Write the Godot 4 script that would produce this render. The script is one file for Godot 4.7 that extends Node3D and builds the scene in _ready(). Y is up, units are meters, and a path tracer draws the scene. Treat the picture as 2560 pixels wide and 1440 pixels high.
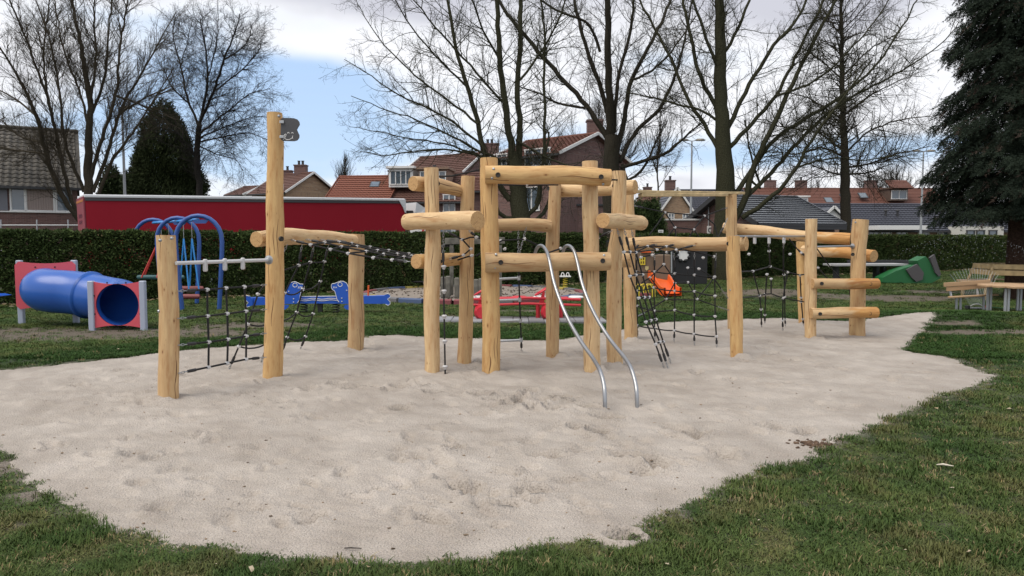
extends Node3D
# A playground on a cloudy spring day: log climbing frames in a sand pit, older play things on the lawn,
# a hedge, a parked lorry, bare trees and houses behind. Pixel positions (u, v) are those of a 2560 x 1440 picture.
const F := 1849.0
const EYE := 1.6
const PITCH := 0.0648

var rng := RandomNumberGenerator.new()
var M := {}
var origin_of := {}
var taken := {}


func _ready() -> void:
	rng.seed = 7
	make_view()
	make_materials()
	make_ground()
	make_hedge()
	make_houses()
	make_trees()
	make_conifers()
	make_lorry()
	make_street_things()
	make_log_frames()
	make_play_things()
	make_grass()


func ray(u: float, v: float) -> Vector3:
	var a := (u - 1280.0) / F
	var b := (720.0 - v) / F
	return Vector3(a, b * cos(PITCH) - sin(PITCH), -cos(PITCH) - b * sin(PITCH))


func on_y(u: float, v: float, y := 0.0) -> Vector3:
	var r := ray(u, v)
	return Vector3(0, EYE, 0) + r * ((y - EYE) / r.y)


func at_d(u: float, v: float, d: float) -> Vector3:
	var r := ray(u, v)
	return Vector3(0, EYE, 0) + r * (d / -r.z)


func lin(r: float, g: float, b: float, rough := 0.8, metal := 0.0) -> StandardMaterial3D:
	var m := StandardMaterial3D.new()
	m.albedo_color = Color(r, g, b).linear_to_srgb()
	m.roughness = rough
	m.metallic = metal
	return m


class MB:
	var v := PackedVector3Array()
	var n := PackedVector3Array()
	var t := PackedVector2Array()
	var c := PackedColorArray()
	var i := PackedInt32Array()
	var col := Color.WHITE

	func add(p: Vector3, nn: Vector3, uv := Vector2.ZERO) -> int:
		v.append(p)
		n.append(nn)
		t.append(uv)
		c.append(col)
		return v.size() - 1

	func tri(a: Vector3, b: Vector3, d: Vector3, out := Vector3.ZERO) -> void:
		var nn := (d - a).cross(b - a).normalized()
		var k := v.size()
		if out != Vector3.ZERO and nn.dot(out) < 0:
			nn = -nn
			add(a, nn)
			add(d, nn, Vector2(1, 1))
			add(b, nn, Vector2(1, 0))
		else:
			add(a, nn)
			add(b, nn, Vector2(1, 0))
			add(d, nn, Vector2(1, 1))
		i.append_array([k, k + 1, k + 2])

	# corners in order round the quad; out is a vector on the outer side
	func quad(a: Vector3, b: Vector3, d: Vector3, e: Vector3, out := Vector3.ZERO, s := Vector2.ZERO) -> void:
		var nn := (d - a).cross(b - a)
		if nn.length_squared() < 1e-14:
			nn = (e - a).cross(d - a)
		nn = nn.normalized()
		var k := v.size()
		var w := s.x if s.x > 0 else a.distance_to(b)
		var h := s.y if s.y > 0 else b.distance_to(d)
		var flip := out != Vector3.ZERO and nn.dot(out) < 0
		if flip:
			nn = -nn
		add(a, nn, Vector2(0, 0))
		add(b, nn, Vector2(w, 0))
		add(d, nn, Vector2(w, h))
		add(e, nn, Vector2(0, h))
		if flip:
			i.append_array([k, k + 2, k + 1, k, k + 3, k + 2])
		else:
			i.append_array([k, k + 1, k + 2, k, k + 2, k + 3])

	# a box with chamfered edges
	func box(at: Vector3, size: Vector3, basis := Basis.IDENTITY, bevel := -1.0) -> void:
		var h := size * 0.5
		var b := bevel if bevel >= 0 else minf(0.006, minf(h.x, minf(h.y, h.z)) * 0.3)
		var ax := [Vector3.RIGHT, Vector3.UP, Vector3.BACK]
		for k in 3:
			var p := (k + 1) % 3
			var q := (k + 2) % 3
			for s in [-1.0, 1.0]:
				var o: Vector3 = ax[k] * (h[k] * s)
				var x: Vector3 = ax[p] * (h[p] - b)
				var y: Vector3 = ax[q] * (h[q] - b)
				quad(at + basis * (o - x - y), at + basis * (o + x - y), at + basis * (o + x + y), at + basis * (o - x + y), basis * (ax[k] * s))
		if b <= 0.0:
			return
		for k in 3:
			var p := (k + 1) % 3
			var q := (k + 2) % 3
			for s1 in [-1.0, 1.0]:
				for s2 in [-1.0, 1.0]:
					var l: Vector3 = ax[k] * (h[k] - b)
					var e1: Vector3 = ax[p] * (h[p] * s1) + ax[q] * ((h[q] - b) * s2)
					var e2: Vector3 = ax[p] * ((h[p] - b) * s1) + ax[q] * (h[q] * s2)
					quad(at + basis * (e1 - l), at + basis * (e1 + l), at + basis * (e2 + l), at + basis * (e2 - l), basis * (ax[p] * s1 + ax[q] * s2))
		for sx in [-1.0, 1.0]:
			for sy in [-1.0, 1.0]:
				for sz in [-1.0, 1.0]:
					var g := Vector3(sx, sy, sz)
					var q0 := (h - Vector3(b, b, b)) * g
					tri(at + basis * (q0 + Vector3(b * sx, 0, 0)), at + basis * (q0 + Vector3(0, b * sy, 0)), at + basis * (q0 + Vector3(0, 0, b * sz)), basis * g)

	# a bar of square section from p to q
	func bar(p: Vector3, q: Vector3, w: float, h: float, up := Vector3.UP, bevel := -1.0) -> void:
		var z := (q - p).normalized()
		if absf(z.dot(up)) > 0.98:
			up = Vector3.RIGHT if absf(z.x) < 0.9 else Vector3.BACK
		var x := up.cross(z).normalized()
		box((p + q) * 0.5, Vector3(w, h, p.distance_to(q)), Basis(x, z.cross(x), z), bevel)

	func tube(pts: Array, rad: Array, sides := 8, caps := true, vs := 1.0, u0 := 0.0) -> void:
		var m := pts.size()
		var x := Vector3.ZERO
		var first := v.size()
		var along := 0.0
		var dirs := []
		for k in m:
			var d: Vector3 = pts[mini(k + 1, m - 1)] - pts[maxi(k - 1, 0)]
			dirs.append(d.normalized())
		for k in m:
			var d: Vector3 = dirs[k]
			if k == 0:
				x = d.cross(Vector3.UP if absf(d.y) < 0.9 else Vector3.RIGHT).normalized()
			else:
				x = (x - d * x.dot(d)).normalized()
				along += (pts[k] as Vector3).distance_to(pts[k - 1])
			var y := d.cross(x)
			for s in sides + 1:
				var a := TAU * s / sides
				var o := x * cos(a) + y * sin(a)
				add(pts[k] + o * float(rad[k]), o, Vector2(float(s) / sides + u0, along * vs + u0 * 0.7))
		for k in m - 1:
			for s in sides:
				var a := first + k * (sides + 1) + s
				var b := a + sides + 1
				i.append_array([a, b, a + 1, a + 1, b, b + 1])
		if caps:
			for e in [0, m - 1]:
				var sg := -1.0 if e == 0 else 1.0
				var nn: Vector3 = dirs[e] * sg
				var mid := add(pts[e], nn, Vector2(0.5, 0.5))
				var k0 := v.size()
				for s in sides + 1:
					var q := first + int(e) * (sides + 1) + s
					add(v[q], nn, Vector2(0.5, 0.5) + Vector2(cos(TAU * s / sides), sin(TAU * s / sides)) * 0.5)
				for s in sides:
					if e == 0:
						i.append_array([mid, k0 + s, k0 + s + 1])
					else:
						i.append_array([mid, k0 + s + 1, k0 + s])

	func rod(p: Vector3, q: Vector3, r: float, sides := 8, caps := true) -> void:
		tube([p, q], [r, r], sides, caps)

	# profile: Vector2(radius, height) from the bottom up, turned about the y axis of xf
	func lathe(profile: Array, sides: int, xf := Transform3D.IDENTITY) -> void:
		var first := v.size()
		var m := profile.size()
		for k in m:
			var tg: Vector2 = (profile[mini(k + 1, m - 1)] - profile[maxi(k - 1, 0)])
			var nr := Vector2(tg.y, -tg.x).normalized()
			for s in sides + 1:
				var a := TAU * s / sides
				var o := Vector3(cos(a), 0, sin(a))
				add(xf * (o * profile[k].x + Vector3(0, profile[k].y, 0)), (xf.basis * (o * nr.x + Vector3(0, nr.y, 0))).normalized(), Vector2(float(s) / sides, float(k) / (m - 1)))
		for k in m - 1:
			for s in sides:
				var a := first + k * (sides + 1) + s
				var b := a + sides + 1
				i.append_array([a, a + 1, b, a + 1, b + 1, b])

	func ball(at: Vector3, r: float, seg := 8, sq := Vector3.ONE) -> void:
		var pr := []
		for k in seg + 1:
			var a := PI * k / seg
			pr.append(Vector2(sin(a) * r, -cos(a) * r))
		lathe(pr, seg + 2, Transform3D(Basis.from_scale(sq), at))

	func ring(at: Vector3, r: float, w: float, basis := Basis.IDENTITY, seg := 20, sides := 6) -> void:
		var p := []
		var q := []
		for k in seg + 1:
			p.append(at + basis * Vector3(cos(TAU * k / seg) * r, 0, sin(TAU * k / seg) * r))
			q.append(w)
		tube(p, q, sides, false)

	# a polygon in the xy plane of xf, extruded along its z by depth (centred)
	func slab(poly: PackedVector2Array, depth: float, xf := Transform3D.IDENTITY, inset := 0.0) -> void:
		var tr := Geometry2D.triangulate_polygon(poly)
		for s in [-0.5, 0.5]:
			var nn := (xf.basis * Vector3(0, 0, s)).normalized()
			var k := v.size()
			for p in poly:
				add(xf * Vector3(p.x, p.y, depth * s), nn, p)
			for q in range(0, tr.size(), 3):
				var a := v[k + tr[q]]
				var b := v[k + tr[q + 1]]
				var d := v[k + tr[q + 2]]
				if (d - a).cross(b - a).dot(nn) >= 0:
					i.append_array([k + tr[q], k + tr[q + 1], k + tr[q + 2]])
				else:
					i.append_array([k + tr[q], k + tr[q + 2], k + tr[q + 1]])
		var area := 0.0
		for k in poly.size():
			area += poly[k].cross(poly[(k + 1) % poly.size()])
		for k in poly.size():
			var a := poly[k]
			var b := poly[(k + 1) % poly.size()]
			var o := Vector2(b.y - a.y, a.x - b.x) * signf(area)
			quad(xf * Vector3(a.x, a.y, -depth / 2), xf * Vector3(b.x, b.y, -depth / 2), xf * Vector3(b.x, b.y, depth / 2), xf * Vector3(a.x, a.y, depth / 2), xf.basis * Vector3(o.x, o.y, 0))

	func arrays(off: Vector3) -> Array:
		var a := []
		a.resize(Mesh.ARRAY_MAX)
		var w := v
		if off != Vector3.ZERO:
			w = v.duplicate()
			for k in w.size():
				w[k] -= off
		a[Mesh.ARRAY_VERTEX] = w
		a[Mesh.ARRAY_NORMAL] = n
		a[Mesh.ARRAY_TEX_UV] = t
		a[Mesh.ARRAY_COLOR] = c
		a[Mesh.ARRAY_INDEX] = i
		return a


func mb() -> MB:
	return MB.new()


func numbered(called: String) -> String:
	taken[called] = taken.get(called, -1) + 1
	return called if taken[called] == 0 else "%s_%03d" % [called, taken[called]]


func tag(o: Node, label: String, category: String, group := "") -> Node:
	o.set_meta("label", label)
	o.set_meta("category", category)
	if group:
		o.set_meta("group", group)
	return o


func thing(called: String, label: String, category: String, at := Vector3.ZERO, group := "") -> Node3D:
	var o := Node3D.new()
	o.name = numbered(called)
	add_child(o)
	o.position = at
	origin_of[o] = at
	tag(o, label, category, group)
	return o


# a part without a mesh of its own (a net), at the origin of its thing
func part_node(called: String, parent: Node3D) -> Node3D:
	var o := Node3D.new()
	o.name = called
	parent.add_child(o, true)
	origin_of[o] = origin_of[parent]
	return o


# commits a builder (or several, with a material each) as one mesh; the builder's points are in world axes
func put(called: String, b: Variant, m: Variant, parent: Node3D = null, at := Vector3.ZERO) -> MeshInstance3D:
	var o := MeshInstance3D.new()
	var mesh := ArrayMesh.new()
	var off: Vector3 = origin_of[parent] if parent else at
	var bs: Array = b if b is Array else [b]
	var ms: Array = m if m is Array else [m]
	for k in bs.size():
		mesh.add_surface_from_arrays(Mesh.PRIMITIVE_TRIANGLES, (bs[k] as MB).arrays(off))
		mesh.surface_set_material(k, ms[k])
	o.mesh = mesh
	if parent:
		o.name = called
		parent.add_child(o, true)
	else:
		o.name = numbered(called)
		o.position = at
		add_child(o)
	origin_of[o] = off
	return o


# a copy of a shared mesh as a part
func place(called: String, mesh: Mesh, xf: Transform3D, parent: Node3D) -> MeshInstance3D:
	var o := MeshInstance3D.new()
	o.mesh = mesh
	o.name = called
	parent.add_child(o, true)
	o.transform = Transform3D(xf.basis, xf.origin - origin_of[parent])
	origin_of[o] = origin_of[parent]
	return o


func as_mesh(b: MB, m: Material) -> ArrayMesh:
	var mesh := ArrayMesh.new()
	mesh.add_surface_from_arrays(Mesh.PRIMITIVE_TRIANGLES, b.arrays(Vector3.ZERO))
	mesh.surface_set_material(0, m)
	return mesh


func structure(o: Node) -> Node:
	o.set_meta("kind", "structure")
	return o


func stuff(o: Node) -> Node:
	o.set_meta("kind", "stuff")
	return o


func many(called: String, mesh: Mesh, xfs: Array, cols: Array, parent: Node3D = null) -> MultiMeshInstance3D:
	var mm := MultiMesh.new()
	mm.transform_format = MultiMesh.TRANSFORM_3D
	mm.use_colors = cols.size() > 0
	mm.mesh = mesh
	mm.instance_count = xfs.size()
	for k in xfs.size():
		mm.set_instance_transform(k, xfs[k])
		if cols.size() > 0:
			mm.set_instance_color(k, cols[k])
	var o := MultiMeshInstance3D.new()
	o.multimesh = mm
	if parent:
		o.name = called
		parent.add_child(o, true)
	else:
		o.name = numbered(called)
		add_child(o)
	o.set_meta("kind", "stuff")
	return o


func noise(seed_: int, freq: float, octaves := 3) -> FastNoiseLite:
	var f := FastNoiseLite.new()
	f.seed = seed_
	f.noise_type = FastNoiseLite.TYPE_SIMPLEX_SMOOTH
	f.frequency = freq
	f.fractal_octaves = octaves
	return f


func picture(w: int, h: int, f: Callable) -> ImageTexture:
	var data := PackedByteArray()
	data.resize(w * h * 3)
	var k := 0
	for y in h:
		for x in w:
			var q: Color = f.call(float(x) / w, float(y) / h)
			data[k] = int(clampf(q.r, 0, 1) * 255)
			data[k + 1] = int(clampf(q.g, 0, 1) * 255)
			data[k + 2] = int(clampf(q.b, 0, 1) * 255)
			k += 3
	return ImageTexture.create_from_image(Image.create_from_data(w, h, false, Image.FORMAT_RGB8, data))


func make_view() -> void:
	var cam := Camera3D.new()
	cam.name = "camera"
	cam.fov = rad_to_deg(2.0 * atan(720.0 / F))
	cam.position = Vector3(0, EYE, 0)
	cam.rotation.x = -PITCH
	cam.far = 2000.0
	cam.near = 0.05
	add_child(cam)
	var sun := DirectionalLight3D.new()
	sun.name = "sun"
	sun.light_energy = 0.5
	sun.light_angular_distance = 40.0
	sun.light_color = Color(1.0, 0.96, 0.9)
	sun.shadow_enabled = true
	add_child(sun)
	sun.look_at_from_position(Vector3(-6, 12, 4), Vector3.ZERO)
	var e := Environment.new()
	e.background_mode = Environment.BG_SKY
	e.tonemap_mode = Environment.TONE_MAPPER_LINEAR
	e.tonemap_exposure = 1.6
	e.sdfgi_enabled = true
	e.ssao_enabled = true
	e.ssil_enabled = true
	var sky := Sky.new()
	var pm := PanoramaSkyMaterial.new()
	pm.panorama = sky_picture()
	sky.sky_material = pm
	e.sky = sky
	e.background_energy_multiplier = 1.0
	var we := WorldEnvironment.new()
	we.name = "air"
	we.environment = e
	add_child(we)


# broken cloud over blue, in equal steps of direction; the same kind of sky goes on all round
func sky_picture() -> ImageTexture:
	var w := 2048
	var h := 1024
	var big := noise(11, 1.1, 4)
	var mid := noise(12, 3.0, 5)
	var im := Image.create(w, h, false, Image.FORMAT_RGB8)
	im.fill(Color(0.55, 0.54, 0.53))
	var data := im.get_data()
	# cloud banks and gaps, [azimuth, elevation, half width, half height in degrees, cloud, darkness]
	var banks := [[-14.0, 10.0, 7.5, 4.2, -1.15, -0.2], [-22.0, 9.0, 10.0, 5.5, -0.9, -0.3], [-17.0, 5.0, 8.0, 1.6, -0.2, -0.4], [-17.0, 17.5, 16.0, 3.2, 0.5, 0.75], [-15.5, 13.8, 6.0, 1.2, 0.6, -0.5], [22.0, 6.3, 13.0, 1.0, -1.3, -0.3], [20.0, 9.5, 14.0, 2.8, 0.5, -0.6], [0.0, 12.0, 9.0, 5.0, 0.35, -0.35], [2.0, 7.0, 10.0, 1.8, -0.8, -0.3], [4.0, 18.0, 12.0, 3.0, 0.4, 0.5], [23.0, 17.0, 12.0, 3.5, 0.4, 0.55], [18.0, 4.0, 14.0, 0.8, 0.6, -0.3], [-34.0, 16.0, 8.0, 4.0, 0.4, 0.2]]
	for y in 530:
		var el := PI * (0.5 - (y + 0.5) / h)
		var ce := cos(el)
		var se := sin(el)
		var k := 1.0 / (maxf(se, 0.0) + 0.16)
		var eld := rad_to_deg(el)
		for x in w:
			var az := wrapf(TAU * (x + 0.5) / w, -PI, PI)
			var dx := sin(az) * ce * k
			var dz := -cos(az) * ce * k
			var n2 := mid.get_noise_2d(dx * 0.5, dz * 0.5 + 5.0)
			var b := 0.22 + big.get_noise_2d(dx * 0.5 + 3.1, dz * 0.5) * 0.55 + n2 * 0.55
			var dk := 0.32 + 0.9 * mid.get_noise_2d(dx * 0.36 + 9.0, dz * 0.36)
			var azd := rad_to_deg(az)
			if absf(azd) < 70.0 and eld < 35.0:
				for q in banks:
					var e1: float = (azd - q[0]) / q[2]
					var e2: float = (eld - q[1]) / q[3]
					var e := e1 * e1 + e2 * e2
					if e < 5.0:
						var g := exp(-e)
						b += q[4] * g
						dk += q[5] * g
			var cover := smoothstep(-0.80, 0.35, b)
			var thick := clampf(smoothstep(0.1, 0.95, dk) * smoothstep(0.05, 0.6, b), 0.0, 1.0)
			var up := clampf(se, 0.0, 1.0)
			var blue := Color(0.69, 0.77, 0.845).lerp(Color(0.41, 0.54, 0.75), pow(up, 0.75))
			var q2 := blue.lerp(Color(0.82, 0.825, 0.84).lerp(Color(0.68, 0.685, 0.72), thick), cover)
			q2 = q2.lerp(Color(0.80, 0.81, 0.83), exp(-maxf(se, 0.0) * 24.0) * 0.5)
			var o := (y * w + x) * 3
			data[o] = int(clampf(q2.r, 0, 1) * 255)
			data[o + 1] = int(clampf(q2.g, 0, 1) * 255)
			data[o + 2] = int(clampf(q2.b, 0, 1) * 255)
	return ImageTexture.create_from_image(Image.create_from_data(w, h, false, Image.FORMAT_RGB8, data))


func fine_noise(seed_: int, freq: float, lo: Color, hi: Color, size := 512, octaves := 4) -> NoiseTexture2D:
	var t := NoiseTexture2D.new()
	t.width = size
	t.height = size
	t.seamless = true
	t.noise = noise(seed_, freq, octaves)
	var g := Gradient.new()
	g.set_color(0, lo)
	g.set_color(1, hi)
	t.color_ramp = g
	return t


func relief(seed_: int, freq: float, strength: float, size := 512, octaves := 4) -> NoiseTexture2D:
	var t := NoiseTexture2D.new()
	t.width = size
	t.height = size
	t.seamless = true
	t.noise = noise(seed_, freq, octaves)
	t.as_normal_map = true
	t.bump_strength = strength
	return t


func tri_mat(m: StandardMaterial3D, scale: float) -> StandardMaterial3D:
	m.uv1_triplanar = true
	m.uv1_world_triplanar = true
	m.uv1_scale = Vector3.ONE * scale
	return m


func make_materials() -> void:
	# peeled round wood: long grain, brownish flecks, a few knots and drying cracks
	var ga := noise(21, 1.0, 3)
	var gb := noise(22, 1.0, 4)
	var gc := noise(23, 1.0, 2)
	var knots := []
	rng.seed = 99
	for k in 9:
		knots.append([rng.randf(), rng.randf(), rng.randf_range(0.005, 0.010)])
	var cracks := []
	for k in 12:
		cracks.append([rng.randf(), rng.randf(), rng.randf_range(0.08, 0.3)])
	var wood_pic := func(x: float, y: float) -> Color:
		var f := clampf((y - 0.8) / 0.2, 0, 1)
		var cx := cos(TAU * x)
		var cy := sin(TAU * x)
		var g := lerpf(ga.get_noise_3d(cx * 9, cy * 9, y * 9), ga.get_noise_3d(cx * 9, cy * 9, (y - 1) * 9), f)
		var b := lerpf(gb.get_noise_3d(cx * 1.6, cy * 1.6, y * 7 + 40), gb.get_noise_3d(cx * 1.6, cy * 1.6, (y - 1) * 7 + 40), f)
		var s := lerpf(gc.get_noise_3d(cx * 4, cy * 4, y * 26 + 80), gc.get_noise_3d(cx * 4, cy * 4, (y - 1) * 26 + 80), f)
		var q := Color(0.800, 0.685, 0.525)
		q = q.lerp(Color(0.745, 0.605, 0.430), clampf(g * 0.55 + 0.25, 0, 1))
		q = q.lerp(Color(0.665, 0.495, 0.325), smoothstep(0.1, 0.6, b) * 0.6)
		q = q.lerp(Color(0.87, 0.765, 0.58), smoothstep(0.05, 0.5, -b) * 0.55)
		q = q.lerp(Color(0.55, 0.41, 0.27), smoothstep(0.5, 0.85, s) * 0.45)
		for k in knots:
			var dx: float = x - k[0]
			dx -= roundf(dx)
			var d: float = Vector2(dx * 0.62, (y - k[1]) * 1.3).length() / k[2]
			if d < 2.2:
				q = q.lerp(Color(0.36, 0.24, 0.15), (1.0 - smoothstep(0.5, 1.0, d)) * 0.8)
				q = q.lerp(Color(0.60, 0.43, 0.26), (1.0 - smoothstep(1.0, 2.2, d)) * 0.35)
		for k in cracks:
			var e: float = (y - k[1]) / k[2]
			if e > 0 and e < 1:
				var dx: float = x - k[0] - 0.012 * sin(y * 40)
				dx -= roundf(dx)
				var wdt: float = 0.006 * sin(PI * e)
				q = q.lerp(Color(0.42, 0.30, 0.19), 1.0 - smoothstep(wdt * 0.5, wdt + 0.003, absf(dx)))
		return q
	M.log = lin(1, 1, 1, 0.72)
	M.log.vertex_color_use_as_albedo = true
	M.log.albedo_texture = picture(256, 768, wood_pic)
	M.log.uv1_scale = Vector3(1, 0.385, 1)
	M.logs = [M.log]
	for c in [Color(0.95, 0.93, 0.90), Color(0.98, 0.94, 0.85), Color(0.90, 0.885, 0.87), Color(1.0, 1.0, 1.0)]:
		var m: StandardMaterial3D = M.log.duplicate()
		m.albedo_color = c
		M.logs.append(m)
	var end_pic := func(x: float, y: float) -> Color:
		var p := Vector2(x - 0.5, y - 0.5)
		var r := p.length() * 2.0 + 0.05 * ga.get_noise_2d(x * 6, y * 6)
		var q := Color(0.80, 0.665, 0.475).lerp(Color(0.69, 0.53, 0.35), 0.5 + 0.5 * sin(r * 58.0 + gb.get_noise_2d(x * 3, y * 3) * 3.0))
		q = q.lerp(Color(0.60, 0.45, 0.29), clampf(gb.get_noise_2d(x * 5 + 9, y * 5) * 0.8, 0, 0.6))
		var a := p.angle()
		if absf(wrapf(a - 0.7, -PI, PI)) < 0.03 / maxf(r, 0.1) * 0.4 and r < 0.8:
			q = Color(0.32, 0.21, 0.13)
		return q
	M.log_end = lin(1, 1, 1, 0.85)
	M.log_end.albedo_texture = picture(192, 192, end_pic)
	M.plank = lin(0.66, 0.50, 0.27, 0.8)
	M.plank.albedo_texture = fine_noise(31, 0.02, Color(0.75, 0.75, 0.75), Color(1, 1, 1), 256)
	M.rope = lin(0.012, 0.012, 0.013, 0.85)
	M.sleeve = lin(0.018, 0.017, 0.019, 0.55)
	M.white_plastic = lin(0.52, 0.52, 0.53, 0.4)
	M.steel = lin(0.36, 0.37, 0.385, 0.36, 0.9)
	M.zinc = lin(0.42, 0.44, 0.46, 0.5, 0.6)
	M.cap = lin(0.02, 0.017, 0.014, 0.6)
	M.slate = lin(0.055, 0.056, 0.062, 0.55)
	M.white = lin(0.75, 0.75, 0.74, 0.5)
	# sand: grains and darker crumbs
	M.sand = lin(1, 1, 1, 0.95)
	M.sand.vertex_color_use_as_albedo = true
	M.sand.albedo_texture = fine_noise(41, 0.16, Color(0.70, 0.68, 0.66), Color(1, 1, 1), 512, 5)
	M.sand.normal_enabled = true
	M.sand.normal_texture = relief(42, 0.09, 7.0, 512, 5)
	M.sand.normal_scale = 1.0
	tri_mat(M.sand, 1.1)
	M.lawn = lin(1, 1, 1, 0.95)
	M.lawn.vertex_color_use_as_albedo = true
	M.lawn.albedo_texture = fine_noise(43, 0.12, Color(0.55, 0.55, 0.55), Color(1, 1, 1), 512, 5)
	M.lawn.normal_enabled = true
	M.lawn.normal_texture = relief(44, 0.12, 10.0)
	tri_mat(M.lawn, 0.9)
	M.blade = lin(1, 1, 1, 0.75)
	M.blade.vertex_color_use_as_albedo = true
	M.blade.backlight_enabled = true
	M.blade.backlight = Color(0.25, 0.3, 0.1)
	M.leaf = lin(1, 1, 1, 0.7)
	M.leaf.vertex_color_use_as_albedo = true
	M.leaf.metallic_specular = 0.2
	M.blade.metallic_specular = 0.2
	M.bark = lin(1, 1, 1, 0.9)
	M.bark.metallic_specular = 0.2
	M.bark.vertex_color_use_as_albedo = true
	M.bark.albedo_texture = fine_noise(45, 0.05, Color(0.55, 0.55, 0.55), Color(1, 1, 1), 256)
	tri_mat(M.bark, 1.2)
	M.twig = lin(0.034, 0.030, 0.026, 0.9)
	M.glass = lin(0.10, 0.13, 0.16, 0.06, 0.0)
	M.glass.metallic_specular = 0.9
	M.red = lin(0.52, 0.045, 0.06, 0.4)
	M.blue = lin(0.025, 0.10, 0.50, 0.35)
	M.brown = lin(0.085, 0.055, 0.04, 0.8)


# ---- ground ----
var sdf := PackedFloat32Array()
const SX0 := -13.0
const SZ0 := -18.0
const SC := 0.12
const SW := 230
const SH := 140
var terr_a: FastNoiseLite
var terr_b: FastNoiseLite
var patch_a: FastNoiseLite
var patch_b: FastNoiseLite
var blobs := []
var mound_at := []

const SAND_EDGE := [[0, 922], [150, 908], [300, 893], [395, 880], [520, 868], [640, 860], [760, 852], [870, 850], [930, 838], [1000, 836], [1060, 838], [1130, 842], [1210, 842], [1300, 846], [1370, 848], [1420, 843], [1470, 832], [1520, 826], [1590, 815], [1660, 802], [1720, 800], [1800, 800], [1860, 797], [1960, 797], [2050, 803], [2130, 806], [2200, 802], [2290, 796], [2350, 795], [2330, 808], [2290, 840], [2262, 875], [2300, 882], [2370, 890], [2420, 912], [2495, 940], [2470, 960], [2400, 985], [2330, 1000], [2240, 1035], [2140, 1075], [2060, 1100], [2030, 1110], [2065, 1130], [2000, 1140], [1900, 1165], [1800, 1215], [1700, 1265], [1630, 1305], [1600, 1322], [1620, 1338], [1560, 1366], [1500, 1366], [1470, 1345], [1400, 1355], [1200, 1392], [1050, 1405], [900, 1402], [750, 1388], [600, 1372], [450, 1352], [320, 1322], [240, 1298], [170, 1255], [100, 1215], [60, 1190], [40, 1150], [0, 1120], [-150, 1060], [-400, 1000], [-300, 950], [-100, 930]]


func make_sdf() -> void:
	var poly := PackedVector2Array()
	for p in SAND_EDGE:
		var q := on_y(p[0], p[1])
		poly.append(Vector2(q.x, q.z))
	sdf.resize(SW * SH)
	var m := poly.size()
	for j in SH:
		for k in SW:
			var p := Vector2(SX0 + k * SC, SZ0 + j * SC)
			var best := 1e9
			for s in m:
				var q := Geometry2D.get_closest_point_to_segment(p, poly[s], poly[(s + 1) % m])
				best = minf(best, p.distance_squared_to(q))
			sdf[j * SW + k] = sqrt(best) * (1.0 if Geometry2D.is_point_in_polygon(p, poly) else -1.0)


func sand_in(x: float, z: float) -> float:
	var a := clampf((x - SX0) / SC, 0.0, SW - 1.001)
	var b := clampf((z - SZ0) / SC, 0.0, SH - 1.001)
	var k := int(a)
	var j := int(b)
	var fa := a - k
	var fb := b - j
	var o := j * SW + k
	var d := lerpf(lerpf(sdf[o], sdf[o + 1], fa), lerpf(sdf[o + SW], sdf[o + SW + 1], fa), fb)
	return d + terr_b.get_noise_2d(x * 3.0, z * 3.0) * 0.07 + terr_b.get_noise_2d(x * 14.0, z * 14.0) * 0.05


func terrain(x: float, z: float) -> float:
	var y := terr_a.get_noise_2d(x, z) * 0.03 - 0.01
	for m in mound_at:
		var dx: float = (x - m[0]) / m[2]
		var dz: float = (z - m[1]) / m[3]
		var q := dx * dx + dz * dz
		if q < 6.0:
			y += m[4] * exp(-q)
	# beyond the hedge the street lies a little lower
	var s := -z - (27.5 + 0.58 * x)
	y -= 0.5 * smoothstep(0.0, 5.0, s)
	return y


func lawn_y(x: float, z: float, s: float) -> float:
	return terrain(x, z) - 0.10 * smoothstep(-0.04, 0.22, s)


# how bare the lawn is here: 0 grass, 1 soil
func bare(x: float, z: float) -> float:
	var d := 0.0
	for m in blobs:
		var dx: float = (x - m[0]) / m[2]
		var dz: float = (z - m[1]) / m[3]
		d = maxf(d, m[4] * (1.25 - sqrt(dx * dx + dz * dz)))
	d += patch_b.get_noise_2d(x * 2.2, z * 2.2) * 0.5
	return smoothstep(0.12, 0.5, d)


func grass_tone(x: float, z: float) -> Color:
	var a := patch_a.get_noise_2d(x, z)
	var b := patch_b.get_noise_2d(x, z)
	var q := Color(0.046, 0.086, 0.026).lerp(Color(0.092, 0.126, 0.042), clampf(a * 0.9 + 0.45, 0, 1))
	q = q.lerp(Color(0.165, 0.148, 0.070), smoothstep(0.08, 0.5, b) * 0.5)
	# freshly laid turf round the sand is a darker, even green
	var s := sand_in(x, z)
	if z < -9.5 and s < 0:
		q = q.lerp(Color(0.036, 0.074, 0.020), 1.0 - smoothstep(0.9, 1.5, -s + 0.15 * b))
	return q


func steps(from: float, to: float, f: Callable) -> Array:
	var a := [from]
	var x := from
	while x < to:
		x = minf(x + f.call(x), to)
		a.append(x)
	return a


func sheet(xs: Array, zs: Array, height: Callable, tint: Callable) -> MB:
	var b := mb()
	var w := xs.size()
	for z in zs:
		for x in xs:
			b.v.append(Vector3(x, height.call(x, z), z))
			b.c.append(tint.call(x, z))
	for j in zs.size():
		for k in w:
			var o := j * w + k
			var dx := b.v[j * w + mini(k + 1, w - 1)] - b.v[j * w + maxi(k - 1, 0)]
			var dz := b.v[mini(j + 1, zs.size() - 1) * w + k] - b.v[maxi(j - 1, 0) * w + k]
			var nn := dz.cross(dx).normalized()
			b.n.append(nn if nn.y > 0 else -nn)
			b.t.append(Vector2(b.v[o].x, b.v[o].z))
	for j in zs.size() - 1:
		for k in w - 1:
			var o := j * w + k
			b.i.append_array([o, o + 1, o + w + 1, o, o + w + 1, o + w])
	return b


var prints := []
var grit: FastNoiseLite


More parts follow.
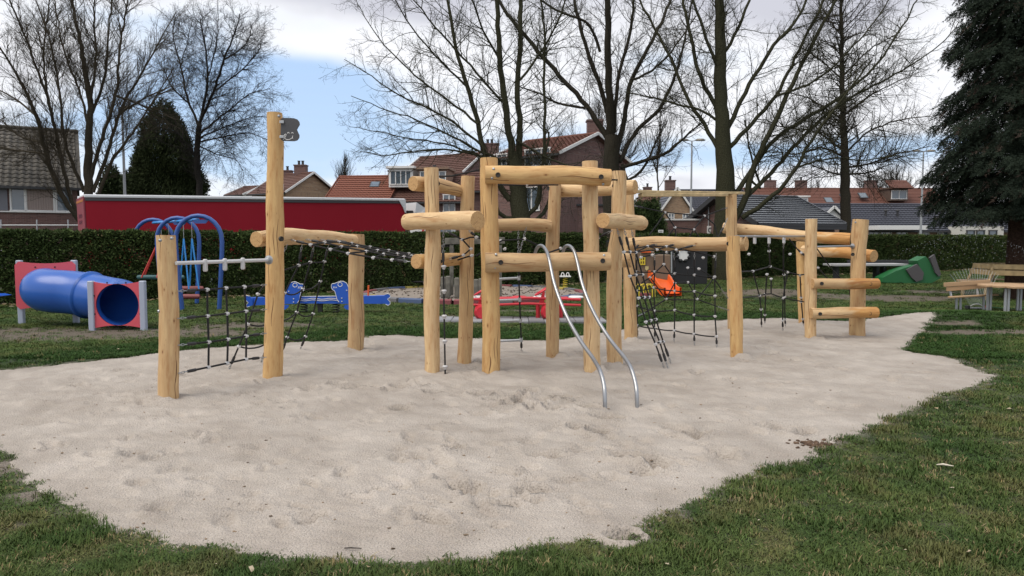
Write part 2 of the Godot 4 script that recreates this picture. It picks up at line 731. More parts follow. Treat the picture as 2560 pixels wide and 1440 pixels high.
func sand_y(x: float, z: float) -> float:
	var s := sand_in(x, z)
	var y := terrain(x, z) + clampf(s, -0.5, 0.3) * (0.03 if s > 0 else 0.5)
	var k := smoothstep(0.0, 0.6, s)
	y += k * (terr_b.get_noise_2d(x * 0.8, z * 0.8) * 0.022 + terr_a.get_noise_2d(x * 7.0 + 50.0, z * 16.0) * 0.024)
	y += smoothstep(-0.05, 0.2, s) * (grit.get_noise_2d(x * 0.9, z * 1.5) * 0.016 + grit.get_noise_2d(x * 2.2 + 7.0, z * 4.2) * 0.014)
	return y


func make_ground() -> void:
	terr_a = noise(51, 0.16, 3)
	terr_b = noise(52, 1.0, 3)
	patch_a = noise(53, 0.7, 4)
	patch_b = noise(54, 1.6, 4)
	grit = noise(55, 3.4, 4)
	var g := on_y(2440, 800)
	mound_at.append([g.x, g.z, 2.4, 1.3, 0.16])
	g = on_y(2480, 990)
	mound_at.append([g.x, g.z, 1.2, 1.0, 0.06])
	g = on_y(1940, 740)
	mound_at.append([g.x, g.z, 1.6, 1.2, 0.22])
	# bare soil: [u, v, half width, half depth, strength]
	for p in [[120, 834, 3.2, 1.1, 1.0], [420, 830, 2.0, 0.8, 1.0], [640, 812, 1.4, 0.6, 0.8], [1935, 742, 1.6, 0.9, 1.0], [2220, 745, 2.6, 1.1, 1.0], [2330, 730, 1.5, 1.0, 0.7], [2470, 830, 1.4, 0.35, 1.0], [2390, 815, 0.6, 0.3, 0.7], [1440, 795, 0.8, 0.3, 0.8], [1130, 790, 0.6, 0.3, 0.6], [10, 1165, 0.16, 0.35, 0.95], [60, 1240, 0.14, 0.16, 0.7], [2030, 1105, 0.2, 0.1, 1.0], [880, 800, 0.5, 0.25, 0.5], [1330, 775, 1.2, 0.35, 0.7], [2110, 800, 1.0, 0.2, 0.4]]:
		g = on_y(p[0], p[1])
		blobs.append([g.x, g.z, p[2], p[3], p[4]])
	make_sdf()
	var lawn_tint := func(x: float, z: float) -> Color:
		var q := grass_tone(x, z)
		q = Color(q.r * 0.85 + 0.012, q.g * 0.8 + 0.008, q.b * 0.85 + 0.004)
		q = q.lerp(Color(0.255, 0.205, 0.158), bare(x, z) * 0.9)
		if z > -17.0 and absf(x) < 13.0:
			var s := sand_in(x, z)
			if s < 0.05:
				q = q.lerp(Color(0.40, 0.345, 0.29), smoothstep(-0.22, 0.02, s + 0.16 * patch_b.get_noise_2d(x * 4.0, z * 4.0)) * 0.75)
		return q
	var xs := steps(-600.0, 600.0, func(x: float) -> float: return clampf(0.05 * pow(1.16, maxf(0.0, absf(x) - 3.0)) if absf(x) <= 40.5 else 40.0, 0.05, 40.0))
	var zs := steps(-900.0, 4.0, func(z: float) -> float: return 60.0 if z < -120 else clampf(0.0105 * (-z) - 0.002 + maxf(0.0, -z - 26.0) * 0.06, 0.035, 8.0))
	var lawn := put("lawn", sheet(xs, zs, func(x: float, z: float) -> float: return lawn_y(x, z, sand_in(x, z)) if z > -19 and absf(x) < 16 else terrain(x, z), lawn_tint), M.lawn)
	structure(lawn)
	# sand
	var sx := steps(-9.6, 9.9, func(x: float) -> float: return 0.029)
	var sz := steps(-15.6, -3.2, func(z: float) -> float: return clampf(-z * 0.0052, 0.02, 0.07))
	var sp := noise(57, 2.0, 4)
	var tone := func(x: float, z: float) -> Color:
		var k := clampf(0.5 + sp.get_noise_2d(x, z) * 0.6 + sp.get_noise_2d(x * 0.3 + 5, z * 0.3) * 0.5, 0, 1)
		return Color(0.445, 0.400, 0.356).lerp(Color(0.62, 0.572, 0.522), k)
	var b := sheet(sx, sz, func(x: float, z: float) -> float: return sand_y(x, z), tone)
	foot_prints(b, sx, sz)
	# leave out what lies well outside the edge
	var keep := PackedInt32Array()
	for k in range(0, b.i.size(), 3):
		var p := b.v[b.i[k]]
		if sand_in(p.x, p.z) > -0.3:
			keep.append_array([b.i[k], b.i[k + 1], b.i[k + 2]])
	b.i = keep
	structure(put("sand_pit", b, M.sand))


# trodden hollows with a pushed-up rim, pressed into the sand's own mesh
func foot_prints(b: MB, sx: Array, sz: Array) -> void:
	rng.seed = 61
	var list := []
	for p in [[1320, 985], [1365, 1005], [1300, 1000], [1390, 1030], [1340, 1020], [1470, 1025], [1520, 1048], [1280, 1012], [1240, 1003], [1400, 1000], [1600, 1158], [1640, 1165], [1560, 1150], [1560, 1345], [1150, 1225], [1180, 1230], [840, 965], [770, 978], [880, 975], [930, 970], [1000, 968], [1060, 965], [1090, 980], [700, 1010], [1860, 905], [1740, 930], [1930, 885], [1900, 870], [1950, 860], [1440, 1075], [1500, 1085], [1740, 1085], [1330, 1235], [1080, 1310], [1130, 1130], [1210, 990], [2010, 1080], [1930, 1070]]:
		var g := on_y(p[0], p[1])
		list.append([g.x, g.z, rng.randf_range(0.10, 0.17), rng.randf_range(0.06, 0.10), rng.randf_range(0.05, 0.085), rng.randf() * PI])
	for k in 420:
		var g := on_y(rng.randf_range(100, 2400), rng.randf_range(850, 1330))
		if sand_in(g.x, g.z) > 0.3:
			list.append([g.x, g.z, rng.randf_range(0.06, 0.14), rng.randf_range(0.035, 0.075), rng.randf_range(0.014, 0.040), rng.randf() * PI])
	# sand heaped round the feet of the posts
	for p in [[421, 995], [682, 938], [890, 872], [1080, 928], [1162, 905], [1228, 928], [1382, 888], [1480, 925], [1537, 910], [1577, 848], [1834, 823], [1843, 888], [2025, 843], [2143, 838], [2010, 808]]:
		for q in 5:
			var a := rng.randf() * TAU
			var g := on_y(p[0], p[1])
			list.append([g.x + cos(a) * 0.12, g.z + sin(a) * 0.12, rng.randf_range(0.10, 0.2), rng.randf_range(0.08, 0.14), rng.randf_range(-0.028, 0.014), rng.randf() * PI])
	var w := sx.size()
	for f in list:
		var ca := cos(f[5])
		var sa := sin(f[5])
		for j in sz.size():
			if absf(sz[j] - f[1]) > 0.4:
				continue
			var k0 := maxi(0, int((f[0] - 0.4 - sx[0]) / 0.029))
			for k in range(k0, mini(w, k0 + 29)):
				var dx: float = sx[k] - f[0]
				var dz: float = sz[j] - f[1]
				var a: float = (dx * ca + dz * sa) / f[2]
				var c: float = (-dx * sa + dz * ca) / f[3]
				var q := sqrt(a * a + c * c)
				if q < 2.0:
					b.v[j * w + k].y += f[4] * (-(1.0 - smoothstep(0.7, 1.05, q)) + 0.45 * exp(-pow((q - 1.25) * 4.0, 2.0)))
	for j in sz.size():
		for k in w:
			var dx := b.v[j * w + mini(k + 1, w - 1)] - b.v[j * w + maxi(k - 1, 0)]
			var dz := b.v[mini(j + 1, sz.size() - 1) * w + k] - b.v[maxi(j - 1, 0) * w + k]
			b.n[j * w + k] = dz.cross(dx).normalized()


func blade_tuft(seed_: int, blades: int, tall: float, spread: float) -> MB:
	var b := mb()
	var r := RandomNumberGenerator.new()
	r.seed = seed_
	for k in blades:
		var a := r.randf() * TAU
		var p := Vector3(cos(a), 0, sin(a)) * spread * sqrt(r.randf())
		var lean := r.randf() * TAU
		var h := tall * r.randf_range(0.55, 1.15)
		var tip := p + Vector3(cos(lean), 0, sin(lean)) * h * r.randf_range(0.3, 1.7) + Vector3(0, h * r.randf_range(0.35, 1.0), 0)
		var mid := p.lerp(tip, 0.5) + Vector3(0, h * 0.18, 0)
		var wd := Vector3(-sin(lean), 0, cos(lean)) * r.randf_range(0.0016, 0.0030) * (tall / 0.035)
		var sh := r.randf_range(0.75, 1.25)
		b.col = Color(sh * r.randf_range(0.9, 1.15), sh, sh * r.randf_range(0.8, 1.1))
		var nn := wd.cross(mid - p).normalized()
		if nn.y < 0:
			wd = -wd
			nn = -nn
		nn = (nn + Vector3(0, 0.5, 0)).normalized()
		var o := b.v.size()
		b.add(p - wd, nn)
		b.add(p + wd, nn)
		b.add(mid - wd * 0.8, nn)
		b.add(mid + wd * 0.8, nn)
		b.add(tip, nn)
		b.i.append_array([o, o + 2, o + 1, o + 1, o + 2, o + 3, o + 2, o + 4, o + 3])
	return b


func make_grass() -> void:
	rng.seed = 71
	var near := [[], [], []]
	var near_c := [[], [], []]
	var far := [[], []]
	var far_c := [[], []]
	# near turf
	var n := 0
	while n < 90000:
		n += 1
		var d := 2.4 + 11.0 * pow(rng.randf(), 1.5)
		var x := rng.randf_range(-0.78, 0.78) * d
		var z := -d
		var s := sand_in(x, z)
		if s > 0.03 and (s > 0.10 or rng.randf() < 0.85):
			continue
		if s > -0.08 and rng.randf() < 0.35:
			continue
		var br := bare(x, z)
		if rng.randf() < br * 0.93:
			continue
		var k := rng.randi() % 3
		var sc := rng.randf_range(0.65, 1.25) * (1.0 + d * 0.03)
		var q := grass_tone(x, z) * rng.randf_range(0.75, 1.35)
		if rng.randf() < 0.06:
			q = Color(0.26, 0.215, 0.12) * rng.randf_range(0.7, 1.2)
		near[k].append(Transform3D(Basis(Vector3.UP, rng.randf() * TAU).scaled(Vector3(sc, sc * rng.randf_range(0.6, 1.15) * clampf(1.0 + 1.1 * patch_a.get_noise_2d(x * 2.5 + 30.0, z * 2.5), 0.5, 1.7), sc)), Vector3(x, lawn_y(x, z, s) - 0.004, z)))
		near_c[k].append(q)
	n = 0
	while n < 130000:
		n += 1
		var d := 10.0 + 31.0 * pow(rng.randf(), 1.3)
		var x := rng.randf_range(-0.76, 0.76) * d
		var z := -d
		if -z > 26.0 + 0.58 * x:
			continue
		var s := sand_in(x, z) if z > -17 else -1.0
		if s > 0.02:
			continue
		if rng.randf() < bare(x, z) * 0.95:
			continue
		if Vector2(x + 1.1, z + 21.6).length() < 3.3 or (absf(x - 0.25) < 1.7 and absf(z + 14.7) < 0.5):
			continue
		var k := rng.randi() % 2
		var sc := rng.randf_range(0.7, 1.2) * (0.75 + d * 0.022)
		far[k].append(Transform3D(Basis(Vector3.UP, rng.randf() * TAU).scaled(Vector3(sc, sc * rng.randf_range(0.45, 0.8), sc)), Vector3(x, lawn_y(x, z, s) - 0.004, z)))
		far_c[k].append(grass_tone(x, z) * rng.randf_range(0.8, 1.3))
	for k in 3:
		var o := many("grass", as_mesh(blade_tuft(100 + k, 16, 0.030, 0.040), M.blade), near[k], near_c[k])
		tag(o, "short green lawn grass growing up to the sand edge", "grass")
	for k in 2:
		var o := many("grass", as_mesh(blade_tuft(200 + k, 16, 0.06, 0.075), M.blade), far[k], far_c[k])
		tag(o, "mown grass of the lawn behind the sand pit", "grass")


# ---- log climbing frames ----
var link_mesh: ArrayMesh
var clip_mesh: ArrayMesh
var sleeve_mesh: ArrayMesh
var bolt_mesh: ArrayMesh
var screw_mesh: ArrayMesh
var log_count := 0


# a peeled log through pts with the radius at each point; its ends are sawn
func round_log(called: String, pts: Array, rad: Array, parent: Node3D, rough := 1.0, wet := 2.0) -> MeshInstance3D:
	log_count += 1
	var nz := noise(300 + log_count, 1.0, 2)
	var body := mb()
	var ends := mb()
	var cv := Curve3D.new()
	var total := 0.0
	var at := [0.0]
	for k in pts.size():
		if k > 0:
			total += (pts[k] as Vector3).distance_to(pts[k - 1])
			at.append(total)
	var rings := maxi(10, int(total / 0.07))
	var sides := 18
	var stops := [0.0, 0.012 / total]
	for k in range(1, rings):
		stops.append(float(k) / rings)
	stops.append_array([1.0 - 0.012 / total, 1.0])
	var prev := Vector3.ZERO
	var x := Vector3.ZERO
	var u0 := rng.randf()
	var v0 := rng.randf() * 2.6
	var first := Vector3.ZERO
	for q in stops.size():
		var l: float = stops[q] * total
		var k := 0
		while k < pts.size() - 2 and l > at[k + 1]:
			k += 1
		var f: float = (l - at[k]) / (at[k + 1] - at[k])
		var p0: Vector3 = pts[maxi(k - 1, 0)]
		var p3: Vector3 = pts[mini(k + 2, pts.size() - 1)]
		var p: Vector3 = (pts[k] as Vector3).cubic_interpolate(pts[k + 1], p0, p3, f)
		var r: float = lerpf(rad[k], rad[k + 1], smoothstep(0, 1, f))
		var dir: Vector3 = ((pts[k + 1] as Vector3) - pts[k]).normalized()
		p += Vector3(nz.get_noise_2d(l * 1.1, 5.0), nz.get_noise_2d(l * 1.1, 25.0) * (0.2 if absf(dir.y) > 0.7 else 1.0), nz.get_noise_2d(l * 1.1, 45.0)) * 0.010 * rough
		if q == 0 or q == stops.size() - 1:
			r *= 0.955
		if q == 0:
			x = dir.cross(Vector3.UP if absf(dir.y) < 0.9 else Vector3.RIGHT).normalized()
			first = p
		else:
			x = (x - dir * x.dot(dir)).normalized()
		var y := dir.cross(x)
		var start := body.v.size()
		for s in sides + 1:
			var a := TAU * (s % sides) / sides
			var o := x * cos(a) + y * sin(a)
			var rr := r * (1.0 + 0.06 * rough * nz.get_noise_3d(cos(a) * 0.8, sin(a) * 0.8, l * 1.6) + 0.03 * rough * nz.get_noise_3d(cos(a) * 2.0, sin(a) * 2.0, l * 4.0 + 30.0))
			# timber wetted by the sprinkler beyond the fraction wet of its length
			body.col = Color.WHITE.lerp(Color(0.85, 0.63, 0.37), smoothstep(-0.03, 0.06, l / total - wet + 0.25 * nz.get_noise_3d(cos(a), sin(a), l * 3.0)))
			body.add(p + o * rr, o, Vector2(float(s) / sides + u0, l + v0))
		if q > 0:
			for s in sides:
				var a := start + s
				var b := a - sides - 1
				body.i.append_array([b, a, b + 1, b + 1, a, a + 1])
		if q == 0 or q == stops.size() - 1:
			var nn := dir * (-1.0 if q == 0 else 1.0)
			var mid := ends.add(p, nn, Vector2(0.5, 0.5))
			for s in sides + 1:
				ends.add(body.v[start + s], nn, Vector2(0.5 + 0.5 * cos(TAU * s / sides), 0.5 + 0.5 * sin(TAU * s / sides)))
			for s in sides:
				if q == 0:
					ends.i.append_array([mid, mid + 1 + s, mid + 2 + s])
				else:
					ends.i.append_array([mid, mid + 2 + s, mid + 1 + s])
		prev = p
	return put(called, [body, ends], [M.logs[log_count % 5], M.log_end], parent)


# an upright post: foot on the sand at pixel (ub, vb), top at (ut, vt), widths in pixels; mids are [v, u, width]
func post(parent: Node3D, ub: float, vb: float, wb: float, ut: float, vt: float, wt: float, mids := []) -> MeshInstance3D:
	var g := on_y(ub, vb)
	var d := -g.z
	var k := 0.5 * d / F
	var pts := [g + Vector3(0, -0.35, 0), g]
	var rad := [wb * k, wb * k]
	for m in mids:
		pts.append(at_d(m[1], m[0], d))
		rad.append(m[2] * k)
	pts.append(at_d(ut, vt, d))
	rad.append(wt * k)
	return round_log("post", pts, rad, parent)


# a log lying between points [u, v, depth, height in pixels]
func beam(parent: Node3D, list: Array, rough := 1.0, wet := 2.0) -> MeshInstance3D:
	var pts := []
	var rad := []
	for p in list:
		pts.append(at_d(p[0], p[1], p[2]))
		rad.append(p[3] * 0.5 * p[2] / F)
	return round_log("beam", pts, rad, parent, rough, wet)


# a dark plug over a bolt head, or a small steel screw, sunk in the wood and facing out
func bolt(parent: Node3D, u: float, v: float, d: float, toward := Vector3(0, 0, 1)) -> void:
	place("bolt", bolt_mesh, Transform3D(Basis(Quaternion(Vector3.UP, toward.normalized())), at_d(u, v, d)), parent)


func screw(parent: Node3D, u: float, v: float, d: float, toward := Vector3(0, 0, 1)) -> void:
	place("screw", screw_mesh, Transform3D(Basis(Quaternion(Vector3.UP, toward.normalized())), at_d(u, v, d)), parent)


func rope(parent: Node3D, pts: Array, sag := 0.0) -> void:
	var p := []
	var r := []
	for k in pts.size() - 1:
		var n := 6
		for s in n:
			var f := float(s) / n
			p.append((pts[k] as Vector3).lerp(pts[k + 1], f) + Vector3(0, -sag * 4.0 * f * (1.0 - f), 0))
			r.append(0.011)
	p.append(pts[-1])
	r.append(0.011)
	var b := mb()
	b.tube(p, r, 6)
	put("rope", b, M.rope, parent)


func clip(parent: Node3D, p: Vector3, turn := 0.0) -> void:
	place("connector", clip_mesh, Transform3D(Basis(Vector3(0, 0, 1), turn + rng.randf_range(-0.25, 0.25)), p), parent)


func chain(parent: Node3D, p: Vector3, q: Vector3) -> void:
	var dir := (q - p)
	var n := maxi(2, int(dir.length() / 0.03))
	var b := mb()
	var z := dir.normalized()
	var x := z.cross(Vector3.UP if absf(z.y) < 0.9 else Vector3.RIGHT).normalized()
	for k in n:
		var c := p + dir * ((k + 0.5) / n)
		var xx := x.rotated(z, PI / 2 * (k % 2))
		var l := dir.length() / n * 0.72
		var w := 0.010
		b.tube([c - z * l, c - z * l * 0.6 + xx * w, c + z * l * 0.6 + xx * w, c + z * l, c + z * l * 0.6 - xx * w, c - z * l * 0.6 - xx * w, c - z * l], [0.0036, 0.0036, 0.0036, 0.0036, 0.0036, 0.0036, 0.0036], 4, false)
	put("chain", b, M.steel, parent)


func sleeve(parent: Node3D, p: Vector3, q: Vector3) -> void:
	var b := mb()
	var d := (q - p)
	b.tube([p, p + d * 0.08, p + d * 0.5, p + d * 0.92, q], [0.010, 0.016, 0.018, 0.017, 0.011], 8)
	put("sleeve", b, M.sleeve, parent)


# a rope whose ends are chained: chain, black sleeve, rope with clips at the inner points
func net_rope(parent: Node3D, pts: Array, chained := [true, true], clips := true, sag := 0.0) -> void:
	var p := pts.duplicate()
	var m := p.size()
	if chained[0]:
		var d: Vector3 = (p[1] - p[0])
		var l := d.length()
		var a: Vector3 = p[0] + d * minf(0.35, 0.10 / l)
		var b: Vector3 = p[0] + d * minf(0.7, 0.21 / l)
		chain(parent, p[0], a)
		sleeve(parent, a, b)
		p[0] = b
	if chained[1]:
		var d: Vector3 = (p[m - 2] - p[m - 1])
		var l := d.length()
		var a: Vector3 = p[m - 1] + d * minf(0.35, 0.10 / l)
		var b: Vector3 = p[m - 1] + d * minf(0.7, 0.21 / l)
		chain(parent, p[m - 1], a)
		sleeve(parent, a, b)
		p[m - 1] = b
	rope(parent, p, sag)
	if clips:
		for k in range(1, m - 1):
			clip(parent, pts[k])


# pixels on the upright plane through (u0, depth d0) and (u1, depth d1)
func on_wall(list: Array, u0: float, d0: float, u1: float, d1: float) -> Array:
	var out := []
	for p in list:
		var f: float = (p[0] - u0) / (u1 - u0)
		out.append(at_d(p[0], p[1], 1.0 / lerpf(1.0 / d0, 1.0 / d1, f)))
	return out


func px(list: Array) -> Array:
	var out := []
	for p in list:
		out.append(at_d(p[0], p[1], p[2]))
	return out


# points read from a view 2.88 times enlarged whose corner is (1500, 440): [x, y, depth]
func zx(list: Array, d := 0.0) -> Array:
	var out := []
	for p in list:
		out.append(at_d(1500 + p[0] / 2.88, 440 + p[1] / 2.88, p[2] if p.size() > 2 else d))
	return out


func make_log_frames() -> void:
	rng.seed = 81
	var b := mb()
	b.rod(Vector3(-0.023, 0, 0), Vector3(0.023, 0, 0), 0.013, 8)
	b.rod(Vector3(0, -0.020, 0.003), Vector3(0, 0.020, 0.003), 0.013, 8)
	b.ball(Vector3(0, 0, 0.006), 0.015, 6)
	clip_mesh = as_mesh(b, M.white_plastic)
	b = mb()
	b.lathe([Vector2(0.029, -0.02), Vector2(0.029, 0.004), Vector2(0.024, 0.007), Vector2(0.018, 0.001), Vector2(0.0, 0.001)], 14)
	bolt_mesh = as_mesh(b, M.cap)
	b = mb()
	b.lathe([Vector2(0.016, -0.01), Vector2(0.016, 0.003), Vector2(0.011, 0.008), Vector2(0.0, 0.009)], 10)
	screw_mesh = as_mesh(b, M.steel)
	frame_net()
	frame_tower()
	frame_web()
	frame_ladder()


func metal_bar(parent: Node3D, p: Vector3, q: Vector3, r: float, flange := true) -> void:
	var b := mb()
	b.rod(p, q, r, 10)
	var o := put("metal_bar", b, M.white_plastic if r > 0.018 else M.steel, parent)
	if flange:
		var f := mb()
		var d := (q - p).normalized()
		f.tube([q - d * 0.02, q - d * 0.012, q + d * 0.012], [r, r * 2.6, r * 2.6], 12)
		put("flange", f, M.zinc, o)


func bar_clamp(parent: Node3D, p: Vector3) -> void:
	var b := mb()
	b.box(p + Vector3(0, -0.035, 0), Vector3(0.035, 0.13, 0.06), Basis.IDENTITY, 0.01)
	put("rope_clamp", b, M.white_plastic, parent)


func frame_net() -> void:
	var t := thing("log_net_frame", "log frame with a tall flag post, sloping beam and square rope net", "climbing frame", on_y(640, 930))
	var p1 := post(t, 421, 995, 50, 415, 588, 45, [[790, 421, 47]])
	var p2 := post(t, 682, 938, 49, 687, 282, 37, [[760, 686, 46], [600, 687, 44], [420, 688, 40]])
	var p3 := post(t, 890, 872, 41, 892, 585, 37, [[730, 890, 38]])
	var bm := beam(t, [[640, 598, 8.72, 39], [718, 592, 9.3, 43], [800, 594, 9.95, 36], [884, 600, 10.72, 28]])
	screw(p1, 400, 601, 7.20)
	screw(p1, 429, 596, 7.20)
	screw(p1, 396, 778, 7.26, Vector3(-1, 0, 0.3))
	screw(p2, 697, 290, 8.40)
	bolt(p2, 704, 597, 8.42, Vector3(0.8, 0, 0.6))
	screw(p3, 896, 592, 10.78)
	screw(bm, 868, 600, 10.46, Vector3(-0.4, 0, 1))
	# flag plate with a smiling face
	var d := 8.5
	var k := d / F
	var o := at_d(703, 325, d)
	var poly := PackedVector2Array()
	for q in [[0, 27], [5, 29.5], [34, 28], [42, 25], [47, 19], [48, 12], [44, 6], [40.5, 0], [43, -6], [46.5, -13], [46, -20], [41, -26], [33, -28], [4, -27], [-1, -23]]:
		poly.append(Vector2(q[0], q[1]) * k)
	var s := mb()
	s.slab(poly, 0.014, Transform3D(Basis(Vector3.UP, -0.12), o))
	var sign_ := put("flag_sign", s, M.slate, t)
	var mk := mb()
	var face := func(list: Array) -> void:
		var pp := []
		var rr := []
		for q in list:
			pp.append(Transform3D(Basis(Vector3.UP, -0.12), o) * (Vector3((q[0] - 60.0) / 9.0, (57.5 - q[1]) / 9.0, 0) * k + Vector3(0, 0, 0.0075)))
			rr.append(0.0036)
		mk.tube(pp, rr, 5)
	# strokes from a view 9 times enlarged
	face.call([[167, 795], [200, 765], [235, 715], [243, 685], [230, 675], [205, 690], [195, 730], [210, 775], [250, 800], [300, 800], [350, 785], [385, 755], [393, 715]].map(func(q): return [q[0] - 60.0 + 0.0, q[1] - 525.0 + 0.0]))
	face.call([[378, 755], [392, 765], [390, 780]].map(func(q): return [q[0] - 60.0, q[1] - 525.0]))
	face.call([[268, 665], [280, 643], [300, 640], [313, 668]].map(func(q): return [q[0] - 60.0, q[1] - 525.0]))
	face.call([[360, 665], [375, 647], [395, 647], [407, 668]].map(func(q): return [q[0] - 60.0, q[1] - 525.0]))
	put("smiling_face", mk, M.white, sign_)
	for v in [305, 342]:
		var h := mb()
		h.bar(at_d(699, v, d - 0.02), at_d(710, v, d - 0.02), 0.02, 0.03)
		put("bracket", h, M.zinc, sign_)
	# bar and square net between the two front posts
	var W := [421.0, 7.3, 682.0, 8.5]
	var bar := on_wall([[440, 658], [672, 650]], W[0], W[1], W[2], W[3])
	metal_bar(t, bar[0], bar[1], 0.02)
	for q in on_wall([[513, 655], [562, 653], [607, 651]], W[0], W[1], W[2], W[3]):
		bar_clamp(t, q)
	var net := part_node("square_net", t)
	var rows := [[[445, 728], [518, 724], [565, 720], [611, 717], [666, 712]], [[445, 796], [519, 790], [568, 784], [615, 778], [667, 773]], [[446, 863], [522, 855], [570, 848], [616, 840], [666, 833]], [[447, 933], [521, 918], [568, 908], [615, 898], [665, 893]]]
	var cols := [[], [], []]
	for r in rows:
		var w := on_wall(r, W[0], W[1], W[2], W[3])
		net_rope(net, w)
		for c in 3:
			cols[c].append(w[c + 1])
	for c in cols:
		rope(net, c)
	# net sloping from the beam down to the sand
	var sl := part_node("sloping_net", t)
	var slope := [
		px([[718, 612, 9.15], [686, 680, 9.12], [645, 735, 9.1], [620, 810, 9.13], [597, 866, 9.16], [571, 927, 9.2]]),
		px([[755, 612, 9.5], [747, 663, 9.5], [712, 732, 9.55], [690, 800, 9.6], [673, 855, 9.65], [652, 908, 9.7]]),
		px([[785, 615, 9.8], [776, 655, 9.85], [757, 722, 9.95], [742, 780, 10.1], [718, 843, 10.25], [703, 886, 10.4]]),
		px([[822, 612, 10.15], [811, 654, 10.2], [801, 703, 10.35], [783, 784, 10.5], [764, 841, 10.65], [749, 877, 10.78]])]
	for r in slope:
		net_rope(sl, r)
	for k2 in range(1, 5):
		rope(sl, [slope[0][k2], slope[1][k2], slope[2][k2], slope[3][k2]], 0.05 if k2 > 1 else 0.01)
	# net bridge from the beam to the log tower
	var br := thing("rope_bridge", "black rope net bridge stretched from sloping beam to log tower", "rope bridge", on_y(900, 880))
	var nb := part_node("bridge_net", br)
	var zz := func(list: Array) -> Array:
		var out := []
		for q in list:
			out.append(at_d(380 + q[0] / 3.0, 540 + q[1] / 3.0, q[2]))
		return out
	var ropes := [
		zz.call([[1030, 175, 9.22], [1190, 215, 9.15], [1340, 250, 9.12], [1470, 280, 9.08], [1660, 312, 9.02], [1800, 328, 8.98], [1935, 342, 8.93]]),
		zz.call([[1145, 175, 9.5], [1295, 200, 9.45], [1420, 230, 9.4], [1608, 265, 9.32], [1740, 287, 9.25], [1890, 307, 9.18], [2000, 325, 9.1]]),
		zz.call([[1255, 178, 9.8], [1405, 195, 9.75], [1540, 228, 9.65], [1690, 258, 9.55], [1842, 285, 9.45], [1950, 300, 9.38], [2060, 318, 9.3]]),
		zz.call([[1360, 180, 10.1], [1500, 205, 10.0], [1635, 232, 9.9], [1775, 258, 9.8], [1925, 283, 9.68], [2020, 295, 9.6], [2130, 312, 9.5]])]
	for r in ropes:
		net_rope(nb, r)
	for k2 in range(1, 6):
		rope(nb, [ropes[0][k2], ropes[1][k2], ropes[2][k2], ropes[3][k2]])


